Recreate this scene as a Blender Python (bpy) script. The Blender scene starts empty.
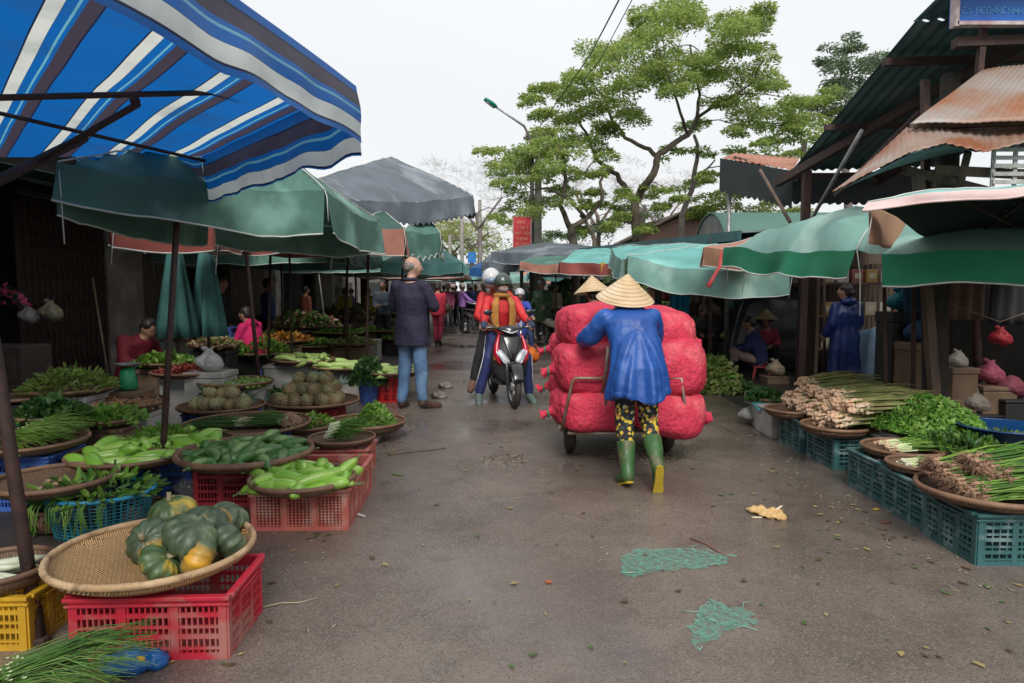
import bpy, bmesh, math, random
from mathutils import Vector, Matrix, noise, Euler
R_ = math.radians
rnd = random.Random(7)
scene = bpy.context.scene
COL = scene.collection
PITCH = R_(4.31); F = 683.0; HC = 1.4
cp, sp = math.cos(PITCH), math.sin(PITCH)

def ray(u, v):
    x = (u-512)/F; y = (341.5-v)/F
    return Vector((x, cp+y*sp, -sp+y*cp))
def G(u, v, z=0.0):
    d = ray(u, v); t = (z-HC)/d.z
    return Vector((d.x*t, d.y*t, z))
def P(u, v, Y):
    d = ray(u, v); t = Y/d.y
    return Vector((d.x*t, Y, HC+d.z*t))
def V(*a): return Vector(a)

# ---------------------------------------------------------------- materials
MATS = {}
def M(key, c1, c2=None, scale=6, rough=.6, bump=0, bscale=60, metal=0, spec=.5, transl=0, coat=0,
      c3=None, s3=2, lo=.4, hi=.62, stretch=None, r2=None, emit=0):
    if key in MATS: return MATS[key]
    m = bpy.data.materials.new(key); m.use_nodes = True
    nt = m.node_tree; N = nt.nodes; L = nt.links
    b = N['Principled BSDF']
    b.inputs['Roughness'].default_value = rough; b.inputs['Metallic'].default_value = metal
    b.inputs['Specular IOR Level'].default_value = spec
    b.inputs['Coat Weight'].default_value = coat
    tc = N.new('ShaderNodeTexCoord'); src = tc.outputs['Object']
    if stretch:
        mp = N.new('ShaderNodeMapping'); mp.inputs['Scale'].default_value = stretch
        L.new(src, mp.inputs[0]); src = mp.outputs[0]
    if c2 is None: c2 = tuple(x*.7 for x in c1)
    nz = N.new('ShaderNodeTexNoise'); nz.inputs['Scale'].default_value = scale; nz.inputs['Detail'].default_value = 5
    L.new(src, nz.inputs['Vector'])
    cr = N.new('ShaderNodeMapRange'); cr.inputs[1].default_value = lo-.08; cr.inputs[2].default_value = hi
    L.new(nz.outputs['Fac'], cr.inputs[0])
    mx = N.new('ShaderNodeMix'); mx.data_type = 'RGBA'
    mx.inputs[6].default_value = (*c1, 1); mx.inputs[7].default_value = (*c2, 1)
    L.new(cr.outputs[0], mx.inputs[0]); out = mx.outputs[2]
    if c3 is not None:
        n3 = N.new('ShaderNodeTexNoise'); n3.inputs['Scale'].default_value = s3; n3.inputs['Detail'].default_value = 6
        L.new(src, n3.inputs['Vector'])
        c = N.new('ShaderNodeMapRange'); c.inputs[1].default_value = .52; c.inputs[2].default_value = .66
        L.new(n3.outputs['Fac'], c.inputs[0])
        m3 = N.new('ShaderNodeMix'); m3.data_type = 'RGBA'; m3.inputs[7].default_value = (*c3, 1)
        L.new(out, m3.inputs[6]); L.new(c.outputs[0], m3.inputs[0]); out = m3.outputs[2]
    L.new(out, b.inputs['Base Color'])
    if r2 is not None:
        rr = N.new('ShaderNodeMapRange'); rr.inputs[1].default_value=.4; rr.inputs[2].default_value=.6
        rr.inputs[3].default_value = rough; rr.inputs[4].default_value = r2
        L.new(nz.outputs['Fac'], rr.inputs[0]); L.new(rr.outputs[0], b.inputs['Roughness'])
    if bump:
        n2 = N.new('ShaderNodeTexNoise'); n2.inputs['Scale'].default_value = bscale; n2.inputs['Detail'].default_value = 4
        L.new(src, n2.inputs['Vector'])
        bp = N.new('ShaderNodeBump'); bp.inputs['Strength'].default_value = bump; bp.inputs['Distance'].default_value = .01
        L.new(n2.outputs['Fac'], bp.inputs['Height']); L.new(bp.outputs[0], b.inputs['Normal'])
    if transl:
        t = N.new('ShaderNodeBsdfTranslucent'); L.new(out, t.inputs[0])
        ms = N.new('ShaderNodeMixShader'); ms.inputs[0].default_value = transl
        L.new(b.outputs[0], ms.inputs[1]); L.new(t.outputs[0], ms.inputs[2])
        L.new(ms.outputs[0], N['Material Output'].inputs[0])
    if emit:
        b.inputs['Emission Color'].default_value = (*c1, 1); b.inputs['Emission Strength'].default_value = emit
    MATS[key] = m
    return m

# ---------------------------------------------------------------- mesh builder
def frame(d, up=None):
    d = d.normalized()
    up = up or (V(0,0,1) if abs(d.z) < .95 else V(0,1,0))
    x = d.cross(up).normalized(); y = x.cross(d).normalized()
    return x, y, d
class MB:
    def __init__(s): s.v = []; s.f = []
    def add(s, vs, fs):
        o = len(s.v); s.v += [tuple(p) for p in vs]; s.f += [tuple(i+o for i in f) for f in fs]; return s
    def box(s, c, sz, rz=0, rot=None):
        h = [x/2 for x in sz]; c = Vector(c)
        Mx = rot if rot is not None else Matrix.Rotation(rz, 3, 'Z')
        vs = [c + Mx @ V(i*h[0], j*h[1], k*h[2]) for i in (-1,1) for j in (-1,1) for k in (-1,1)]
        return s.add(vs, [(0,1,3,2),(4,6,7,5),(0,4,5,1),(2,3,7,6),(0,2,6,4),(1,5,7,3)])
    def bar(s, a, b, w, h=None, up=None):
        a = Vector(a); b = Vector(b); x, y, d = frame(b-a, up); h = h or w
        vs = [p + x*i*w/2 + y*j*h/2 for p in (a, b) for i, j in ((-1,-1),(1,-1),(1,1),(-1,1))]
        return s.add(vs, [(3,2,1,0),(4,5,6,7),(0,1,5,4),(1,2,6,5),(2,3,7,6),(3,0,4,7)])
    def tube(s, pts, rs, n=8, cap=True, flat=1.0):
        pts = [Vector(p) for p in pts]
        if not hasattr(rs, '__len__'): rs = [rs]*len(pts)
        vs = []; fs = []; px = None
        for i, p in enumerate(pts):
            d = pts[min(i+1, len(pts)-1)] - pts[max(i-1, 0)]
            if d.length < 1e-9: d = V(0,0,1)
            d.normalize()
            if px is None: x = frame(d)[0]; y = d.cross(x)
            else:
                x = (px - d*px.dot(d))
                x = x.normalized() if x.length > 1e-6 else frame(d)[0]
                y = d.cross(x)
            px = x
            for k in range(n):
                a = 2*math.pi*k/n
                vs.append(p + (x*math.cos(a) + y*math.sin(a)*flat)*rs[i])
        for i in range(len(pts)-1):
            for k in range(n):
                k2 = (k+1) % n
                fs.append((i*n+k, i*n+k2, (i+1)*n+k2, (i+1)*n+k))
        if cap:
            fs.append(tuple(reversed(range(n)))); fs.append(tuple((len(pts)-1)*n+k for k in range(n)))
        return s.add(vs, fs)
    def ell(s, c, r, n=12, m=8, rot=None):
        c = Vector(c)
        if not hasattr(r, '__len__'): r = (r, r, r)
        rot = rot if rot is not None else Matrix.Identity(3)
        vs = [c + rot @ V(0,0,-r[2])]; fs = []
        for i in range(1, m):
            ph = math.pi*i/m - math.pi/2
            for k in range(n):
                a = 2*math.pi*k/n
                vs.append(c + rot @ V(r[0]*math.cos(ph)*math.cos(a), r[1]*math.cos(ph)*math.sin(a), r[2]*math.sin(ph)))
        vs.append(c + rot @ V(0,0,r[2])); T = len(vs)-1
        for k in range(n): fs.append((0, 1+(k+1) % n, 1+k))
        for i in range(m-2):
            for k in range(n):
                a = 1+i*n; b = a+n; k2 = (k+1) % n
                fs.append((a+k, a+k2, b+k2, b+k))
        for k in range(n): fs.append((T, T-n+k, T-n+(k+1) % n))
        return s.add(vs, fs)
    def cap2(s, a, b, ra, rb, n=10):       # round-ended tapered limb (for fusing)
        a = Vector(a); b = Vector(b); s.ell(a, ra, n, 6); s.ell(b, rb, n, 6)
        if (b-a).length > 1e-4: s.tube([a, b], [ra, rb], n)
        return s
    def lathe(s, prof, c=(0,0,0), n=24, rot=None, close=False, wob=0):
        c = Vector(c); vs = []; fs = []
        rot = rot if rot is not None else Matrix.Identity(3)
        for r, z in prof:
            for k in range(n):
                a = 2*math.pi*k/n
                w = 1+wob*noise.noise(V(math.cos(a)*1.3, math.sin(a)*1.3, z*3))
                vs.append(c + rot @ V(r*w*math.cos(a), r*w*math.sin(a), z))
        for i in range(len(prof)-1):
            for k in range(n):
                k2 = (k+1) % n
                fs.append((i*n+k, i*n+k2, (i+1)*n+k2, (i+1)*n+k))
        if close:
            fs.append(tuple(reversed(range(n)))); fs.append(tuple((len(prof)-1)*n+k for k in range(n)))
        return s.add(vs, fs)
    def torus(s, c, R, r, n=32, m=8, rot=None, zs=1.0, wob=0):
        c = Vector(c); vs = []; fs = []
        rot = rot if rot is not None else Matrix.Identity(3)
        for i in range(n):
            a = 2*math.pi*i/n
            RR = R*(1+wob*noise.noise(V(math.cos(a)*1.3, math.sin(a)*1.3, 0)))
            for k in range(m):
                b = 2*math.pi*k/m
                vs.append(c + rot @ V((RR+r*math.cos(b))*math.cos(a), (RR+r*math.cos(b))*math.sin(a), r*zs*math.sin(b)))
        for i in range(n):
            for k in range(m):
                i2 = (i+1) % n; k2 = (k+1) % m
                fs.append((i*m+k, i2*m+k, i2*m+k2, i*m+k2))
        return s.add(vs, fs)
    def grid(s, fn, nu, nv):
        vs = [fn(i/nu, j/nv) for j in range(nv+1) for i in range(nu+1)]
        fs = [(j*(nu+1)+i, j*(nu+1)+i+1, (j+1)*(nu+1)+i+1, (j+1)*(nu+1)+i) for j in range(nv) for i in range(nu)]
        return s.add(vs, fs)
    def loft(s, rings, n=16, cap=True):
        # rings: (centre, xaxis*rx, yaxis*ry) plus optional fold fn
        vs = []; fs = []
        for rg in rings:
            c, X, Y = rg[:3]; fold = rg[3] if len(rg) > 3 else None
            for k in range(n):
                a = 2*math.pi*k/n; w = fold(a) if fold else 1
                vs.append(Vector(c) + (Vector(X)*math.cos(a) + Vector(Y)*math.sin(a))*w)
        for i in range(len(rings)-1):
            for k in range(n):
                k2 = (k+1) % n
                fs.append((i*n+k, i*n+k2, (i+1)*n+k2, (i+1)*n+k))
        if cap:
            fs.append(tuple(reversed(range(n)))); fs.append(tuple((len(rings)-1)*n+k for k in range(n)))
        return s.add(vs, fs)
    def prism(s, pts, thick, axis='z'):      # flat outline of 3D points, thickened along a vector
        n = len(pts); t = Vector(thick)
        vs = [Vector(p) for p in pts] + [Vector(p)+t for p in pts]
        fs = [tuple(reversed(range(n))), tuple(range(n, 2*n))] + [(i, (i+1) % n, n+(i+1) % n, n+i) for i in range(n)]
        return s.add(vs, fs)
    def mesh(s, name):
        me = bpy.data.meshes.new(name); me.from_pydata(s.v, [], s.f); me.update(); return me
    def build(s, name, mat, parent=None, smooth=True, loc=None, rz=0, label=None, solid=0, bevel=0, sub=0):
        me = s.mesh(name); return link(name, me, mat, parent, smooth, loc, rz, label, solid, bevel, sub)

def link(name, me, mat, parent=None, smooth=True, loc=None, rz=0, label=None, solid=0, bevel=0, sub=0):
    if smooth:
        me.polygons.foreach_set('use_smooth', [True]*len(me.polygons))
    for m in (mat if isinstance(mat, (list, tuple)) else [mat]): me.materials.append(m)
    o = bpy.data.objects.new(name, me); COL.objects.link(o)
    if parent is not None: o.parent = parent
    if loc is not None: o.location = loc
    if rz: o.rotation_euler.z = rz
    if label: o['label'] = label
    if bevel:
        b = o.modifiers.new('b', 'BEVEL'); b.width = bevel; b.segments = 2; b.limit_method = 'ANGLE'
    if solid:
        b = o.modifiers.new('s', 'SOLIDIFY'); b.thickness = solid; b.offset = 0
    if sub:
        b = o.modifiers.new('u', 'SUBSURF'); b.levels = sub; b.render_levels = sub
    return o
def tag(o, label, cat, group=None, kind=None):
    if label: o['label'] = label
    if cat: o['category'] = cat
    if group: o['group'] = group
    if kind: o['kind'] = kind
    return o
def root(name, label, cat, loc=(0,0,0), rz=0, group=None):
    o = bpy.data.objects.new(name, None); COL.objects.link(o); o.location = loc; o.rotation_euler.z = rz
    o.empty_display_size = .05
    return tag(o, label, cat, group)
def dup(o, loc, rot=None, label=None, scale=None, group=None, mat=None):
    c = o.copy(); COL.objects.link(c); c.location = loc
    if rot is not None: c.rotation_euler = rot
    if scale is not None: c.scale = scale if hasattr(scale, '__len__') else (scale,)*3
    if label: c['label'] = label
    if group: c['group'] = group
    for ch in list(o.children):
        d = ch.copy(); COL.objects.link(d); d.parent = c
        for g in list(ch.children):
            e = g.copy(); COL.objects.link(e); e.parent = d
    return c
def swap(o, mat):                          # give a copied object its own material slot
    me = o.data.copy(); o.data = me; me.materials.clear(); me.materials.append(mat)
def fuse(mb, voxel=.015, smooth=4, disp=0, dscale=6, ridged=None, extra=None):
    me = mb.mesh('tmp'); o = bpy.data.objects.new('tmp', me); COL.objects.link(o)
    r = o.modifiers.new('r', 'REMESH'); r.mode = 'VOXEL'; r.voxel_size = voxel
    if smooth:
        q = o.modifiers.new('q', 'SMOOTH'); q.iterations = smooth; q.factor = .5
    dg = bpy.context.evaluated_depsgraph_get()
    out = bpy.data.meshes.new_from_object(o.evaluated_get(dg))
    bpy.data.objects.remove(o); bpy.data.meshes.remove(me)
    if disp:
        ns = [v.normal.copy() for v in out.vertices]
        for v, nn in zip(out.vertices, ns):
            p = v.co
            k = noise.noise(V(p.x*dscale, p.y*dscale, p.z*dscale*.55)) + .5*(abs(noise.noise(p*dscale*2.1+V(3,3,3)))-.25)
            v.co = p + nn*k*disp
    if extra is not None:
        bm = bmesh.new(); bm.from_mesh(out)
        e = extra.mesh('e'); bm.from_mesh(e); bm.to_mesh(out); bm.free(); bpy.data.meshes.remove(e)
    out.update()
    return out
# ================================================================= camera, world, light
cam = bpy.data.cameras.new('camera'); co = bpy.data.objects.new('camera', cam); COL.objects.link(co)
cam.sensor_width = 36; cam.lens = 36*F/1024; cam.clip_end = 3000; cam.clip_start = .05
co.location = (0,0,HC); co.rotation_euler = (math.pi/2-PITCH, 0, 0); scene.camera = co
cam.dof.use_dof = True; cam.dof.focus_distance = 4.6; cam.dof.aperture_fstop = 9.0
W = bpy.data.worlds.new('World'); scene.world = W; W.use_nodes = True
nt = W.node_tree; N = nt.nodes; L = nt.links; bg = N['Background']
sky = N.new('ShaderNodeTexSky'); sky.sky_type = 'NISHITA'; sky.sun_disc = False
SUN_EL, SUN_AZ = R_(43), R_(178)
sky.sun_elevation = SUN_EL; sky.sun_rotation = SUN_AZ; sky.dust_density = 6; sky.air_density = 1.2
bw = N.new('ShaderNodeRGBToBW'); L.new(sky.outputs[0], bw.inputs[0])
# overcast: cloud cover whitens the clear-sky colour and evens it out
tcw = N.new('ShaderNodeTexCoord'); nzw = N.new('ShaderNodeTexNoise'); nzw.inputs['Scale'].default_value = 1.6
nzw.inputs['Detail'].default_value = 3; L.new(tcw.outputs['Generated'], nzw.inputs['Vector'])
mrw = N.new('ShaderNodeMapRange'); mrw.inputs[1].default_value=.3; mrw.inputs[2].default_value=.7
mrw.inputs[3].default_value = .93; mrw.inputs[4].default_value = 1.04; L.new(nzw.outputs['Fac'], mrw.inputs[0])
cl = N.new('ShaderNodeMix'); cl.data_type='RGBA'; cl.inputs[0].default_value = .94
cl.inputs[7].default_value = (8.1, 8.25, 8.4, 1)
L.new(sky.outputs[0], cl.inputs[6])
ml = N.new('ShaderNodeVectorMath'); ml.operation='SCALE'; L.new(cl.outputs[2], ml.inputs[0]); L.new(mrw.outputs[0], ml.inputs['Scale'])
L.new(ml.outputs[0], bg.inputs[0]); bg.inputs[1].default_value = .059
sl = bpy.data.lights.new('sun', 'SUN'); sl.energy = 1.5; sl.angle = R_(25); sl.color = (1,.97,.93)
so = bpy.data.objects.new('sun', sl); COL.objects.link(so); so.rotation_euler = (math.pi/2-SUN_EL, 0, math.pi-SUN_AZ)
vs = scene.view_settings; vs.view_transform = 'Standard'; vs.look = 'None'; vs.gamma = 1; vs.exposure = 1.0
scene.cycles.use_denoising = True; scene.cycles.max_bounces = 6; scene.cycles.transparent_max_bounces = 8

# ================================================================= materials
def mat_asphalt():
    m = bpy.data.materials.new('wet_asphalt'); m.use_nodes = True; nt = m.node_tree; N = nt.nodes; L = nt.links; b = N['Principled BSDF']
    tc = N.new('ShaderNodeTexCoord'); ob = tc.outputs['Object']
    def nz(s, d=4, r=.5):
        n = N.new('ShaderNodeTexNoise'); n.inputs['Scale'].default_value = s; n.inputs['Detail'].default_value = d
        n.inputs['Roughness'].default_value = r; L.new(ob, n.inputs['Vector']); return n.outputs['Fac']
    def mr(x, a, b_, c, d):
        n = N.new('ShaderNodeMapRange'); L.new(x, n.inputs[0])
        for i, q in enumerate((a, b_, c, d)): n.inputs[i+1].default_value = q
        return n.outputs[0]
    def mix(f, a, c):
        n = N.new('ShaderNodeMix'); n.data_type='RGBA'; L.new(f, n.inputs[0])
        if isinstance(a, tuple): n.inputs[6].default_value = (*a,1)
        else: L.new(a, n.inputs[6])
        if isinstance(c, tuple): n.inputs[7].default_value = (*c,1)
        else: L.new(c, n.inputs[7])
        return n.outputs[2]
    big = nz(.9, 6, .6); mid = nz(5, 5, .6)
    vor = N.new('ShaderNodeTexVoronoi'); vor.inputs['Scale'].default_value = 170; L.new(ob, vor.inputs['Vector'])
    sep = N.new('ShaderNodeSeparateColor'); L.new(vor.outputs['Color'], sep.inputs[0])
    c = mix(mr(big, .38, .62, 0, 1), (.195,.156,.128), (.125,.098,.080))
    c = mix(mr(mid, .5, .75, 0, .5), c, (.07,.055,.044))
    c = mix(mr(sep.outputs[0], .7, 1, 0, .75), c, (.25,.22,.195))
    c = mix(mr(sep.outputs[1], .75, 1, 0, .6), c, (.035,.03,.026))
    crk = N.new('ShaderNodeTexVoronoi'); crk.feature='DISTANCE_TO_EDGE'; crk.inputs['Scale'].default_value=.55; wv = N.new('ShaderNodeVectorMath'); wv.operation='ADD'; nw = N.new('ShaderNodeTexNoise'); nw.inputs['Scale'].default_value=2.5; nw.inputs['Detail'].default_value=6; L.new(ob, nw.inputs['Vector']); L.new(ob, wv.inputs[0]); L.new(nw.outputs['Color'], wv.inputs[1]); L.new(wv.outputs[0], crk.inputs['Vector'])
    c = mix(mr(crk.outputs['Distance'], .003, .007, .15, 0), c, (.03,.025,.02))
    c = mix(mr(nz(1.7,7,.7), .55, .68, 0, .45), c, (.075,.055,.042))
    pud = nz(.55, 5, .55)
    c = mix(mr(pud, .48, .60, 0, .38), c, (.055,.043,.036))
    L.new(c, b.inputs['Base Color'])
    wet = mr(pud, .46, .60, 1, 0)            # 1 = drier
    rg = N.new('ShaderNodeMapRange'); L.new(wet, rg.inputs[0]); rg.inputs[3].default_value = .08; rg.inputs[4].default_value = .24
    L.new(rg.outputs[0], b.inputs['Roughness'])
    bp = N.new('ShaderNodeBump'); bp.inputs['Distance'].default_value = .004
    bs = N.new('ShaderNodeMapRange'); L.new(wet, bs.inputs[0]); bs.inputs[3].default_value = .10; bs.inputs[4].default_value = .55
    L.new(bs.outputs[0], bp.inputs['Strength']); L.new(vor.outputs['Distance'], bp.inputs['Height'])
    bp2 = N.new('ShaderNodeBump'); bp2.inputs['Strength'].default_value=.12; bp2.inputs['Distance'].default_value=.03
    L.new(mid, bp2.inputs['Height']); L.new(bp.outputs[0], bp2.inputs['Normal']); L.new(bp2.outputs[0], b.inputs['Normal'])
    return m
def mat_weave(key, c1, c2, s=55, swirl=False):
    if key in MATS: return MATS[key]
    m = bpy.data.materials.new(key); m.use_nodes = True; nt = m.node_tree; N = nt.nodes; L = nt.links; b = N['Principled BSDF']
    tc = N.new('ShaderNodeTexCoord'); mp = N.new('ShaderNodeMapping'); mp.inputs['Rotation'].default_value=(0,0,R_(38)); L.new(tc.outputs['Object'], mp.inputs[0])
    br = N.new('ShaderNodeTexBrick'); br.inputs['Scale'].default_value = s*.5; br.inputs['Color1'].default_value=(*c1,1)
    br.inputs['Color2'].default_value=(*[x*.75 for x in c1],1); br.inputs['Mortar'].default_value=(*c2,1)
    br.inputs['Mortar Size'].default_value=.06; br.inputs['Brick Width'].default_value=1.1; br.inputs['Row Height'].default_value=.25
    L.new(mp.outputs[0], br.inputs[0])
    nz = N.new('ShaderNodeTexNoise'); nz.inputs['Scale'].default_value = 7; nz.inputs['Detail'].default_value=6; L.new(tc.outputs['Object'], nz.inputs['Vector'])
    mr = N.new('ShaderNodeMapRange'); mr.inputs[1].default_value=.42; mr.inputs[2].default_value=.68; mr.inputs[4].default_value=.75; L.new(nz.outputs['Fac'], mr.inputs[0])
    mx = N.new('ShaderNodeMix'); mx.data_type='RGBA'; L.new(mr.outputs[0], mx.inputs[0]); L.new(br.outputs[0], mx.inputs[6]); mx.inputs[7].default_value=(*[x*.45 for x in c1],1)
    L.new(mx.outputs[2], b.inputs['Base Color']); b.inputs['Roughness'].default_value=.62
    bp = N.new('ShaderNodeBump'); bp.inputs['Strength'].default_value=.8; bp.inputs['Distance'].default_value=.004; bp.invert=True
    L.new(br.outputs['Fac'], bp.inputs['Height']); L.new(bp.outputs[0], b.inputs['Normal'])
    MATS[key] = m; return m
def mat_stripes():
    m = bpy.data.materials.new('striped_tarpaulin'); m.use_nodes = True; nt = m.node_tree; N = nt.nodes; L = nt.links; b = N['Principled BSDF']
    at = N.new('ShaderNodeAttribute'); at.attribute_name = 'stripe'
    md = N.new('ShaderNodeMath'); md.operation='FRACT'; L.new(at.outputs['Fac'], md.inputs[0])
    cr = N.new('ShaderNodeValToRGB'); cr.color_ramp.interpolation='CONSTANT'; L.new(md.outputs[0], cr.inputs[0])
    blue=(.008,.16,.55); navy=(.012,.018,.06); cream=(.84,.88,.82); cyan=(.20,.55,.72); maroon=(.075,.06,.09)
    el = cr.color_ramp.elements; st = [(0,blue),(.34,navy),(.36,cream),(.51,navy),(.515,blue),(.61,cyan),(.64,blue),(.68,maroon),(.83,navy),(.85,blue)]
    el[0].position=0; el[0].color=(*blue,1); el[1].position=.34; el[1].color=(*navy,1)
    for p_, c_ in st[2:]:
        e = el.new(p_); e.color=(*c_,1)
    nz = N.new('ShaderNodeTexNoise'); nz.inputs['Scale'].default_value=3; nz.inputs['Detail'].default_value=6
    tc = N.new('ShaderNodeTexCoord'); L.new(tc.outputs['Object'], nz.inputs['Vector'])
    mr = N.new('ShaderNodeMapRange'); mr.inputs[1].default_value=.5; mr.inputs[2].default_value=.8; mr.inputs[4].default_value=.45; L.new(nz.outputs['Fac'], mr.inputs[0])
    mx = N.new('ShaderNodeMix'); mx.data_type='RGBA'; L.new(mr.outputs[0], mx.inputs[0]); L.new(cr.outputs[0], mx.inputs[6]); mx.inputs[7].default_value=(.04,.06,.10,1)
    L.new(mx.outputs[2], b.inputs['Base Color']); b.inputs['Roughness'].default_value=.38
    bp = N.new('ShaderNodeBump'); bp.inputs['Strength'].default_value=.5; bp.inputs['Distance'].default_value=.03; L.new(nz.outputs['Fac'], bp.inputs['Height']); L.new(bp.outputs[0], b.inputs['Normal'])
    t = N.new('ShaderNodeBsdfTranslucent'); L.new(mx.outputs[2], t.inputs[0]); ms = N.new('ShaderNodeMixShader'); ms.inputs[0].default_value=.45
    L.new(b.outputs[0], ms.inputs[1]); L.new(t.outputs[0], ms.inputs[2]); L.new(ms.outputs[0], N['Material Output'].inputs[0])
    return m
asphalt = mat_asphalt()
# ================================================================= ground
g = MB(); g.grid(lambda a, b: V(-2.05+a*4.8+.12*noise.noise(V(b*40,a,0))*(1 if a in (0,1) else 0), -4+b*84, 0.004), 8, 60)
tag(g.build('road', asphalt, smooth=False), 'wet brown grey asphalt street running between the stalls', 'road', kind='structure')
g = MB(); g.grid(lambda a, b: V(-400+a*800, -100+b*1400, 0), 10, 10)
tag(g.build('ground', M('earth', (.055,.045,.036), (.03,.025,.021), 2, .55, .5, 30), smooth=False), 'dark damp earth under the stalls and beyond', 'ground', kind='structure')
# ================================================================= canopies
def cloth(key, c, tr=.25, c2=None, c3=None, rough=.7):
    return M(key, c, c2 or tuple(x*.72 for x in c), 2.2, rough, .7, 6, transl=tr, c3=c3, s3=1.7)
GREEN = cloth('green_canvas', (.075,.185,.145), .06, c3=(.17,.33,.27))
BRIGHT = cloth('bright_green_canvas', (.02,.30,.15), .35)
TEAL = cloth('teal_canvas', (.15,.43,.40), .05, c3=(.24,.52,.48))
TEALG = cloth('grey_teal_canvas', (.19,.37,.32), .05, c3=(.33,.50,.44))
SLATE = cloth('slate_blue_canvas', (.14,.17,.20), .12, c3=(.24,.27,.30))
REDC = cloth('dull_red_canvas', (.30,.075,.06), .1)
PINKC = cloth('faded_pink_canvas', (.60,.27,.20), .25)
BROWNC = cloth('tan_sacking', (.42,.23,.14), .2)
DARKG = cloth('dark_green_canvas', (.03,.10,.08), .08)
HEM = M('pale_hem', (.55,.58,.54), (.42,.45,.42), 8, .8)
HEMP = M('pink_white_hem', (.72,.60,.58), (.6,.42,.4), 4, .7)
RUST = M('rusty_steel', (.075,.035,.026), (.035,.022,.02), 14, .75, .3, 60)
STEEL = M('dull_steel', (.30,.31,.31), (.18,.17,.16), 10, .45, .1, 60, metal=.6)
BAMB = M('weathered_bamboo', (.33,.26,.17), (.18,.13,.08), 9, .7, .2, 60)
WOOD = M('weathered_wood', (.16,.105,.07), (.08,.055,.04), 7, .8, .5, 40, stretch=(1,1,.2))

def shade_backface():
    m = cloth('opaque_teal_canvas', (.15,.43,.40), .0, c3=(.24,.52,.48)).copy(); m.name='teal_canvas_shaded_under'; nt=m.node_tree; b=nt.nodes['Principled BSDF']; l=b.inputs['Base Color'].links[0].from_socket
    g_=nt.nodes.new('ShaderNodeNewGeometry'); x=nt.nodes.new('ShaderNodeMix'); x.data_type='RGBA'; nt.links.new(g_.outputs['Backfacing'],x.inputs[0]); nt.links.new(l,x.inputs[6]); x.inputs[7].default_value=(.008,.02,.018,1); nt.links.new(x.outputs[2],b.inputs['Base Color']); return m  # back faces near black: shade under the umbrella put into the colour
TEALSHADE = shade_backface()
def post(name, label, a, b, r, mat, cat='pole', group=None):
    a = Vector(a); b = Vector(b)
    o = root(name, label, cat, a, group=group)
    m = MB(); m.tube([V(0,0,0), (b-a)*.5+V(.006,0,0), b-a], [r, r*.97, r*.93], 10); m.build('shaft', mat, o)
    m = MB(); m.lathe([(r*1.25,-.0),(r*1.3,.03),(r*1.02,.035)], n=10, close=True); m.build('foot_collar', mat, o, smooth=False)
    return o
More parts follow.
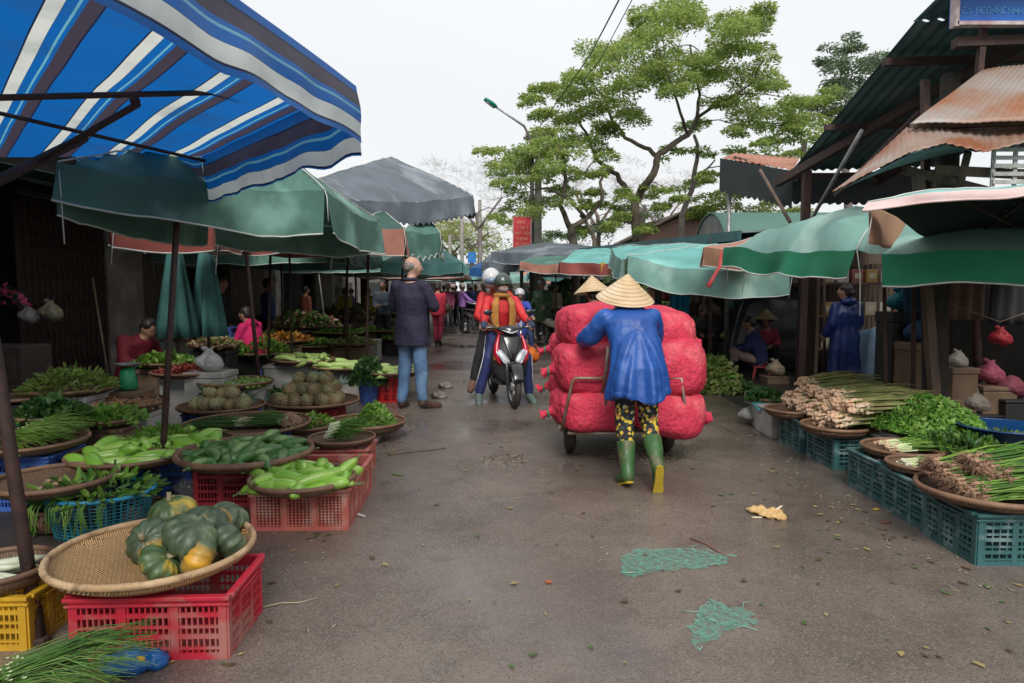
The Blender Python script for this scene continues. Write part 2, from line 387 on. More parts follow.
def canopy(label, c, top, val=None, drop=.3, peak=.35, sag=.06, edges=(0,1,2,3), pole=None, poler=.02, hem=None, group='market umbrellas and awnings',
           ribs=True, scallop=0, gap=None, pk=(.5,.5), dg=None, cat='canopy', name='market_canopy', seed=0, wav=.02, polemat=None):
    A, B, C, D = [Vector(p) for p in c]; val = val or top
    if hasattr(drop, '__len__') is False: drop = [drop]*4
    ctr = (A+B+C+D)/4
    o = root(name, label, cat, (ctr.x, ctr.y, 0), group=group)
    off = V(ctr.x, ctr.y, 0)
    def surf(a, b):
        p = (A*(1-a)+B*a)*(1-b) + (D*(1-a)+C*a)*b
        wa = a**(math.log(.5)/math.log(pk[0])); wb = b**(math.log(.5)/math.log(pk[1])); s, t = 2*wa-1, 2*wb-1
        e = max(abs(s), abs(t)); q = min(abs(s), abs(t)); 
        z = peak*(1-e)**.9 - sag*(1-(q/max(e, .01))**2)*e**2*(1 if e > .05 else 0)
        w = noise.noise(V(p.x*2.1+seed, p.y*2.1, 5))*.034 + noise.noise(V(p.x*7, p.y*7, seed))*.008
        return p + V(0,0,z+w) - off
    m = MB(); m.grid(surf, 22, 22); m.build('canopy_top', top, o)
    if ctr.y < 13:
        for a_, b_ in ((0,0),(1,0),(1,1),(0,1)):
            h = MB(); h.tube([surf(.5+(a_-.5)*t, .5+(b_-.5)*t)+V(0,0,.004) for t in [q/14 for q in range(1,15)]], .006, 5); h.build('seam', HEM, o)
            if b_ == 0 or a_ == 0:
                p_ = surf(a_, b_); h = MB(); L0 = .22+.12*math.sin(seed+a_*3+b_*5); h.tube([p_, p_+V(.02,-.02,-L0*.5), p_+V(.03*math.sin(seed),-.02,-L0-.14)], .004, 5); h.build('cord', HEM, o)
    fn = [lambda t: surf(t,0), lambda t: surf(1,t), lambda t: surf(1-t,1), lambda t: surf(0,1-t)]
    for e in edges:
        f = fn[e]; a0, a1 = (gap or {}).get(e, (0,1)); outw = (f(.5)-V(0,0,(f(.5)).z)); outw = V(outw.x, outw.y, 0).normalized()
        L_ = (f(1)-f(0)).length; d0 = drop[e]
        def vf(a, b, f=f, outw=outw, L_=L_, d0=d0, a0=a0, a1=a1, e=e):
            t = a0+(a1-a0)*a; p = f(t)
            dz = d0*b*((dg[0]*(1-t)+dg[1]*t) if dg and e==0 else 1)*(1+.12*noise.noise(V(t*L_*1.2+seed, e, 3)))
            if scallop: dz -= b*scallop*abs(math.sin(t*L_/.16*math.pi)) - 0
            k = noise.noise(V(t*L_*2.6, seed+e*3, b*.6))*.075 + math.sin(t*L_*9+seed)*wav
            return p + outw*(k*b + .012 + .035*b) + V(0,0,-dz)
        nn = max(24, int(L_*(22 if not scallop else 44)))
        m = MB(); m.grid(vf, nn, 6); v_ = m.build('valance', val, o)
        h = MB(); h.tube([vf(i/nn, 1) for i in range(nn+1)], .007, 5); h.build('hem', hem or HEM, v_)
    if pole is not None:
        px, py = pole; top_p = V(px*.75+ctr.x*.25, py*.75+ctr.y*.25, ctr.z+peak*.55) - off
        m = MB(); m.tube([V(px,py,0)-off, top_p], [poler, poler*.9], 9); m.build('pole', polemat or RUST, o)
        hub = V(px,py,0)-off + (top_p-(V(px,py,0)-off))*.86
        if ribs:
            for a, b in ((0,0),(1,0),(1,1),(0,1)):
                m = MB(); m.tube([surf(.5,.5)+V(0,0,-.03), surf(.5+(a-.5)*.5,.5+(b-.5)*.5)+V(0,0,-.03), surf(.5+(a-.5)*.98,.5+(b-.5)*.98)+V(0,0,-.02)], .009, 6); m.build('rib', RUST, o)
                m = MB(); m.tube([hub, surf(.5+(a-.5)*.5,.5+(b-.5)*.5)+V(0,0,-.035)], .007, 6); m.build('strut', RUST, o)
    return o
def para(A, B, C): return [A, B, C, A+(C-B)]

# --- striped awning overhead, front left
stripe = mat_stripes()
A, B = V(-.69,3.1,2.3), V(-2.1,4.7,2.3); Cc, D = V(-4.7,4.75,2.3), V(-1.22,.35,2.34)
o = root('striped_awning', 'blue awning with white and maroon stripes and a hanging flap', 'awning', (-2.2,3.2,0)); off = V(-2.2,3.2,0)
sdir = V(1.13,.99,0).normalized()
def stripe_attr(ob, fn):
    at = ob.data.attributes.new('stripe', 'FLOAT', 'POINT')
    for i, v in enumerate(ob.data.vertices): at.data[i].value = fn(v.co)
def sf(a, b):
    p = (A*(1-a)+B*a)*(1-b)+(D*(1-a)+Cc*a)*b
    q = V(p.x,p.y,p.z+.03*math.sin(math.pi*a)*math.sin(math.pi*b)+.012*noise.noise(V(p.x*1.8,p.y*1.8,0)))
    return q-off
m = MB(); m.grid(sf, 30, 30); t_ = m.build('canopy_top', stripe, o)
stripe_attr(t_, lambda c: ((c+off).dot(sdir))/.325+.22)
def flap(f, n, d, outw, ph, jag=0):
    def vf(a, b):
        p = f(a); w = noise.noise(V(a*5+ph, b*1.2, 2))*.45+.3*noise.noise(V(a*17+ph, b*2, 2))
        dd = d(a)*(1+jag*noise.noise(V(a*9, ph, 1)))
        return p + outw*(.03*b+.07*b*w) + V(0,0,-dd*b)
    m = MB(); m.grid(vf, n, 8); return m.build('flap', stripe, o), vf
fl, vf = flap(lambda a: sf(0, a), 60, lambda a: .25+.012*math.sin(a*5), V(.97,-.2,0), 1, .12)
n_ = 61
at = fl.data.attributes.new('stripe','FLOAT','POINT')
for i in range(len(fl.data.vertices)): at.data[i].value = .93-(i//n_)/8*.64
fl, vf = flap(lambda a: sf(a, 0), 40, lambda a: .30, V(.6,.75,0), 4, .1)
at = fl.data.attributes.new('stripe','FLOAT','POINT')
for i in range(len(fl.data.vertices)): at.data[i].value = .97-(i//41)/8*.64
fl, vf = flap(lambda a: sf(1, a*.33), 24, lambda a: .16-.08*a, V(0,1,0), 7, .5)
at = fl.data.attributes.new('stripe','FLOAT','POINT')
for i in range(len(fl.data.vertices)): at.data[i].value = .5+(i//25)/8*.45
def lp(p): return Vector(p)-off
for a, b, r in ((P(-60,99,2.6),P(236,92,3.35),.013),(P(-40,104,3.3),P(205,161,4.5),.011),(P(20,172,3.5),P(138,104,3.1),.015),(P(-70,215,2.9),P(84,138,3.7),.026)):
    m = MB(); m.tube([lp(a), lp(b)], r, 8); m.build('frame_bar', RUST, o)
m = MB(); m.ell(lp(P(135,101,3.1)), .022); m.build('joint', RUST, o)
m = MB(); m.tube([lp(V(-4.5,4.5,0)), lp(V(-4.5,4.5,2.3))], .025, 8); m.build('support_post', RUST, o)
m = MB(); m.tube([lp(V(-2.6,.9,0)), lp(V(-2.35,1.6,2.36))], .025, 8); m.build('support_post', RUST, o)
# the leaning pole of the near umbrella
post('leaning_pole', 'leaning rusty brown pole beside the pumpkin basket, cut by the picture edge', G(40,645), G(40,645)+ (P(-45,110,2.9)-G(40,645)), .026, RUST)

# --- left row
canopy('large dark green umbrella right behind the striped awning', para(P(58,160,4.0), P(325,190,5.5), P(380,222,7.3)), GREEN, GREEN, [.36,.33,.3,.3], .45, .06,
       pole=(G(160,500).x, G(160,500).y), poler=.022, seed=2, wav=.012, dg=(.62,1.0))
canopy('dull red umbrella with drooping edge under the big green one', para(P(205,232,7.4), P(332,236,8.6), P(352,243,11)), DARKG, REDC, .2, .3, .03, pole=(-3.35,9.3), seed=5)
canopy('small dark red and green umbrella in front of the concrete pillar', para(P(112,222,5.3), P(216,226,6.0), P(250,232,8)), DARKG, REDC, .2, .3, .03, pole=(G(262,411).x, G(262,411).y), poler=.024, seed=6)
canopy('slate blue canopy with black scalloped fringe above the market', [P(285,192,7.4), P(473,196,11.2), P(462,192,14.6), P(300,184,12.6)], SLATE, SLATE, [.34,.34,.2,.3], .55, .10, (0,1,3), scallop=.05,
       pole=(-2.9,11.6), hem=M('black_trim',(.012,.012,.014),None,5,.8), seed=9, ribs=False)
canopy('faded pink umbrella edge beside the green flap', para(P(352,226,7.7), P(404,229,8.4), P(408,232,10.4)), DARKG, PINKC, .33, .25, .02, pole=(-2.0,9.3), seed=11)
canopy('green umbrella with patched valance below the slate canopy', para(P(404,231,9.0), P(440,234,9.9), P(442,238,12.6)), GREEN, GREEN, .36, .3, .02, pole=(-1.9,11.4), seed=12, scallop=.07)
canopy('pale teal pyramid umbrella behind the balding man', para(P(382,262,12.0), P(462,262,13.6), P(468,266,17)), TEAL, TEAL, .2, .42, .04, pole=(-2.4,14.6), seed=13)
for k, (x, y, s, mt, vm, lb) in enumerate(((-4.1,12.2,1.5,DARKG,GREEN,'dark green umbrella over the blue jacket vendor'),(-4.0,17.5,1.6,GREEN,GREEN,'green umbrella well down the left row'),
        (-3.1,20.5,1.5,TEALG,TEALG,'grey green umbrella beyond the teal pyramid'),(-3.4,25,1.8,REDC,PINKC,'pinkish umbrella far down the left row'),(-3.2,30,2.0,TEAL,TEAL,'teal umbrella at the far end of the left row'))):
    canopy(lb, [V(x-s,y-s,2.05),V(x+s,y-s,2.05),V(x+s,y+s,2.05),V(x-s,y+s,2.05)], mt, vm, .22, .4, .04, pole=(x,y), seed=20+k)
# --- right row
canopy('front right umbrella with pink hem and tan patch', [P(868,199,4.45), P(1150,170,3.7), P(1215,236,4.7), P(950,247,5.35)], TEALSHADE, HEMP, [.06,.1,.26,.30], .20, .02, (0,), seed=31, hem=HEMP, pole=(4.4,5.5), wav=.005)
canopy('wide green canopy over the shallot stall', [P(857,247,5.0), P(1150,242,4.55), P(1010,250,7.6), P(725,246,7.3)], TEALG, BRIGHT, [.23,.2,.2,.2], .34, .05, (0,3), gap={0:(.09,1)}, pk=(.22,.4), seed=33, pole=(G(797,372).x+.1, 7.2), poler=.045, wav=.01)
tp = root('hanging_patch', 'tan brown sacking patch hanging at the corner of front right umbrella', 'cloth', P(872,205,4.5))
m = MB()
def pf(a, b):
    q = P(869+64*a, 204+(34*a**1.3 if a<1 else 34)*(1-b)+ (40-3*a+6*math.sin(a*3))*b, 4.52+1.3*a); q += V(.03*math.sin(a*16)*b,0,0); return q-P(872,205,4.5)
m.grid(pf, 24, 8); m.build('patch', BROWNC, tp, solid=.004)
m = MB(); m.grid(lambda a,b: P(950+265*a,247-11*a,5.37-.65*a)+V(0,.01*math.sin(a*30)*b,-.04*b)-P(872,205,4.5),50,5); m.build('inner_flap', DARKG, tp)
canopy('teal canopy behind the sack cart with hanging front', [P(628,257,9.3), P(790,266,8.0), P(800,240,11.5), P(612,247,12.0)], TEAL, TEALG, [.33,.2,.2,.33], .1, .10, (0,3), gap={3:(0,.9)}, seed=35, pole=(G(710,388).x, G(710,388).y), ribs=False)
canopy('pinkish canopy corner with a red ribbon between teal and green canopies', para(P(704,247,8.1), P(745,250,7.6), P(800,246,9.2)), PINKC, BROWNC, .22, .1, .01, (0,3), seed=36)
canopy('teal and red canopy with yellow corner flap on the right row', [P(560,262,13.0), P(612,262,12.2), P(640,250,16), P(575,250,16.5)], TEAL, REDC, .22, .15, .03, (0,3), seed=37, pole=(1.5,14.3))
canopy('long grey canopy far down the right row', [P(492,252,18), P(590,254,15.5), P(600,247,20), P(515,246,23)], SLATE, SLATE, .28, .2, .04, (0,3), seed=38, pole=(.8,19))
canopy('green and pink canopy behind the motorbike riders', [P(520,262,16), P(575,264,14.5), P(590,256,18), P(530,256,19)], GREEN, PINKC, .2, .15, .03, (0,3), seed=39, pole=(1.1,17))
canopy('blue canopy far down the street', [P(470,268,24), P(510,268,23), P(520,262,28), P(480,262,28)], cloth('blue_canvas',(.03,.16,.45),.3), None, .3, .2, .03, (0,3), seed=40, pole=(-.4,26))
canopy('dark slate canopy beside the far blue one', [P(482,262,21), P(540,260,20), P(560,254,25), P(490,254,27)], SLATE, SLATE, .3, .2, .03, (0,3), seed=41, pole=(.3,23))
for k,(x,y,lb,mt) in enumerate(((2.9,24,'dark canopy at the far right of street',SLATE),(2.6,30,'teal canopy closing the far right row',TEAL),(-.9,38,'grey canopy at the end of street',TEALG),(1.0,42,'pink canopy at the end of street',PINKC))):
    canopy(lb,[V(x-1.9,y-1.9,2.1),V(x+1.9,y-1.9,2.1),V(x+1.9,y+1.9,2.2),V(x-1.9,y+1.9,2.2)], mt, mt, .3, .4, .05, pole=(x,y), seed=50+k)
o = root('yellow_flap', 'small yellow cloth flap at the canopy corner', 'cloth', P(601,262,12.3))
m = MB(); m.grid(lambda a,b: V(.17*a,.02*math.sin(a*5)*b,-.22*b-.05*a), 6, 6); m.build('flap', cloth('yellow_canvas',(.65,.4,.06)), o)
o = root('red_ribbon', 'faded red ribbon hanging from the pink canopy corner', 'ribbon', P(722,253,7.6))
m = MB(); pts=[P(722,252,7.6),P(720,266,7.55),P(713,278,7.5),P(708,287,7.5)]; m.tube([p-P(722,253,7.6) for p in pts],[.022,.025,.02,.03],8,flat=.2); m.build('strip', M('red_cloth',(.5,.06,.06)), o)
# poles standing under the canopies (base pixel -> ground; top pixel at nearly same depth)
for (u0,v0,u1,v1,r,mt,lb) in (
    (292,392,289,240,.016,RUST,'thin rusty pole rising out of the pineapple stall'),
    (347,378,347,232,.017,RUST,'thin brown pole between luffa trays and parsley bucket'),
    (328,350,316,252,.022,STEEL,'pale steel pole behind the luffa trays'),
    (205,385,203,240,.028,M('reddish_pole',(.15,.07,.055),None,9,.7),'reddish pole in front of the folded teal umbrella'),
    (886,452,884,270,.017,RUST,'thin brown pole between green crates on the right'),
    (912,440,914,262,.022,RUST,'brown pole leaning beside the dark tree trunk'),
    (968,420,980,262,.022,RUST,'brown pole in front of the dark stall opening'),
    (824,395,824,262,.020,RUST,'slim brown pole left of the blue raincoat vendor'),
    (300,345,303,262,.018,STEEL,'slim steel pole far inside the left stalls'),
    (371,338,366,262,.018,STEEL,'steel pole beside the boy in grey jacket'),
    (358,334,356,262,.018,STEEL,'second steel pole left of the boy in grey jacket')):
    b_ = G(u0,v0); post('market_pole', lb, b_, P(u1,v1,b_.y), r, mt, group='poles under the canopies')
for i, (u, v, h, lb) in enumerate(((640,350,1.9,'dark post seen behind the stacked red sacks'),(598,335,2.0,'dark post under the red canopy'))):
    post('market_pole', lb, G(u,v), G(u,v)+V(0,0,h), .03, RUST, group='poles under the canopies')
# bamboo sleeve at the foot of the front umbrella pole
bp_ = G(160,500); sl_ = root('bamboo_sleeve', 'pale bamboo tube strapped round the umbrella pole foot', 'tube', bp_)
m = MB(); m.lathe([(.030,0),(.034,.02),(.034,.12),(.038,.125),(.034,.13),(.033,.3),(.028,.31),(.026,.305)], n=12); m.build('tube', BAMB, sl_)


# ================================================================= buildings and roofs
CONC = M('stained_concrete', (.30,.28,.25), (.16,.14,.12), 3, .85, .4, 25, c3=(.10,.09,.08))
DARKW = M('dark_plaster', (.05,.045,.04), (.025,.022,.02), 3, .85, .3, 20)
BRICKD = M('brown_boards', (.10,.065,.045), (.05,.035,.025), 5, .8, .4, 20, stretch=(4,4,.4))
def corr(mb, A, B, C, D, n=40, amp=.014, per=.09, m_=10):       # corrugated sheet
    A,B,C,D = map(Vector,(A,B,C,D)); nrm = (B-A).cross(D-A).normalized(); L_ = (B-A).length
    mb.grid(lambda a,b: (A*(1-a)+B*a)*(1-b)+(D*(1-a)+C*a)*b + nrm*amp*math.sin(a*L_/per*2*math.pi), n, m_)
def mat_corr(key, c1, c2, c3): return M(key, c1, c2, 2.2, .6, .2, 12, c3=c3, s3=1.6, stretch=None, metal=.25)
DG = mat_corr('dark_green_sheet', (.10,.17,.17), (.07,.12,.12), (.14,.17,.16))
RS = mat_corr('rusty_sheet', (.34,.31,.29), (.27,.20,.16), (.28,.10,.035))
RR = mat_corr('red_rust_sheet', (.33,.12,.07), (.42,.20,.12), (.2,.07,.04))
# left row of shophouses
X0 = -5.4
o = root('market_building', 'dim shop row with concrete pillars behind the left stalls', 'building', (X0,18,0))
def L3(x,y,z): return V(x-X0, y-18, z)
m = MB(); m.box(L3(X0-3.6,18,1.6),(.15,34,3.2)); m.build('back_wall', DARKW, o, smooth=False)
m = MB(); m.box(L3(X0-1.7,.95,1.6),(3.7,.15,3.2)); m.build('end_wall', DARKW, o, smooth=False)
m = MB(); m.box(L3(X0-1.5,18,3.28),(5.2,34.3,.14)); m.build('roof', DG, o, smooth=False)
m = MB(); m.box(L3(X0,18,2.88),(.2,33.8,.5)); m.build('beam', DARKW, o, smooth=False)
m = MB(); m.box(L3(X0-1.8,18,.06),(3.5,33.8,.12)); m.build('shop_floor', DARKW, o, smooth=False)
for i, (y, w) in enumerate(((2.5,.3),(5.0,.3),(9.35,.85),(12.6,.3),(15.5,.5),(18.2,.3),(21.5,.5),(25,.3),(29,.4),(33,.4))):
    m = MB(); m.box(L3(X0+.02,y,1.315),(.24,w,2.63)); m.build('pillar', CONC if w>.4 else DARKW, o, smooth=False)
for y0, y1 in ((12.75,15.2),(18.4,21.2),(25.2,28.8)):
    m = MB(); m.box(L3(X0-2.2,(y0+y1)/2,1.3),(.08,y1-y0,2.4)); m.build('shop_back', BRICKD, o, smooth=False)
# folding gate
gt = root('folding_gate', 'rusty folding lattice gate closed beside the concrete pillar', 'gate', (X0+.12,8.2,0))
m = MB()
for i in range(15): m.box((0,-.72+i*.1,1.25),(.022,.018,2.35))
m.build('upright', RUST, gt, smooth=False)
m = MB()
for k in range(7):
    for i in range(14):
        y = -.72+i*.1; m.bar((.014,y,.18+k*.34),(.014,y+.1,.35+k*.34),.012,.005); m.bar((.02,y,.35+k*.34),(.02,y+.1,.18+k*.34),.012,.005)
m.build('lattice', RUST, gt, smooth=False)
m = MB(); m.box((0,0,2.46),(.05,1.6,.05)); m.box((0,0,.02),(.05,1.6,.04)); m.build('track', RUST, gt, smooth=False)
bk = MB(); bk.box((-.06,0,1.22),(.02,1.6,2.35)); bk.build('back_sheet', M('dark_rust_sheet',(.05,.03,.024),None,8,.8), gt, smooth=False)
post('wooden_post', 'thick grey brown post in front of the folding gate', G(75,400), P(71,180,G(75,400).y), .052, M('grey_post',(.17,.14,.12),(.1,.08,.07),6,.8,.3,40))
o = root('bamboo_stick', 'thin bamboo stick leaning on the folding gate', 'stick', V(-4.9,8.3,0)); m = MB(); m.tube([(0,0,.0),(-.33,.25,1.55)],.013,7); m.build('stick', BAMB, o)
lp_ = P(36,240,8.6); o = root('tube_lamp', 'lit fluorescent tube glowing in the dim shop', 'lamp', lp_)
m = MB(); m.tube([(0,0,-.13),(0,0,.13)],.016,8); m.build('tube', M('lamp_glow',(.75,1,.95),None,5,.5,emit=7), o)
m = MB(); m.box((-.03,0,0),(.03,.05,.3)); m.build('fitting', DARKW, o, smooth=False)

# right: shed with dark green corrugated roof
A,B,Cc,D = V(3.66,6.4,3.83),V(4.07,10.1,3.13),V(6.3,10.1,3.2),V(6.2,6.4,4.0)
o = root('open_shed', 'open shed with dark green corrugated roof and rusty rafters', 'shed', (5.5,8.3,0)); off=V(5.5,8.3,0)
A2,A3 = V(3.66,6.4,3.83),V(3.9,6.0,4.06)
m = MB(); corr(m, A-off,D-off,Cc-off,B-off,160,.014,.14); m.build('roof', DG, o, solid=.004)
m = MB(); corr(m, V(3.70,6.5,3.87)-off,V(6.2,6.5,4.05)-off,V(6.1,5.6,4.25)-off,V(3.66,5.6,4.0)-off,160,.014,.14); m.build('roof', DG, o, solid=.004)
m = MB()
m = MB(); m.bar(V(3.9,10.2,2.97)-off,V(4.75,6.3,3.72)-off,.09,.11); m.build('rafter', RUST, o, smooth=False)
m = MB(); m.bar(V(5.3,10.1,2.98)-off,V(5.6,6.3,3.8)-off,.09,.11); m.build('rafter', RUST, o, smooth=False)
for y,z in ((10.02,3.05),(8.4,3.38),(6.9,3.66)):
    m = MB(); m.bar(V(3.75+(10-y)*-.08+.15,y,z-.03)-off,V(6.2,y,z+.05)-off,.07,.07); m.build('purlin', RUST, o, smooth=False)
m = MB(); m.bar(V(4.08,9.6,0)-off,V(4.08,9.6,3.05)-off,.1,.1); m.build('post', RUST, o, smooth=False)
m = MB(); m.bar(P(925,80,6.5)-off,V(4.0,6.5,0)-off,.06,.06); m.build('post', RUST, o, smooth=False)
m = MB(); m.tube([P(810,222,8.4)-off,P(862,130,7.4)-off],.022,8); m.build('brace', STEEL, o)
m = MB(); m.tube([P(836,196,8.5)-off,P(920,112,6.9)-off],.03,8); m.build('brace', RUST, o)
m = MB(); m.tube([P(790,222,9.4)-off,P(760,170,10.2)-off],.025,8); m.build('brace', WOOD, o)
for x,y in ((6.2,10),(6.1,6.4)):
    m = MB(); m.bar(V(x,y,0)-off,V(x,y,3.3)-off,.1,.1); m.build('post', RUST, o, smooth=False)
# red rust lean-to with dark scalloped skirt, left of the shed
o = root('lean_to_roof', 'low rusty red roof with dark scalloped skirt left of shed', 'roof', (3.9,11.2,0)); off=V(3.9,11.2,0)
A,B,Cc,D = P(722,158,11.4),P(796,172,10.2),P(905,176,10.0),P(838,160,12.5)
m = MB(); corr(m, P(722,158,11.4)-off,P(793,170,10.3)-off,P(800,158,12.2)-off,P(735,153,13.0)-off,40,.012,.12); m.build('roof_sheet', RR, o, solid=.004)
def sk(a,b):
    p = P(720,158,11.35)*(1-a)+P(793,171,10.2)*a
    return p+V(0,0,-b*(.5+.0*a+.05*abs(math.sin(a*40)))) - off
SKM = M('charcoal_canvas',(.022,.028,.03),None,5,.8)
m = MB(); m.grid(sk,60,4); m.build('skirt', SKM, o)
def sk2(a,b):
    p = P(793,171,10.2)*(1-a)+V(6.5,10.2,3.12)*a
    return p+V(0,0,-.02-b*(.42+.05*abs(math.sin(a*60)))) - off
m = MB(); m.grid(sk2,60,4); m.build('skirt', SKM, o)
m = MB(); m.tube([V(3.55,11.3,0)-off,V(3.55,11.3,3.3)-off],.035,8); m.build('post', STEEL, o)
m = MB(); m.bar(P(735,158,11.6)-off,P(800,180,10.1)-off,.06,.06); m.build('beam', RUST, o, smooth=False)
# rusty sheets over the right stall
def sheet(lb, pts, mat, seed, cur=.05):
    A,B,C,D = pts; c = (A+B+C+D)/4; o = root('roof_sheet', lb, 'roof sheet', c)
    m = MB(); nrm=(B-A).cross(D-A).normalized()
    m.grid(lambda a,b: (A*(1-a)+B*a)*(1-b)+(D*(1-a)+C*a)*b-c+nrm*(.004*math.sin(a*150)+cur*noise.noise(V(a*4,b*2,seed)))+V(0,0,cur*.8*noise.noise(V(a*5,seed,0))*(1-b)), 70, 14)
    m.build('sheet', mat, o, solid=.004); return o
s1 = sheet('grey corrugated sheet with orange rust, the upper one', [P(910,124,5.6),P(1110,118,5.2),P(1110,52,5.6),P(982,70,6.0)], RS, 3, .015)
RS2 = mat_corr('rustier_sheet',(.33,.28,.25),(.26,.13,.08),(.24,.08,.03))
bt_=[(832,192),(872,171),(908,153),(945,143),(985,152),(1030,141),(1110,128)]; tp2=[(846,182),(880,152),(906,128),(940,126),(985,125),(1030,122),(1110,118)]
o = root('roof_sheet','bent rusty corrugated sheet, the lower one with wavy edge','roof sheet',P(960,140,5.5)); c_=P(960,140,5.5)
def pl(L_,a):
    k=min(len(L_)-2,int(a*(len(L_)-1))); t=a*(len(L_)-1)-k; t=t*t*(3-2*t)*.5+t*.5; return L_[k][0]*(1-t)+L_[k+1][0]*t, L_[k][1]*(1-t)+L_[k+1][1]*t
def s2f(a,b):
    u0,v0=pl(bt_,a); u1,v1=pl(tp2,a); return P(u0,v0,5.25)*(1-b)+P(u1,v1,5.75)*b - c_ + V(0,-.006*math.sin(a*190),.004*math.sin(a*190))
m = MB(); m.grid(s2f,120,12); m.build('sheet',RS2,o,solid=.005)
def s3f(a,b):
    u0,v0=pl(bt_,a*.62); return P(u0,v0+2,5.3)*(1-b)+V(3.9+2*a,6.6,2.75+.1*a)*b - c_
m = MB(); m.grid(s3f,60,6); m.build('soffit_sheet',DG,o,solid=.005)
o = root('roof_frame', 'wooden frame carrying the rusty sheets over right stall', 'frame', (4.1,5.6,0)); off=V(4.1,5.6,0)
for a,b,w in ((P(935,170,5.7),P(1100,178,5.3),.07),(P(905,170,5.8),P(985,190,6.4),.06),(P(910,126,5.75),P(1110,120,5.4),.05),(P(968,152,5.8),P(960,185,6.0),.05),(V(3.62,5.7,0),P(918,175,5.75),.07),(V(5,5.6,0),V(5,5.6,2.9),.08)):
    m = MB(); m.bar(a-off,b-off,w); m.build('beam', WOOD, o, smooth=False)
o = root('slatted_crate', 'white slatted wooden crate up under the rusty sheets', 'crate', P(1010,165,5.4)); off=P(1010,165,5.4)
WHW = M('worn_white_wood',(.5,.5,.48),(.3,.29,.27),8,.8)
for k in range(5):
    m = MB(); m.box((.1,0,-.13+k*.062),(.46,.015,.03)); m.build('slat', WHW, o, smooth=False)
for x in (-.12,.05,.3):
    m = MB(); m.box((x,.016,-.01),(.03,.015,.32)); m.build('batten', WHW, o, smooth=False)
# blue sign, top right
sc = P(1000,-20,6.0); o = root('blue_sign', 'blue shop sign with faint pale lettering over the roofs', 'sign', sc)
hx = (P(1100,0,6).x-P(952,0,6).x)/2; cx = (P(1100,0,6).x+P(952,0,6).x)/2-sc.x; zb = P(952,27,6).z-sc.z
m = MB(); m.box((cx,0,zb+.45),(2*hx,.05,.9)); m.build('panel', M('sign_blue',(.01,.14,.55),(.01,.11,.45),3,.35), o, smooth=False)
FR = M('sign_frame',(.55,.5,.5),(.4,.25,.25),10,.5)
for c_, s_ in (((cx-hx+.012,-.03,zb+.45),(.03,.08,.93)),((cx,-.03,zb+.01),(2*hx-.03,.08,.03)),((cx+hx-.012,-.03,zb+.45),(.03,.08,.93)),((cx,-.03,zb+.9),(2*hx-.03,.08,.03))):
    m = MB(); m.box(c_, s_); m.build('frame', FR, o, smooth=False)
def glyphs(o, x0, x1, z, h, y, mat, seed, t=.012, name='lettering', gapw=.5):
    r = random.Random(seed); m = MB(); x = x0; w = h*.62
    while x+w < x1:
        if r.random() < .16: x += w*gapw; continue
        k = r.randrange(6); a=(x,z); P4=[(x,z),(x+w,z),(x+w,z+h),(x,z+h)]
        segs = {0:[(0,3),(3,2),(0,1)],1:[(0,3),(3,1),(1,2)],2:[(0,3),(1,2),('l','r')],3:[(0,'t'),('t',1),('l','r')],4:[(0,3),(3,2),(2,1),(1,0)],5:[('b','t'),(3,2)]}[k]
        pp = {0:P4[0],1:P4[1],2:P4[2],3:P4[3],'l':(x,z+h/2),'r':(x+w,z+h/2),'t':(x+w/2,z+h),'b':(x+w/2,z)}
        for s_, e_ in segs: m.bar((pp[s_][0],y,pp[s_][1]),(pp[e_][0],y,pp[e_][1]),t,.004,up=V(0,1,0))
        x += w*1.45
    m.build(name, mat, o, smooth=False)
glyphs(o, cx-hx+.07, cx+hx-.06, zb+.10, .05, -.028, M('pale_blue_letters',(.08,.34,.72),None,5,.5), 4, .010)
glyphs(o, cx-hx+.1, cx+hx-.06, zb+.38, .28, -.028, M('white_letters',(.8,.8,.8),None,5,.5), 9, .05)
for x in (-.3,.75):
    m = MB(); m.bar((cx+x,.05,zb+.3),(cx+x,.15,-1.3),.05); m.build('bracket', RUST, o, smooth=False)
m = MB(); m.bar((cx-hx+.1,.1,zb-.10),(cx+hx,.1,zb-.06),.1,.08); m.build('bracket', RUST, o, smooth=False)
# right-hand back wall (dim stalls) and tarps
o = root('stall_wall', 'dark board wall closing the right stalls', 'wall', (6.8,8,0))
m = MB(); m.box((.9,0,1.3),(.1,10,2.6)); m.build('boards', DARKW, o, smooth=False)
m = MB(); m.box((-.3,-4.9,1.4),(2.4,.1,2.8)); m.build('side_boards', DARKW, o, smooth=False)
o = root('rear_fence', 'brown slatted fence behind the seated women', 'fence', (5.6,13.6,0))
m = MB()
for i in range(42): m.box((-2.1+i*.1,0,.95+.02*math.sin(i*7)),(.07,.02,1.9))
m.build('slats', BRICKD, o, smooth=False)
for z in (.4,1.5):
    m = MB(); m.box((0,.03,z),(4.3,.04,.07)); m.build('rail', WOOD, o, smooth=False)
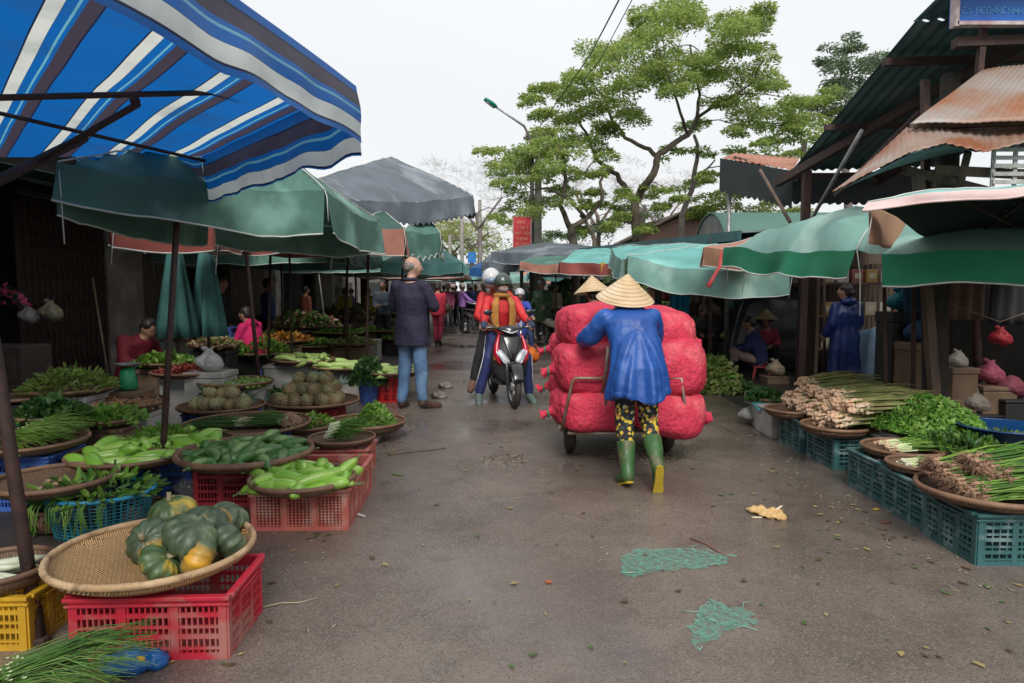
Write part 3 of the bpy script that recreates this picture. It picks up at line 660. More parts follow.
# houses behind
o = root('brick_house', 'low house with reddish gable behind the trees', 'house', (7.6,27,0))
m = MB(); m.prism([(-2.9,0,0),(2.2,0,0),(2.2,0,3.1),(-.6,0,4.45),(-2.9,0,3.4)],(0,8,0)); m.build('wall', M('pinkish_brick',(.33,.20,.17),(.26,.15,.13),9,.85,.3,20,stretch=(6,6,.3)), o, smooth=False)
for s_ in ((V(-3.3,-.3,3.25),V(-.6,-.3,4.6)),(V(2.6,-.3,2.95),V(-.6,-.3,4.6))):
    m = MB(); corr(m, s_[0],s_[0]+V(0,8.6,0),s_[1]+V(0,8.6,0),s_[1],60,.02,.2); m.build('roof', M('grey_brown_roof',(.30,.24,.20),(.2,.16,.13),3,.8), o, solid=.08)
for x in (-1.6,.4):
    w = MB(); w.box((x,-.02,2.2),(.9,.06,.9)); w.build('window', M('dark_window',(.02,.02,.022),None,5,.2), o, smooth=False)
o = root('barn_roof_shed', 'shed with rounded dark green roof behind the canopies', 'shed', (7.2,18,0))
m = MB()
m.grid(lambda a,b: V(-1.9+3*b*3.2, -1+0*a, 0)+V(0, 3.2*a, 2.5+.95*math.sin(a*math.pi)**.7), 20, 20); m.build('roof', M('green_tiles',(.10,.20,.16),(.06,.13,.11),14,.7,.4,40,stretch=(8,1,1)), o, solid=.05)
m = MB(); m.box((2.8,.7,1.25),(9,2.8,2.5)); m.build('wall', M('grey_render',(.32,.31,.30),None,3,.85), o, smooth=False)
m = MB(); m.prism([(-1.86,-.9,2.5)]+[(-1.86,-1+3.2*i/10,2.48+.93*math.sin(i/10*math.pi)**.7) for i in range(1,10)]+[(-1.86,2.1,2.5)],(.05,0,0)); m.build('gable', M('grey_render'if 0 else 'grey_gable',(.28,.28,.27),None,3,.85), o, smooth=False)
# long low roof line behind the teal canopies
o = root('long_market_roof', 'long dark green roof edge running behind the teal canopies', 'roof', (3.2,13,0)); off=V(3.2,13,0)
a,b = P(572,250,17.5), P(740,232,9.8)
m = MB(); corr(m, a-off,b-off,b+V(4,1.5,.3)-off,a+V(6,1,.35)-off,120,.012,.12); m.build('roof_sheet', DG, o, solid=.01)
m = MB(); m.bar(a-off+V(0,0,-.05),b-off+V(0,0,-.05),.05,.14); m.build('fascia', M('dark_teal_paint',(.03,.09,.10),None,6,.5), o, smooth=False)
for t in (.1,.5,.9):
    q = a*(1-t)+b*t; m = MB(); m.tube([V(q.x,q.y,0)-off,q-off],.03,8); m.build('post', RUST, o)
# stall back-boards right side, dim goods shelves
o = root('shelf_rack', 'wooden rack stacked with stall goods behind the blue raincoat vendor', 'rack', (5.5,10.6,0))
for z in (.5,1.0,1.5):
    m = MB(); m.box((0,0,z),(1.7,.4,.03)); m.build('shelf', WOOD, o, smooth=False)
for x in (-.85,.85):
    m = MB(); m.box((x,0,.95),(.05,.42,1.9)); m.build('upright', WOOD, o, smooth=False)
cols = [(.5,.42,.3),(.2,.35,.5),(.55,.5,.45),(.5,.3,.1),(.35,.12,.1),(.6,.58,.5)]
for j,z in enumerate((.515,1.015,1.515)):
    for i in range(7):
        c_ = cols[(i*5+j*3)%6]; q = root('goods_box', 'small goods box on the wooden rack behind the vendors', 'box', (4.85+i*.22,10.6,z), group='boxes on the rack')
        m = MB(); m.box((0,0,.1),(.17,.22,.2)); m.build('carton', M('carton%d'%((i*5+j*3)%6),c_), q, smooth=False, bevel=.006); m = MB(); m.box((0,-.115,.1),(.1,.004,.08)); m.build('label', M('carton_label',(.6,.55,.4)), q, smooth=False)

o = root('board_wall', 'dark board wall behind the slatted fence', 'wall', (5.6,14.2,0)); m = MB(); m.box((.6,0,1.1),(5.6,.08,2.2)); m.build('boards', BRICKD, o, smooth=False)
m = MB(); m.box((.6,.06,.3),(5.6,.05,.1)); m.build('rail', WOOD, o, smooth=False)
for k,(x,y,w,h,c_) in enumerate(((-9,52,9,3.2,(.12,.11,.10)),(0.5,62,9,2.7,(.10,.10,.09)),(10,48,12,2.8,(.13,.10,.09)))):
    o = root('far_building', ['low grey building at far left end of the street','low dark building closing the far street end','low brown building at the far right end'][k], 'building', (x,y,0))
    m = MB(); m.box((0,0,h/2),(w,4,h)); m.build('wall', M('far_wall%d'%k,c_,None,2,.9), o, smooth=False)
    m = MB(); m.prism([(-w/2-.3,-2.3,h),(w/2+.3,-2.3,h),(w/2+.3,0,h+1),(-w/2-.3,0,h+1)],(0,0,.08)); m.prism([(-w/2-.3,2.3,h),(-w/2-.3,.02,h+1),(w/2+.3,.02,h+1),(w/2+.3,2.3,h)],(0,0,.08)); m.build('roof', DG, o, smooth=False)
    for i in range(4): mm = MB(); mm.box((-w*.36+i*w*.24,-2.01,1.2),(w*.13,.06,1.5)); mm.build('window', M('dark_window',(.02,.02,.022),None,5,.2), o, smooth=False)
# unseen shop row behind camera and dark awning, added to shade left stalls
m = MB()
b2 = root('added_shade_awning', 'added dark awning sheet along the shop fronts, shading the left stalls', 'awning', (X0,3,0))
m.grid(lambda a,b: V(.1+1.35*a, -9+18.5*b, 2.62-.22*a+.03*noise.noise(V(a*3,b*14,1))), 8, 60); m.build('sheet', DARKG, b2, solid=.006)
for y in (-8,-3,2.2,6.2): mm = MB(); mm.tube([(1.4,y,0),(1.4,y,2.4)],.025,8); mm.build('post', RUST, b2)
b3 = root('market_building', 'unseen row of shops added behind the camera to shade the left stalls', 'building', (X0,-4,0))
m = MB(); m.box((-.1,0,1.6),(.2,9.6,3.2)); m.build('front_wall', DARKW, b3, smooth=False)
m = MB(); m.box((-1.5,0,3.3),(3.5,9.6,.12)); m.build('roof', DG, b3, smooth=False)
# ================================================================= crates, trays, produce
def cratemesh(w, d, h, cell=.02, rib=.012, panels=3, t=.012, rows=5):
    m = MB()
    def wall(p0, p1, blank=None):
        p0 = V(*p0); p1 = V(*p1); L_ = (p1-p0).length; ux = (p1-p0)/L_; nrm = V(ux.y,-ux.x,0)
        n = max(4, int(L_/cell)); seg = L_/n
        rz = math.atan2(ux.y, ux.x); ms = [round(i*n/panels) for i in range(panels+1)]
        for i in range(n+1):
            big = i in ms
            wd = .030 if big else .0062
            c = p0+ux*(i*seg); 
            if i == 0: c += ux*wd/2
            if i == n: c -= ux*wd/2
            m.box((c.x,c.y,h/2), (wd, t*(1.25 if big else .7), h-.004), rz)
        for k,(z,hh) in enumerate([(.0,.028)]+[((i+1)*.84/rows, (.009+.008*(i%2)) if rows<9 else .0045) for i in range(rows)]):
            c = (p0+p1)/2
            m.box((c.x,c.y,h*z+hh/2), (L_-.01, t*.98, hh), rz)
        c = (p0+p1)/2; m.box((c.x,c.y,h*.93), (L_-.01,t*1.1,h*.14), rz)
    a=w/2; b=d/2; k=.965
    wall((-a*k,-b*k,0),(a*k,-b*k,0)); wall((a*k,b*k,0),(-a*k,b*k,0)); wall((a*k,-b*k,0),(a*k,b*k,0)); wall((-a*k,b*k,0),(-a*k,-b*k,0))
    m.box((0,0,.008),(w*.95,d*.95,.012))
    r = MB()
    for cx,cy,sx,sy in ((0,-b,w+.012,.03),(0,b,w+.012,.03),(-a,0,.03,d-.032),(a,0,.03,d-.032)): r.box((cx,cy,h-.004),(sx,sy,.016)); r.box((cx*(1.0),cy,h-.03),(sx*.995,sy*.55,.01))
    return m, r
CR = {}
def crate(label, loc, w, d, h, mat, rz=0, group='plastic crates', corner='fl', cell=.021, rimmat=None, rows=5):
    key = (w,d,h,mat.name)
    if corner == 'fl': o_ = V(w/2, d/2, 0)
    elif corner == 'fr': o_ = V(-w/2, d/2, 0)
    else: o_ = V(0,0,0)
    c = Vector(loc)+Matrix.Rotation(rz,3,'Z')@o_
    o = root('plastic_crate', label, 'crate', c, rz, group)
    if key not in CR:
        m, r = cratemesh(w,d,h,cell,rows=7 if mat is GRNP else (12 if mat is PINKP else 5)); CR[key] = (m.build('crate_body', mat, o, smooth=False), r.build('rim', rimmat or mat, o, smooth=False, bevel=.003))
    else:
        for q in CR[key]: e = q.copy(); COL.objects.link(e); e.parent = o
    return o
REDP = M('red_plastic', (.52,.02,.045), (.38,.02,.035), 5, .42, .15, 20, c3=(.36,.14,.12), s3=5)
PINKP = M('faded_red_plastic', (.50,.14,.11), (.38,.09,.07), 6, .5, .1, 20, c3=(.5,.25,.2), s3=7)
DREDP = M('dark_red_plastic', (.40,.03,.04), (.28,.02,.03), 6, .5)
BLUEP = M('blue_plastic', (.05,.13,.42), (.03,.08,.28), 6, .45)
GRNP = M('teal_green_plastic', (.04,.135,.135), (.028,.09,.095), 6, .45, .1, 20, c3=(.16,.24,.24), s3=9)
YELP = M('yellow_plastic', (.70,.42,.02), (.5,.28,.02), 6, .45)
FOAM = M('styrofoam', (.42,.42,.41), (.27,.26,.24), 5, .8, .2, 90, c3=(.4,.37,.33), s3=3)
RIM = M('split_bamboo_rim', (.60,.42,.24), (.42,.27,.14), 9, .6, .5, 60, c3=(.22,.13,.07), s3=11)
RIMD = M('dark_bamboo_rim', (.24,.135,.075), (.14,.075,.045), 9, .6, .2, 60)
WV = mat_weave('bamboo_weave', (.74,.46,.20), (.14,.07,.03))
WVD = mat_weave('dark_bamboo_weave', (.26,.15,.085), (.045,.026,.016))
def tray(label, u, v, z, wpx, depth=.07, dark=True, group='bamboo trays', tilt=0, loc=None, R=None, rim=.011):
    if loc is None:
        loc = G(u, v, z); R = wpx/2/F*math.hypot(loc.y, 0)*1.01
        # pixel half width measured at constant depth
        R = wpx/2/F*(loc.y*cp+(HC-z)*sp)
    o = root('bamboo_tray', label, 'tray', (loc[0],loc[1],loc[2]-depth), group=group)
    if tilt: o.rotation_euler = tilt
    r = R-rim
    prof = [(0.001,.004),(r*.55,.006),(r*.82,.02),(r*.95,depth*.55),(r,depth*.95)]
    outer = [(r+.008,depth*.95),(r*.96+.008,depth*.5),(r*.82+.006,.006),(r*.5,-.006),(.001,-.008)]
    m = MB(); m.lathe(prof+outer, n=40, wob=.02); m.build('bowl', WVD if dark else WV, o)
    m = MB(); m.torus((0,0,depth), r+.006, rim, 44, 8, zs=1.15, wob=.02); rm = m.build('rim', RIMD if dark else RIM, o)
    return V(loc[0],loc[1],loc[2]-depth), R, depth
def foambox(label, c, w, d, h, rz=0, group='styrofoam boxes', mat=None):
    o = root('foam_box', label, 'box', c, rz, group)
    m = MB(); m.box((0,0,h*.45),(w,d,h*.9)); m.build('box', mat or FOAM, o, smooth=False, bevel=.012)
    m = MB(); m.box((0,0,h*.95+.002),(w+.02,d+.02,h*.1)); m.build('lid', mat or FOAM, o, smooth=False, bevel=.01)
    return o
# ---- produce prototypes (built once, placed by copying)
PROTO = {}
def gourd_mesh(L, r, bend, seed, neck=.6, nose=True):
    m = MB(); rr = random.Random(seed); pts=[]; rs=[]
    for i in range(11):
        t = i/10; k = (math.sin(math.pi*min(1,t*1.02+.0))**.34 if 0<t<1 else .12)
        prof = k*(neck+(1-neck)*min(1,t*1.6))
        pts.append(V((t-.5)*L, bend*math.sin(t*math.pi)*L, 0)); rs.append(r*max(.12,prof))
    m.tube(pts, rs, 10); return m
def proto(kind):
    if kind in PROTO: return PROTO[kind]
    hid = V(0,0,-50)
    def mk(meshes): PROTO[kind] = meshes; return meshes
    STEM = M('green_stem', (.16,.24,.07), (.10,.13,.05), 9, .7)
    if kind == 'gourd':
        mt = M('pale_green_gourd', (.30,.54,.07), (.17,.38,.04), 4, .3, .08, 20, stretch=(.5,4,4), c3=(.42,.56,.16), s3=7)
        out = []
        for s in range(4):
            m = gourd_mesh(.20,.036,.06*(s-1.5)*.4,s); st = MB(); st.tube([(-.10,0,0),(-.128,.0,.006),(-.142,.004,.012)],[.008,.005,.006],6); out.append((m.mesh('gourd'),mt,st.mesh('stem'),STEM))
        return mk(out)
    if kind == 'cuke':
        mt = M('dark_cucumber', (.07,.19,.04), (.035,.11,.028), 6, .35, .15, 60, c3=(.27,.42,.14), s3=6)
        out = []
        for s in range(4):
            m = gourd_mesh(.175,.028,.1*(s-1.5)*.5,s+9,.85); st = MB(); st.tube([(-.092,0,0),(-.105,.0,.003)],[.006,.005],6); out.append((m.mesh('cucumber'),mt,st.mesh('stem'),STEM))
        return mk(out)
    if kind == 'luffa':
        mt = M('pale_luffa', (.42,.56,.18), (.28,.44,.10), 5, .45, .2, 40, stretch=(.3,5,5), c3=(.50,.56,.30), s3=4)
        out = []
        for s in range(4):
            m = gourd_mesh(.30,.034,.12*(s-1.5)*.5,s+19,.7); st = MB(); st.tube([(-.145,0,0),(-.17,.0,.006)],[.010,.008],6); out.append((m.mesh('luffa'),mt,st.mesh('stem'),STEM))
        return mk(out)
    if kind == 'lime':
        mt = M('lime_green', (.16,.26,.05), (.09,.17,.03), 8, .35, .2, 90)
        m = MB(); m.ell((0,0,0),(.026,.024,.024),9,7); st=MB(); st.tube([(.024,0,0),(.029,0,0)],.003,5); return mk([(m.mesh('lime'),mt,st.mesh('stem'),STEM)])
    if kind == 'pine':
        mt = M('pineapple_skin', (.30,.21,.10), (.15,.13,.07), 14, .7, .8, 45, c3=(.30,.33,.16), s3=4)
        lf = M('pineapple_leaf', (.20,.30,.22), (.12,.20,.14), 7, .5)
        out=[]
        for s in range(2):
            m = MB(); r_=random.Random(s)
            m.tube([(x,0,0) for x in (-.095,-.085,-.04,0,.04,.08,.092)],[.02,.045,.058,.061,.057,.043,.02],14)
            for i in range(9):
                for k in range(12):
                    x=-.08+i*.02; a=(k+.5*(i%2))*math.pi/6; rr=.061*math.sqrt(max(.1,1-(x/.105)**2)); m.ell((x,rr*math.cos(a),rr*math.sin(a)),(.009,.011,.011) ,5,4)
            l = MB()
            for i in range(26):
                a=r_.uniform(0,6.28); sp_=r_.uniform(.1,.75); L_=r_.uniform(.07,.13); d=V(1,math.cos(a)*sp_,math.sin(a)*sp_).normalized(); e=d+V(0,math.cos(a),math.sin(a))*.25
                b_=V(.09,0,0)+V(0,math.cos(a),math.sin(a))*.012; x,y,_=frame(d)
                l.add([b_-x*.009,b_+x*.009,b_+d*L_*.6+x*.007,b_+d*L_*.6-x*.007,b_+(d*.6+e*.4)*L_],[(0,1,2,3),(3,2,4)])
            out.append((m.mesh('pineapple'),mt,l.mesh('crown'),lf))
        return mk(out)
    if kind == 'bulbroot':
        mt = M('ginger_root', (.34,.20,.10), (.22,.12,.065), 10, .8, .5, 60)
        m = MB(); m.tube([(-.04,0,0),(-.01,.006,.004),(.03,-.004,0),(.045,0,0)],[.008,.016,.013,.006],7); m.tube([(0,0,0),(.01,.03,.01)],[.012,.008],6)
        st = MB(); st.ell((-.02,.004,.012),(.01,.009,.008),6,5); return mk([(m.mesh('root'),mt,st.mesh('knob'),mt)])
def place(kind, name, c, rot, label, cat, group, scale=1, simple=False):
    pr = proto(kind); p = pr[rnd.randrange(len(pr))]
    o = bpy.data.objects.new(name, p[0]); COL.objects.link(o)
    if not p[0].materials: p[0].materials.append(p[1]); p[0].polygons.foreach_set('use_smooth',[True]*len(p[0].polygons))
    o.location = c; o.rotation_euler = rot; o.scale = (scale,)*3; tag(o,label,cat,group)
    if not simple:
        if not p[2].materials: p[2].materials.append(p[3])
        s = bpy.data.objects.new(p[2].name.split('.')[0], p[2]); COL.objects.link(s); s.parent = o
    return o
def pile(kind, name, T, n, h, label, cat, L=.2, r=.03, fill=.8, yaw=None, seed=1, scale=1, simple=False, cen=(0,0), top=None, extraz=0):
    loc, R, dep = T; rr = random.Random(seed); Rf = R*fill; done=[]
    for i in range(n):
        best=None
        for _ in range(10):
            a = rr.uniform(0,6.283); q = math.sqrt(rr.random())*max(.01,(Rf-L*.33)); x,y = q*math.cos(a)+cen[0], q*math.sin(a)+cen[1]
            lvl = r + .01
            for (px,py,pz) in done:
                dd = math.hypot(x-px,y-py)
                if dd < r*2.0+L*.12: lvl = max(lvl, pz + r*1.25*(1-dd/(r*2+L*.12)*.6))
            if best is None or lvl < best[2]: best=(x,y,lvl)
        x,y,lvl = best
        lim = h*(1-(math.hypot(x,y)/max(R,.01))**2)+r
        lvl = min(lvl, max(lim, r+.01)); done.append((x,y,lvl))
        yw = rr.uniform(0,6.28) if yaw is None else yaw+rr.gauss(0,.35)
        place(kind, name, loc+V(x,y,lvl+extraz), (rr.uniform(0,6.28), rr.gauss(0,.13), yw), label, cat, name_group(name,label), scale*rr.uniform(.88,1.1), simple)
def name_group(n, l):
    w = n.split('_')[-1]; return (w+'s'+l.split(w,1)[1]) if w in l else l
def leaves(name, label, cat, c, R, h, n, mats, size=.03, seed=1, upright=.5, aspect=1.6, curl=.3, kind='stuff', parent=None, curlyedge=0):
    """heap of leaves; one mesh per shade"""
    rr = random.Random(seed); mbs = [MB() for _ in mats]
    for i in range(n):
        a = rr.uniform(0,6.283); q = math.sqrt(rr.random()); x,y = q*R*math.cos(a), q*R*math.sin(a)
        z = h*(1-q*q)*rr.uniform(.45,1.05)+.01
        d = V(math.cos(a)*q*1.1+rr.gauss(0,.5), math.sin(a)*q*1.1+rr.gauss(0,.5), upright+rr.gauss(0,.35)).normalized()
        X,Y,_ = frame(d); t = rr.uniform(0,3.14); Xr = X*math.cos(t)+Y*math.sin(t); Nn = d.cross(Xr)
        s = size*rr.uniform(.6,1.3); p = V(x,y,z)
        b0 = p; m1 = p+d*s*aspect*.5+Nn*s*curl*.3; tp_ = p+d*s*aspect+Nn*s*curl*-.5
        mb = mbs[rr.randrange(len(mats))]
        mb.add([b0, m1-Xr*s*.5+Nn*s*.15, m1, m1+Xr*s*.5+Nn*s*.15, tp_-Xr*s*.22, tp_+Xr*s*.22, tp_+d*s*.15], [(0,2,1),(0,3,2),(1,2,6,4),(2,3,5,6)])
    if parent is None:
        o = root(name, label, cat, c); o['kind'] = kind
        off = V(0,0,0)
    else: o = parent
    base = V(0,0,0) if parent is None else Vector(c)
    for k,(mb,mt) in enumerate(zip(mbs,mats)):
        for i in range(len(mb.v)): mb.v[i] = (mb.v[i][0]+base.x, mb.v[i][1]+base.y, mb.v[i][2]+base.z)
        if mb.v: mb.build('leaves', mt, o, smooth=False)
    return o
def lm(key, c): return M(key, c, tuple(x*.65 for x in c), 9, .5, transl=.3)
LG = [lm('leaf_green_1',(.15,.33,.04)), lm('leaf_green_2',(.08,.22,.03)), lm('leaf_green_3',(.26,.44,.07))]
LD = [lm('leaf_dark_1',(.035,.12,.03)), lm('leaf_dark_2',(.06,.17,.04)), lm('leaf_dark_3',(.10,.22,.05))]
LY = [lm('leaf_yellow_1',(.30,.38,.10)), lm('leaf_yellow_2',(.22,.32,.07)), lm('leaf_yellow_3',(.40,.44,.18))]
ROOTB = M('root_tan', (.58,.40,.27), (.42,.26,.17), 12, .8, .5, 60)
ROOTD = M('root_brown', (.37,.23,.145), (.24,.14,.09), 14, .85, .6, 60)
def bundle(label, c, L, rad, n, yaw, rootmat=ROOTB, lmats=None, rootr=.012, pitch=.12, group=None, seed=3, whites=.18, name='onion_bundle', droop=.3, hairy=False, cat='spring onions', wd=.0045, stemm=None):
    """spring onions: bulbs at the near end, stalks fanning to +x"""
    rr = random.Random(seed); o = root(name, label, cat, c, yaw, group); lmats = lmats or LG[:2]
    bl = MB(); wh = MB(); gs = [MB() for _ in lmats]
    for i in range(n):
        a = rr.uniform(0,6.28); q = math.sqrt(rr.random())*rad; y,z = q*math.cos(a), abs(q*math.sin(a))*.75+.012
        x0 = rr.uniform(-.02,.05)*L/.3; Li = L*rr.uniform(.75,1.1); sy = rr.gauss(0,.12)+y*1.2
        p = [V(x0,y,z), V(x0+Li*whites,y*1.02,z+pitch*Li*whites)]
        q3 = V(x0+Li*.6, y+sy*Li*.5, z+pitch*Li*.6+rr.gauss(0,.01)); q4 = V(x0+Li, y+sy*Li*1.1+rr.gauss(0,.02), max(.0,z+pitch*Li*.7-droop*Li*.3*rr.random()))
        bl.ell(p[0], (rootr*1.15,rootr*rr.uniform(.7,1.1),rootr), 6, 5)
        if hairy:
            for k in range(13):
                d = V(-rr.random()*.8-.1, rr.gauss(0,.6), rr.gauss(0,.5)).normalized()*rr.uniform(.015,.045)
                bl.tube([p[0],p[0]+d*.6+V(0,0,.003),p[0]+d+V(0,0,-.006)],[.0028,.0018,.001],3,cap=False)
        wh.tube(p, [rootr*.5,wd*1.0], 5, cap=False)
        gs[rr.randrange(len(gs))].tube([p[1],q3,q4],[wd,wd*1.1,wd*.35],4,cap=False,flat=.6)
    bl.build('bulbs', rootmat, o); wh.build('white_stems', stemm or M('stem_white',(.55,.60,.36),(.45,.52,.28),9,.5), o)
    for g_, mt in zip(gs, lmats): g_.build('green_stalks', mt, o)
    return o
def bag(name, label, c, r, mat, seed, cat='bag', tie=True, flat=1, handles=False):
    m = MB(); rr=random.Random(seed); m.ell((0,0,r*.62*flat),(r,r*.85,r*.66*flat),14,10); m.ell((r*.15,0,r*.95*flat),(r*.6,r*.55,r*.5*flat),12,8)
    if tie: m.cap2((0,0,r*1.25*flat),(r*.25,0,r*1.6*flat),r*.12,r*.14,8); m.cap2((r*.1,0,r*1.45*flat),(-r*.35,r*.1,r*1.6*flat),r*.07,r*.10,8)
    me = fuse(m, r/14, 1, disp=r*.34, dscale=1.6/r*.5); o = link(name, me, mat, None, True, c); tag(o,label,cat)
    if handles:
        for s in (-1,1):
            h = MB(); h.tube([V(s*r*.1,0,r*1.3),V(s*r*.35,0,r*2.0),V(s*r*.55,0,r*1.95),V(s*r*.6,0,r*1.25)],.008,6,flat=.5); h.build('handle', mat, o)
    return o
def bagmat(key, c, tr=.4): return M(key, c, tuple(x*.7 for x in c), 9, .25, .8, 18, transl=tr)
WHITEBAG = bagmat('white_plastic_bag', (.66,.68,.66)); GREYBAG = bagmat('grey_plastic_bag', (.20,.21,.23)); BLUEBAG = bagmat('blue_plastic_bag', (.02,.16,.50), .2)
GREENBAG = bagmat('green_plastic_bag', (.03,.30,.16), .2)

# ================================================================= LEFT STALLS
# -- near red crate with the pumpkin basket
p0 = G(229,660); 
crate('bright red perforated crate under the big pumpkin basket', p0+V(.005,0,0), .60, .40, .25, REDP, .04, corner='fr')
T = tray('big pale woven basket holding the pumpkins', 155, 548, .335, 190, .07, dark=False, rim=.013, group='bamboo trays')
PUMPD = M('pumpkin_dark', (.045,.085,.055), (.10,.15,.11), 16, .42, .2, 40, c3=(.08,.12,.07), s3=22, stretch=(1,1,.5))
def pump_mat(key, base, orange, s, lo=.5):
    m = M(key, base, tuple(x*1.9+.02 for x in base), 18, .42, .15, 40, stretch=(1,1,.35), c3=orange, s3=s); return m
PM = [pump_mat('pumpkin_skin_green', (.038,.058,.028), (.15,.19,.10), 20), pump_mat('pumpkin_skin_orange', (.038,.058,.028), (.66,.34,.03), 5.2), pump_mat('pumpkin_skin_yellow', (.05,.085,.03), (.58,.40,.05), 15)]
def pumpkin(u, v, wpx, z, mt, label, tilt, squash=.72, seed=1, ribs=11):
    c = G(u, v, z); r = wpx/2/F*c.y*1.2; m = MB(); vsx=[]; n=44; k=16
    for i in range(k+1):
        ph = math.pi*i/k-math.pi/2
        for j in range(n):
            a = 2*math.pi*j/n; rb = 1-.11*abs(math.cos(a*ribs/2))**4*math.cos(ph)**.5 if math.cos(ph)>1e-6 else 1
            rb += .03*noise.noise(V(math.cos(a)*2,math.sin(a)*2,seed))
            dim = 1-.16*math.exp(-((1-abs(math.sin(ph)))/.12)**1.2)
            vsx.append((r*rb*math.cos(ph)*math.cos(a), r*rb*math.cos(ph)*math.sin(a), r*squash*math.sin(ph)*dim*rb))
    fs=[(i*n+j,i*n+(j+1)%n,(i+1)*n+(j+1)%n,(i+1)*n+j) for i in range(k) for j in range(n)]
    m.add(vsx,fs); o = m.build('pumpkin', mt, None); o.location = c; o.rotation_euler = tilt; tag(o,label,'pumpkin','pumpkins in the basket')
    if seed in (2,5,6,8,9): return o
    s = MB(); s.tube([(0,0,r*squash*.8),(.002,0,r*squash*.98),(.008,.004,r*squash*1.0+.022)],[.017,.009,.011],7); s.build('stem', M('pumpkin_stem',(.38,.34,.20),(.25,.2,.1),9,.8), o)
    return o
pumpkin(230,517,34,.365,PM[0],'small dark pumpkin squeezed at the back right of basket',(.3,.5,1),seed=9)
pumpkin(208,522,42,.37,PM[1],'dark pumpkin with an orange stripe at the back of basket',(.2,.1,2.2),seed=2)
pumpkin(173,514,40,.375,PM[2],'round yellow green pumpkin with stalk at the basket back',(.1,-.2,.4),.78,3)
pumpkin(151,542,42,.345,PM[1],'dark green pumpkin with orange patch at the left of the heap',(.9,-.5,.3),seed=4)
pumpkin(228,541,38,.35,PM[0],'dark ribbed pumpkin resting against the right basket rim',(-.4,1.0,.2),seed=5)
pumpkin(198,558,40,.34,PM[1],'pumpkin with yellow orange end at the front right',(.2,-1.1,.15),.7,6)
pumpkin(160,564,40,.335,PM[2],'mottled yellow pumpkin at the front left of the heap',(.15,.9,.3),.62,7)
pumpkin(190,537,47,.41,PM[0],'large dark green pumpkin on top of the heap',(.5,.25,.9),.74,8)
# -- bottom-left greens
gl = G(40,690,.14); T = tray('basket edge below the long green chives at the picture corner', 30, 700, .16, 90, .08)
foambox('low foam box under the chive basket', (T[0].x,T[0].y,0), .3,.3,T[0].z-.01)
for i in range(6):
    bundle('heap of long green chives at the bottom left corner', T[0]+V(-.20+.03*i,-.02+.06*math.sin(i*2),.09+.012*i), .36,.05,60, -.35+.22*i, LG[0], [LG[0],LD[2],LG[1],LY[1]], .003, .10, 'chive bundles', 40+i, .03, 'chive_bundle', 1.0, cat='chives', wd=.0028)
o = bag('plastic_bag','crumpled shiny blue plastic bag on the ground by the chives',G(122,672),.10,BLUEBAG,3,tie=False,flat=.6)
o = bag('plastic_bag','smaller crumpled blue plastic lying before the red crate',G(150,668),.065,BLUEBAG,8,tie=False,flat=.7)
m=MB(); m.ell((-.01,-.045,.06),(.02,.008,.012),8,6); m.build('yellow_print', YELP, o)
crate('yellow perforated crate at the left picture edge', G(30,652), .55,.38,.22, YELP, .02, corner='fr')
T = tray('small tray of white radishes at the left edge', -2, 566, .30, 100, .07)
RAD = M('white_radish',(.60,.62,.50),(.45,.5,.33),7,.45)
for i in range(7):
    m = MB(); m.tube([(-.09,0,0),(-.05,0,0),(.03,0,0),(.08,0,0),(.13,.005,0)],[.01,.022,.02,.013,.003],9); o=m.build('radish',RAD,None); o.location=T[0]+V(-.05+.03*(i%3),-.10+.035*i,.035+.02*(i%2)); o.rotation_euler=(0,0,.2*i-.4); tag(o,'white radish piled in the tray above the yellow crate','radish','white radishes')
    l=MB(); l.tube([(-.09,0,0),(-.13,.01,.01)],[.007,.004],5); l.build('leaf_stub',LG[0],o)
# -- blue-green laundry-like basket with greens
bc = G(72,548)+V(0,.27,0); o = root('plastic_basket','round blue green plastic basket stuffed with greens','basket',bc)
m = MB(); hb=.24
for k in range(44):
    a=k*2*math.pi/44; m.bar((.24*math.cos(a),.20*math.sin(a),0),(.29*math.cos(a),.25*math.sin(a),hb),.010,.004,up=V(math.cos(a),math.sin(a),0))
for z in [i*.02 for i in range(1,12)]:
    q=z/hb; n=44; m.tube([( (.24+.05*q)*math.cos(i*2*math.pi/n),(.20+.05*q)*math.sin(i*2*math.pi/n),z) for i in range(n+1)],.003,4)
m.lathe([(.001,.004),(.2,.005)],n=24); m.build('lattice', M('blue_green_plastic',(.03,.20,.24),(.02,.12,.16),6,.45), o, smooth=False)
m = MB(); n=44; m.tube([(.293*math.cos(i*2*math.pi/n),.253*math.sin(i*2*math.pi/n),hb) for i in range(n+1)],.013,6); m.build('rim', M('bright_blue_plastic',(.03,.27,.45),None,6,.4), o)
leaves('green_herbs','tangled green herbs spilling over the blue green basket','herbs',bc+V(0,0,hb-.02),.27,.07,260,LG,.03,5,.2,3.2)
for i in range(5):
    m=MB(); rr=random.Random(i)
    for k in range(9): x=-.2+i*.09+rr.gauss(0,.015); m.tube([(x,-.235,hb+.01),(x+.005,-.285-.01*rr.random(),hb-.02),(x+rr.gauss(0,.02),-.285,hb-.08-.1*rr.random())],.0025,4,cap=False)
    q=m.build('hanging_stalks',LG[i%3],None,loc=bc); tag(q,'green stalks hanging down the front of the blue green basket','stalks','hanging stalks')
T = tray('shallow brown tray almost empty over the blue green basket', 54, 478, .33, 112, .06, rim=.014)
ST2 = bc
foambox('foam box hidden under the shallow brown tray', (T[0].x-.08,T[0].y+.3,0), .4,.16,T[0].z-.02)
leaves('vegetable_scraps','few dry scraps left in the shallow brown tray','scraps',T[0]+V(0,0,.01),T[1]*.4,.01,24,[ROOTD,LY[0]],.02,4,.1,1.5)
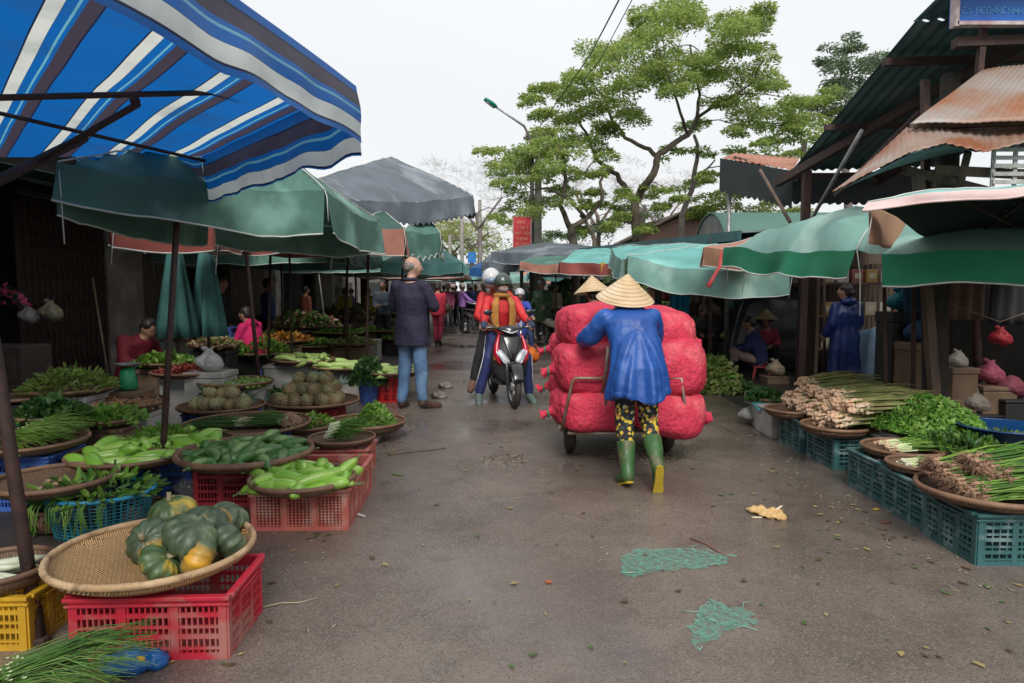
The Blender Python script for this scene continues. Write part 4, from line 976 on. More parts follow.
T = tray('tray of long green beans at the left edge', 28, 440, .42, 108, .06)
crate('dark blue crate under the green bean tray', (T[0].x-.25,T[0].y-.18,0), .5,.36,T[0].z-.01, BLUEP, 0)
for i in range(7):
    bundle('long green beans heaped in the leftmost tray', T[0]+V(-.16+.02*i,-.06+.03*i,.03+.012*i), .34,.07,34, -.9+.35*i, LG[2], [LG[2],LG[0]], .003,.08,'green bean heap',60+i,.02,'green_beans',.5,cat='beans',wd=.0042)
foambox('small round edged box behind the bean tray', G(30,470)+V(-.1,1.2,0), .3,.25,.45, mat=M('dark_green_box',(.02,.10,.05)))
o = bag('plastic_bag','bright green plastic bag behind the bean tray', P(28,428,4.9)+V(0,0,-.02), .09, GREENBAG, 5, tie=False)
T = tray('flat metal dish standing behind the green bag', 22, 397, .55, 52, .03); foambox('dark box under the metal dish',(T[0].x,T[0].y,0),.35,.3,T[0].z-.01,mat=M('dark_box',(.03,.03,.03)))
# -- luffa / pale gourd tray on blue crate
T = tray('long tray of pale green gourds on the blue crate', 133, 452, .34, 118, .06)
crate('blue perforated crate under the pale gourd tray', G(112,503)+V(0,.02,0), .52,.38,T[0].z-.012, BLUEP, 0)
pile('gourd','pale_gourd',T,20,.2,'pale green gourd heaped on the blue crate tray','gourd',L=.26,r=.04,fill=1.05,seed=11,scale=1.35)
leaves('leafy_greens','green leaves tucked behind the pale gourds','greens',T[0]+V(.05,T[1]*.75,.05),.22,.09,220,LG,.035,6,.6,1.6)
T2 = tray('tray of pale gourds right of the umbrella pole', 190, 441, .35, 84, .05)
foambox('foam box under the small gourd tray',(T2[0].x,T2[0].y,0),.4,.3,T2[0].z-.01)
pile('gourd','pale_gourd',T2,10,.14,'pale green gourd piled right of the umbrella pole','gourd',L=.26,r=.04,fill=.95,seed=12,scale=1.3)
o = bag('plastic_bag','grey plastic bag stuffed between the crates',G(182,505)+V(0,.1,0),.115,GREYBAG,7,tie=True,flat=1.1)
o = root('rope_coil','coil of old rope on ground by bamboo sleeve','rope',G(147,516)); m=MB()
for k in range(4): m.torus((0,0,.015+k*.022),.13-.008*k,.013,24,6,wob=.1)
m.build('coil', M('old_rope',(.25,.19,.14),None,12,.9,.6,80), o)
# -- cucumbers on red crate
T = tray('round tray heaped with dark cucumbers', 246, 451, .36, 132, .07, dark=True, rim=.018)
crate('red perforated crate under the cucumber tray', G(193,507), .55,.40,T[0].z-.012, DREDP, .0)
pile('cuke','cucumber',T,62,.18,'dark green cucumber heaped on the red crate tray','cucumber',L=.22,r=.031,fill=1.0,seed=21,scale=1.3)
# -- gourds on pink crates
c0 = G(349,531); crate('faded pink red crate holding up the round gourd tray', c0, .57,.41,.245, PINKP, .03, corner='fr')
crate('faded red crate standing right behind the pink one', c0+V(-.02,.425,0), .57,.41,.245, PINKP, .03, corner='fr')
T = tray('round brown tray heaped with bright green gourds', 303, 477, .30, 104, .06, rim=.013)
pile('gourd','green_gourd',T,34,.24,'bright green gourd heaped in the round tray on pink crate','gourd',L=.22,r=.034,fill=1.1,seed=31,scale=1.12)
T = tray('tray of chopped leek bundles beyond the gourds', 342, 437, .27, 66, .05)
crate('faded red crate under the leek tray',(T[0].x,T[0].y,0), .45,.36,T[0].z-.01, PINKP, 0,corner='c')
for i in range(4):
    bundle('leek bundle with white ends behind the gourd tray', T[0]+V(-.10,-.05+.045*i,.04+.02*i), .26,.035,26,-.5+.28*i, M('leek_white',(.62,.66,.45)), LG[:2], .008,.2,'leek bundles',80+i,.22,'leek_bundle',.2,cat='leeks',wd=.006)
# -- spring onions
T = tray('tray of long spring onions with pale roots', 247, 423, .32, 124, .04)
crate('dark crate under the spring onion tray',(T[0].x,T[0].y,0), .6,.36,T[0].z-.01, BLUEP, 0,corner='c')
bundle('left spring onion bundle tied with white band', T[0]+V(.03,-.02,.02), .42,.075,150, math.pi+.12, ROOTB, LD[1:]+LG[1:2], .008,.03,'spring onion bundles',90,.12)
bundle('right spring onion bundle with tangled tan roots', T[0]+V(.37,-.02,.03), .36,.08,150, math.pi-.1, ROOTB, LD[1:]+LG[1:2], .009,.05,'spring onion bundles',91,.12,hairy=True)
bundle('pale roots of a third onion bundle at the tray end', T[0]+V(.30,.10,.03), .26,.07,80, math.pi-.3, ROOTB, LG[:2], .012,.05,'spring onion bundles',92,.12,hairy=True)
# -- round basket with lettuce
T = tray('round basket of curly lettuce beside the road', 366, 421, .17, 80, .09, rim=.012, dark=True)
foambox('flat foam slab under the lettuce basket',(T[0].x,T[0].y,0),.3,.3,max(.03,T[0].z-.01))
leaves('lettuce','curly bright lettuce heads in the roadside basket','lettuce',T[0]+V(.09,-.02,.05),.17,.19,1500,LG,.028,14,.7,1.2,.8)
leaves('shredded_herbs','shredded pale herbs left of the lettuce','herbs',T[0]+V(-.13,0,.05),.13,.04,160,[LD[1],ROOTB],.02,15,.2,2)
T = tray('tray of mixed green leaves and ginger below the pineapples', 302, 424, .20, 70, .05)
foambox('foam box under the ginger and leaf tray',(T[0].x,T[0].y,0),.3,.3,max(.03,T[0].z-.01))
leaves('leafy_greens','bright green leaves beside the ginger','greens',T[0]+V(0,0,.03),T[1]*.85,.07,330,LG,.035,16,.5,1.6)
pile('bulbroot','ginger_root',T,14,.09,'knobbly ginger root lying on the green leaves','ginger',L=.08,r=.02,fill=.6,seed=17,cen=(.02,-.03),extraz=.05,simple=True)
# -- pineapples
T = tray('wide tray stacked with pineapples', 313, 400, .22, 92, .05, rim=.012)
crate('low dark crate under the wide pineapple tray',(T[0].x,T[0].y,0), .6,.5,T[0].z-.01, DREDP, 0,corner='c')
def pines(T, n, rows, lb, seed, sc=1):
    rr=random.Random(seed); R=T[1]; k=0
    for row,(cnt,zz,yy) in enumerate(rows):
        for i in range(cnt):
            x=(i-(cnt-1)/2)*.118*sc+rr.gauss(0,.012)
            place('pine','pineapple',T[0]+V(x,yy,zz),(rr.uniform(0,6),rr.gauss(-.1,.1),math.pi/2+rr.gauss(0,.95)),lb,'pineapple',lb,sc*rr.uniform(.9,1.05))
pines(T,14,[(5,.08,-.20),(4,.18,-.12),(5,.08,.04),(4,.19,.06),(3,.28,0)],'pineapple stacked in the wide tray behind the thin pole',5,1.12)
T = tray('left tray of pineapples and garlic', 222, 405, .30, 84, .05)
crate('dark crate under the left pineapple tray',(T[0].x,T[0].y,0), .6,.4,T[0].z-.01, BLUEP, 0,corner='c')
pines(T,8,[(5,.07,-.06),(4,.08,.10),(3,.16,.02)],'pineapple piled in the left tray before the limes',6,.95)
T = tray('dark basket tray full of small limes', 236, 381, .47, 72, .06)
foambox('foam box under the lime tray',(T[0].x,T[0].y,0),.5,.35,T[0].z-.01)
pile('lime','lime',T,110,.10,'small green lime heaped in the dark basket','lime',L=.03,r=.024,fill=.98,seed=41,simple=True,scale=1.15)
# -- parsley bucket
bk = G(369,403); o = root('bucket','blue plastic bucket full of dark green herbs','bucket',bk)
m=MB(); m.lathe([(.10,0),(.135,.26),(.145,.265),(.145,.28),(.13,.28),(.095,.01),(.001,.01)],n=24); m.build('bucket_body',BLUEP,o)
m=MB(); m.torus((0,0,.275),.14,.008,24,6); m.build('rim',BLUEP,o)
leaves('herb_bunch','bushy dark green herbs standing in the blue bucket','herbs',bk+V(0,0,.22),.21,.34,1500,LD,.035,44,.8,1.4)
# -- galangal, chillies
T = tray('tray of brown galangal roots on the white box', 122, 402, .46, 86, .06)
foambox('white foam box under the galangal tray', (T[0].x+.05,T[0].y,0), .5,.34,T[0].z-.01)
pile('bulbroot','galangal_root',T,90,.14,'reddish brown galangal root heaped over the white box','galangal',L=.08,r=.02,fill=1.0,seed=42,simple=True,scale=1.1)
T = tray('tray under the mound of green chillies', 70, 388, .56, 84, .04)
foambox('tall foam box under the green chilli mound', (T[0].x,T[0].y,0), .5,.4,T[0].z-.01)
leaves('green_chillies','mound of small yellow green chillies in dim stall','chillies',T[0]+V(0,0,.02),T[1]*.95,.19,900,LY[:2]+LG[2:],.018,45,.3,3.2,.2)
T = tray('flat tray of dried red chillies', 190, 371, .56, 72, .05)
foambox('white foam box under the red chilli tray', (T[0].x,T[0].y,0), .45,.4,T[0].z-.01)
RC=[M('chilli_red_1',(.30,.03,.02),None,9,.5),M('chilli_red_2',(.18,.02,.015),None,9,.5)]
leaves('red_chillies','dried dark red chillies in the flat tray','chillies',T[0]+V(0,0,.02),T[1]*.9,.07,600,RC,.018,46,.2,2.6,.2)
bag('plastic_bag','white plastic bag tied beside the reddish pole', P(208,352,6.9)+V(0,0,-.2), .15, WHITEBAG, 12)
foambox('foam box under the tied white bag', V(P(208,352,6.9).x, 6.95, 0), .4,.35,P(208,352,6.9).z-.2)
# -- luffa trays further back
T = tray('left dark tray of pale luffas', 304, 359, .48, 62, .06); foambox('white perforated foam box below the left luffas',(T[0].x-.1,T[0].y,0),.75,.4,T[0].z-.01)
pile('luffa','luffa',T,26,.26,'pale luffa heaped in the left luffa tray','luffa',L=.3,r=.042,fill=1.1,yaw=2.4,seed=51,scale=1.15)
T = tray('right dark tray of long luffas', 345, 366, .40, 62, .06); foambox('foam box under the right luffa tray',(T[0].x,T[0].y,0),.5,.4,T[0].z-.01)
pile('luffa','luffa',T,20,.2,'long green luffa heaped beside the thin pole','luffa',L=.32,r=.044,fill=1.1,yaw=-.3,seed=52,scale=1.25)
T = tray('dark tray of luffas on the red crate by the standing man', 392, 371, .38, 60, .06)
crate('upright red crate used as a stand behind the man', (T[0].x-.05,T[0].y,0), .3,.3,T[0].z-.01, M('strong_red_plastic',(.6,.01,.015),None,6,.4), 0,corner='c')
pile('luffa','luffa',T,16,.16,'long green luffa on the tray beside the standing man','luffa',L=.3,r=.044,fill=1.1,yaw=.1,seed=53,scale=1.2)
foambox('white foam box between the luffas and the red tub', G(345,368)+V(0,1.3,0), .75,.4,.42)
o = root('red_tub','red plastic tub holding up a tray of greens','tub',G(372,352)+V(-.25,.6,0)); m=MB(); m.lathe([(.2,0),(.25,.45),(.27,.46),(.24,.46),(.19,.01),(.001,.01)],n=20); m.build('tub_body',M('tub_red',(.55,.02,.03),None,5,.4),o)
m=MB(); m.torus((0,0,.46),.26,.012,24,6); m.build('rim',M('tub_red',(.55,.02,.03)),o)
# rows of green goods deeper along the left
gi=0
for (u,v,z,w,h,mt,lb,cat) in ((262,352,.5,60,.2,LG,'mound of leafy greens behind the blue chair','greens'),(285,340,.55,56,.12,[M('orange_fruit',(.6,.22,.02)),M('orange_fruit2',(.5,.28,.04))],'low heap of orange tubers left of the luffas','tubers'),
        (292,327,.6,50,.2,LY,'yellow green mound behind the orange tubers','greens'),(338,332,.5,52,.08,LG,'flat tray of green tomatoes deeper in the stalls','vegetables'),(380,330,.5,44,.07,LG,'tray of greens on the red tub','greens'),
        (352,318,.6,50,.18,LD,'dark green bundles stacked behind the boy','greens'),(330,314,.65,40,.2,LD,'dark green heap far inside the left stalls','greens'),(375,312,.6,40,.12,LY,'pale roots and greens stacked by the steel pole','greens'),
        (395,322,.4,36,.12,LG,'small green heap by the red jacket walker','greens'),(250,330,.62,46,.14,RC,'reddish heap beside the pink jacket vendor','chillies')):
    T = tray('tray below '+lb.replace('mound','the mound').replace('low heap','the low heap'), u, v, z, w, .05); gi+=1
    foambox('box below '+lb, (T[0].x,T[0].y,0), T[1]*1.5,T[1]*1.1,T[0].z-.01, mat=[FOAM,M('dark_box',(.03,.03,.03)),M('card_box',(.2,.13,.08))][gi%3])
    leaves('heap_of_'+cat, lb, cat, T[0]+V(0,0,.02), T[1]*.95, h, 520, mt, .045, 60+gi, .5, 1.5)

for i,(u,v,w,lb) in enumerate(((100,470,60,'old brown basket on ground between the blue crate and green basket'),(215,452,56,'dark basket on the ground behind the red crate'),(160,448,60,'brown basket pushed under the gourd trays'),(60,505,60,'dark basket on the ground behind the pumpkin stall'),(258,418,56,'dark basket under the spring onion row'),(285,392,50,'brown basket on the ground by the pineapples'))):
    T=tray(lb,u,v,.14,w,.13); leaves('heap_of_greens','leafy greens in the '+lb,'greens',T[0]+V(0,0,.03),T[1]*.85,.14,260,LD if i%2 else LG,.04,700+i,.4,1.5)

k_=0
for (u,v,z,w,h,mt,lb,nm) in ((236,352,.50,56,.13,LG,'bright leafy greens left of the luffa trays','greens'),(270,338,.55,50,.13,LY,'yellow green bunches behind the blue chair','greens'),(318,345,.45,50,.12,LG,'light green bunches just behind the luffas','greens'),
    (400,338,.35,36,.10,LG,'greens by the grey jacket boy','greens'),(352,343,.5,44,.10,LY,'pale greens between the steel poles','greens'),(310,322,.62,50,.14,LG,'green bunches in the middle of left row','greens'),(276,318,.7,46,.16,LD,'dark greens deep behind the orange tubers','greens'),
    (405,314,.55,34,.12,LG,'far green pile on the left row','greens'),(388,306,.65,36,.14,LY,'far yellowish pile on the left row','greens'),(345,305,.75,40,.14,LG,'far green pile deep under the canopies','greens'),(165,362,.62,54,.10,LG,'small greens near the red jumper vendor','greens'),
    (215,345,.68,48,.10,[ROOTB,LY[0]],'pale roots on the table before the pink vendor','roots'),(108,418,.42,60,.08,LG,'greens between galangal and gourds','greens'),(50,415,.5,60,.12,LD,'dark herbs behind the bean tray','herbs')):
    T = tray('tray carrying '+lb, u, v, z, w, .05); k_+=1
    foambox('box carrying '+lb, (T[0].x,T[0].y,0), T[1]*1.5,T[1]*1.1,T[0].z-.01, mat=[M('dark_box',(.03,.03,.03)),M('card_box',(.2,.13,.08))][k_%2])
    leaves('heap_of_'+nm, lb, nm, T[0]+V(0,0,.02), T[1]*.95, h, 420, mt, .045, 860+k_, .5, 1.5)
# ================================================================= RIGHT STALLS
q = G(975,567); GH=.27
crate('nearest teal green crate at the right edge, under onions', q, .62,.46,GH, GRNP, 0, group='green crates along the right kerb', cell=.036)
crate('second teal green crate from the right edge', q+V(.03,.475,0), .44,.47,GH, GRNP, 0, group='green crates along the right kerb', cell=.036)
crate('third teal green crate, below the spring onion tray', q+V(.06,.96,0), .44,.50,GH, GRNP, 0, group='green crates along the right kerb', cell=.036)
q2 = G(833,471); crate('teal green crate below the nearer shallot tray', q2, .55,.50,GH, GRNP, 0, group='green crates along the right kerb', cell=.036)
crate('farther teal green crate below the shallots', q2+V(-.02,.56,0), .5,.48,GH, GRNP, 0, group='green crates along the right kerb', cell=.036)
foambox('white foam box at the end of the shallot row', q2+V(.2,1.35,0), .5,.42,.27)
T = tray('big tray of muddy rooted spring onions at the right edge', 988, 488, .335, 128, .06, rim=.014)
for i,(dx,dy,dz,yw) in enumerate(((-.05,-.10,.03,.05),(-.02,.03,.05,-.05),(-.06,.10,.09,.0),(.0,-.04,.12,.1),(.04,.08,.05,.0),(-.04,.0,.14,.05))):
    bundle('muddy rooted spring onion bundle on the nearest right tray', T[0]+V(-.16+dx+.1*(i%2),dy,dz), .50,.125,120, yw, ROOTD, LG, .012,.16,'muddy spring onions',120+i,.07,'onion_bundle',.5,True,wd=.007,stemm=ROOTD)
T = tray('small tray of white stalks on the second green crate', 919, 463, .325, 60, .06, rim=.011)
bundle('short white stalks in the small tray', T[0]+V(-.1,.0,.02), .2,.07,70, .1, M('stalk_cream',(.65,.62,.45)), [LY[2],LG[0]], .008,.05,None,131,.5,'stalk_bundle',.2)
T = tray('tray of pale green spring onions on the third crate', 903, 447, .325, 76, .07, rim=.011)
for i in range(2): bundle('pale spring onion bundle with drooping leaf ends', T[0]+V(-.13,-.05+.08*i,.05), .40,.06,50, -.05+.08*i, ROOTB, [LG[0],LG[2]], .010,.10,'pale spring onions',135+i,.25,'onion_bundle',.6,wd=.006)
LET=[lm('lettuce_1',(.16,.36,.04)),lm('lettuce_2',(.10,.27,.03)),lm('lettuce_3',(.26,.46,.08))]
# lettuce behind
T = tray('tray under the wide mound of bright lettuce', 938, 425, .40, 96, .06); foambox('foam box under the lettuce tray',(T[0].x,T[0].y,0),.7,.45,T[0].z-.01)
leaves('lettuce','wide mound of bright green lettuce on the right','lettuce',T[0]+V(-.05,.06,.02),.38,.22,3600,LET,.03,140,.8,1.1,.8)
T = tray('tray of dark herbs left of the lettuce mound', 892, 424, .36, 56, .05); foambox('foam box under the dark herb tray',(T[0].x,T[0].y,0),.36,.3,T[0].z-.01)
leaves('herbs','dark green herbs left of the lettuce mound','herbs',T[0]+V(0,0,.02),.24,.17,600,LD,.035,141,.8,1.4)
T = tray('tray of feathery greens behind the muddy onions', 958, 448, .33, 70, .05); foambox('foam box under the feathery greens',(T[0].x,T[0].y,0),.4,.3,T[0].z-.01)
leaves('herbs','feathery green herbs behind the muddy onions','herbs',T[0]+V(.03,0,.03),.26,.09,600,LD[1:]+LG[:1],.025,142,.8,2.4)
T = tray('brown tray right of the lettuce mound', 1000, 440, .36, 64, .05); foambox('box under the brown right tray',(T[0].x,T[0].y,0),.4,.3,T[0].z-.01,mat=M('dark_box',(.03,.03,.03)))
leaves('greens','small greens in the brown right tray','greens',T[0]+V(.03,0,.02),.2,.06,250,LD,.03,143,.7,1.6)
bz = G(1005,421,.5); o = root('basin','wide blue plastic basin behind the lettuce','basin',(bz.x,bz.y,.36)); m=MB(); m.lathe([(.18,0),(.27,.10),(.29,.105),(.265,.105),(.17,.01),(.001,.01)],n=28); m.build('basin_body',M('deep_blue_plastic',(.006,.055,.18),None,6,.4),o); m=MB(); m.torus((0,0,.105),.28,.008,28,6); m.build('rim',M('deep_blue_plastic',(.006,.055,.18)),o)
foambox('dark box under the blue basin',(bz.x,bz.y,0),.5,.4,.35,mat=M('dark_box',(.03,.03,.03)))
# shallots
SHB = M('shallot_skin',(.60,.36,.22),(.52,.42,.30),14,.6)
SHL = [lm('shallot_leaf_1',(.36,.38,.12)), lm('shallot_leaf_2',(.22,.28,.08)), lm('shallot_leaf_3',(.48,.42,.20))]
T = tray('dark tray under the nearer shallot bundles', 836, 425, .33, 66, .07, rim=.012)
Tb = tray('dark tray under the middle shallot bundles', 792, 409, .33, 52, .07, rim=.012)
TW = G(770,402,.3)
k=0
for i in range(5):
    for j in range(2):
        y = q2.y+.05+i*.27; x = q2.x+.02+.02*i
        for l in range(2):
            k+=1
            bundle('bundle of dried shallots with yellow green leaves piled on the right stall', V(x+.12*l+.06*j, y+.12*j, .31+.11*l+.02*j+(.03*math.sin(k))), .60,.12,95, -.05+.14*math.sin(k*2), SHB, SHL, .0165,.12,'shallot bundles',150+k,.08,'shallot_bundle',.25,cat='shallots',wd=.0075,stemm=SHB)
o = root('cloth_wrap','teal cloth tucked under the shallot heap','cloth', G(772,404,.27)); m=MB(); m.grid(lambda a,b: V(-.18+.4*a,-.12+.2*b,.02*math.sin(a*9)-.05*(1-b)),14,6); m.build('cloth',M('teal_cloth',(.04,.22,.22)),o,solid=.004)
bag('plastic_bag','clear white carrier bag of vegetables on the kerb',G(754,425),.18,M('clear_bag',(.62,.62,.60),(.25,.25,.24),12,.2,.8,25,transl=.4),22,flat=.85,handles=True)
leaves('leafy_greens','leaves packed inside the white carrier bag','greens',G(754,425)+V(0,0,.03),.09,.12,80,LY,.04,23)
o = root('stone','pale stone wedged beside the green crates','stone',G(862,475)); m=MB(); m.ell((0,.04,.04),(.08,.12,.05),14,10); m.build('stone',CONC,o)
# stuff deeper right
for (u,v,z,w,h,mt,lb,cat,sz) in ((880,398,.42,50,.10,LY,'yellowish greens beyond the shallots','greens',.04),(855,402,.45,46,.10,SHL,'faded stalks behind the shallots','stalks',.04),(765,398,.3,30,.10,LD,'dark greens by the crouching vendor','greens',.04)):
    T = tray('tray of '+lb, u,v,z,w,.05); foambox('foam box holding '+lb,(T[0].x,T[0].y,0),T[1]*1.4,T[1],T[0].z-.01); leaves('heap_of_'+cat,lb,cat,T[0]+V(0,0,.02),T[1]*.9,h,350,mt,sz,170+u,.5,1.6)
cz = G(716,392); leaves('cabbages','mound of pale green cabbages by the thin black pole','cabbages',cz+V(0,.1,.0),.40,.46,1400,LY+LG[:1],.06,180,.4,1.1,.6)
leaves('leafy_greens','dark green leaves on ground before the cabbages','greens',G(735,392)+V(0,0,0),.3,.14,400,LD,.05,181,.4,1.4)
# tree trunk inside the right stall
tb = V(G(938,402).x, 6.3,0); tb = V((938-512)/F*6.3*1.0,6.3,0)
o = root('tree_trunk','thick dark tree trunk growing through the right stall','tree',tb); m=MB()
m.tube([(0,0,-.05),(0,0,.1),(.01,.01,.6),(-.02,0,1.3),(.02,.0,2.0),(.05,.05,2.75),(.2,.3,3.4)],[.16,.125,.105,.10,.10,.095,.08],14)
for i in range(len(m.v)): 
    x,y,z=m.v[i]; 
m.build('trunk', M('dark_bark',(.065,.052,.042),(.03,.025,.02),9,.9,1,14,stretch=(1,1,.3),c3=(.10,.10,.07)), o)
# odd goods right
for (u,v,Y,r,mt,lb) in ((1000,345,6.6,.11,M('red_net',(.5,.03,.05),(.3,.02,.03),30,.6),'red net bag hanging in the dark right stall'),(958,362,6.9,.10,M('pale_bottle',(.5,.48,.42)),'pale bundle on the dark right stall shelf'),
    (652,362,10.4,.15,GREENBAG,'green bag beside the far seated vendor'),(895,385,7.9,.25,M('pink_sack',(.45,.14,.14),(.35,.10,.10),6,.8,.4,30),'pink woven sack standing by the blue raincoat')):
    if 'hanging' in lb: c_=P(u,v,Y); bag('net_bag',lb,c_,r,mt,u,flat=1)
    else:
        gd = P(u,v,Y); bag('sack',lb,V(gd.x,gd.y,max(0,gd.z-r*.5)),r,mt,u,flat=1.1)
        if gd.z-r*.5>.05: foambox('box under the '+lb,(gd.x,gd.y,0),r*2.6,r*2.6,gd.z-r*.5,mat=M('card_box',(.2,.13,.08)))
o = root('hanger_line','rope strung across the dark right stall','rope',V(4.4,6.6,0)); m=MB(); m.tube([P(940,300,6.6)-V(4.4,6.6,0),P(1000,322,6.6)-V(4.4,6.6,0),P(1060,300,6.6)-V(4.4,6.6,0)],.006,5); m.build('rope',M('old_rope',(.25,.19,.14)),o)
# tarps & bundles right rear
def drape(lb,c,w,d,h,mat,seed,name='tarpaulin'):
    o=root(name,lb,'tarpaulin',c); m=MB()
    def f(a,b):
        x=(a-.5)*w; y=(b-.5)*d; e=max(abs(2*a-1),abs(2*b-1)); z=h*(1-max(0,(e-.6)/.4)**1.4)+.12*h*noise.noise(V(x*2+seed,y*2,0))+.03*noise.noise(V(x*9,y*9,seed))
        return V(x,y,max(.0,z))
    m.grid(f,30,20); m.build('sheet',mat,o,solid=.006); return o
drape('black plastic sheet over goods behind the crouching vendor',V(4.7,12.4,0),2.0,1.4,1.35,M('black_sheet',(.02,.02,.025),(.04,.04,.05),4,.3,.6,8),3)
drape('pale sack cloth bundled on top of the black sheet',P(705+74,270,12.4)+V(0,0,-.25),1.3,.8,.35,M('pale_sack',(.36,.34,.32),(.25,.23,.22),5,.8,.5,12),5)
drape('blue plastic sheet on the ground behind the vendors',G(718,366)+V(.3,1.0,0),1.1,.8,.55,M('bright_blue_sheet',(.01,.22,.55),None,5,.35,.5,10),7)
drape('pale blue sheet over boxes right of the blue raincoat',V(5.05,9.2,0),.9,.6,.85,M('pale_blue_sheet',(.25,.38,.52),(.18,.28,.4),5,.5,.5,10),9)
for (u,v,Y,w,h,mt,lb) in ((680,300,11.8,.36,.9,M('cyan_cloth',(.02,.30,.50),None,4,.7,.5,8),'bright blue cloth hanging behind the red sacks'),(742,288,12.2,.7,.8,M('green_net_sheet',(.10,.25,.20),(.06,.16,.13),6,.7,.5,8),'faded green cloth hanging over the crouching vendor'),
    (925,318,7.4,.5,.8,M('hung_blue_cloth',(.03,.10,.22),(.02,.06,.13),4,.6,.5,8),'dark blue cloth hanging beside the tree trunk'),(812,265,11.0,.5,.5,M('cyan_cloth',(.02,.30,.50)),'light blue cloth hung above the blue raincoat vendor'),
    (905,262,8.0,.55,.35,M('teal_cloth',(.04,.22,.22)),'teal cloth bundled over the right stall boxes')):
    c_=P(u,v,Y); o=root('hanging_cloth',lb,'cloth',c_); m=MB()
    m.grid(lambda a,b: V((a-.5)*w*(1-.15*b),.04*math.sin(a*22),(0.5-b)*h+.02*math.sin(a*9)),24,8); m.build('cloth',mt,o,solid=.006)
    m=MB(); m.tube([(-w*.6,0,h*.5),(w*.6,0,h*.5)],.012,6); m.build('rail',RUST,o)
for i,(x,y,w,h,c_) in enumerate(((4.2,13.0,.5,.5,(.35,.25,.12)),(3.6,13.1,.4,.4,(.45,.30,.05)),(3.1,13.2,.45,.7,(.25,.2,.17)),(2.5,13.4,.5,.6,(.12,.10,.1)),(5.2,12.9,.6,.8,(.3,.22,.13)))):
    o=root('carton_stack','%s cardboard box stacked in front of the slatted fence'%['tan','yellow','grey brown','dark','large brown'][i],'box',(x,y,0)); m=MB(); m.box((0,0,h*.5),(w,.4,h)); m.build('carton',M('card_%d'%i,c_,None,4,.8),o,smooth=False,bevel=.01); m=MB(); m.box((0,-.203,h*.6),(w*.5,.004,h*.25)); m.build('tape',M('tape',(.4,.33,.2)),o,smooth=False)
# second side: stall tables
for (x,y,w,lb) in ((3.6,14.6,2.6,'low wooden stall table far on the right row'),(2.9,19,2.6,'wooden stall table deeper on the right row')):
    o=root('stall_table',lb,'table',(x,y,0)); m=MB(); m.box((0,0,.6),(w,.8,.04)); m.build('table_top',WOOD,o,smooth=False)
    for sx in (-1,1):
        for sy in (-1,1): mm=MB(); mm.box((sx*w*.45,sy*.35,.29),(.05,.05,.58)); mm.build('leg',WOOD,o,smooth=False)
    leaves('heap_of_goods','mixed goods piled on the '+lb,'goods',V(x,y,.62),.7,.35,420,[LD[0],ROOTD,REDC,LY[0],SLATE],.12,int(y)+200,.3,1)
# LEFT dim details
hc = P(178,250,7.6); 
for (u,v,Y,w,h,mt,lb) in ((176,292,7.5,.36,1.0,M('dim_teal_cloth',(.035,.13,.12),(.02,.08,.07),4,.8,.5,8,transl=.2),'folded dark teal umbrella hanging by its pole'),(207,290,7.8,.33,1.05,M('teal_fold',(.09,.27,.25),(.05,.16,.15),4,.8,.5,8,transl=.2),'folded light teal umbrella hanging by reddish pole')):
    c_=P(u,v,Y); o=root('folded_umbrella',lb,'umbrella',c_); m=MB()
    m.lathe([(.02,h*.5),(w*.22,h*.42),(w*.35,h*.1),(w*.5,-h*.35),(w*.52,-h*.5)],n=40); 
    for i in range(len(m.v)):
        x,y,z=m.v[i]; a=math.atan2(y,x); k_=1+.28*math.sin(a*8)*(.5-z/h)*.9; m.v[i]=(x*k_,y*k_,z)
    m.build('canopy',mt,o,solid=.004); m=MB(); m.tube([(0,0,h*.55),(0,0,-(c_.z))],.018,8); m.build('pole',RUST,o)
o=root('flower_bunch','bunch of pink flowers hanging in the dim shop','flowers',P(6,297,7.0)); leaves('x','','',V(0,0,-.1),.16,.2,120,[M('pink_petals',(.6,.08,.22),None,6,.6),LD[0]],.05,300,.5,1,parent=o)
bag('plastic_bag','pale bag of dry goods hanging in the dim shop',P(50,320,7.2),.13,M('tan_bag',(.33,.30,.22),(.2,.2,.12),8,.4,.5,20),33)
bag('plastic_bag','white bag hanging beside the pale dry goods',P(28,322,7.2),.11,WHITEBAG,34)
for i,(u,v,Y,w,h,c_,lb) in enumerate(((-20,330,6.2,1.0,.9,(.05,.035,.03),'dark wooden cupboard at the left edge'),(40,360,6.9,.9,.5,(.06,.04,.035),'dark low table with goods in the dim shop'),(130,395,7.9,.5,.4,(.1,.08,.07),'dim box beside the red jumper vendor'))):
    g_=V((u-512)/F*Y,Y,0); o=root('cabinet',lb,'cabinet',g_); m=MB(); m.box((0,0,h/2),(w,.4,h)); m.build('body',M('cab%d'%i,c_,None,4,.8),o,smooth=False,bevel=.01)
    for k in range(3): m=MB(); m.box((0,-.204,h*(.2+.3*k)),(w*.9,.006,h*.24)); m.build('drawer',M('cabf%d'%i,tuple(x*1.5 for x in c_)),o,smooth=False)
g_=V(-4.55,7.75,0)
o=root('weighing_scale','green kitchen scale in front of the red jumper vendor','scale',P(128,376,6.1)+V(0,0,-.12)); m=MB(); m.lathe([(.07,0),(.08,.02),(.06,.18),(.03,.2)],n=16,close=True); m.build('body',M('scale_green',(.02,.30,.12),None,5,.4),o); m=MB(); m.lathe([(.001,.21),(.09,.215),(.11,.235),(.105,.235),(.085,.222),(.001,.218)],n=20); m.build('pan',STEEL,o)
foambox('box holding the green scale',(P(128,376,6.1).x,6.1,0),.3,.3,P(128,376,6.1).z-.13,mat=M('card_box',(.2,.13,.08)))
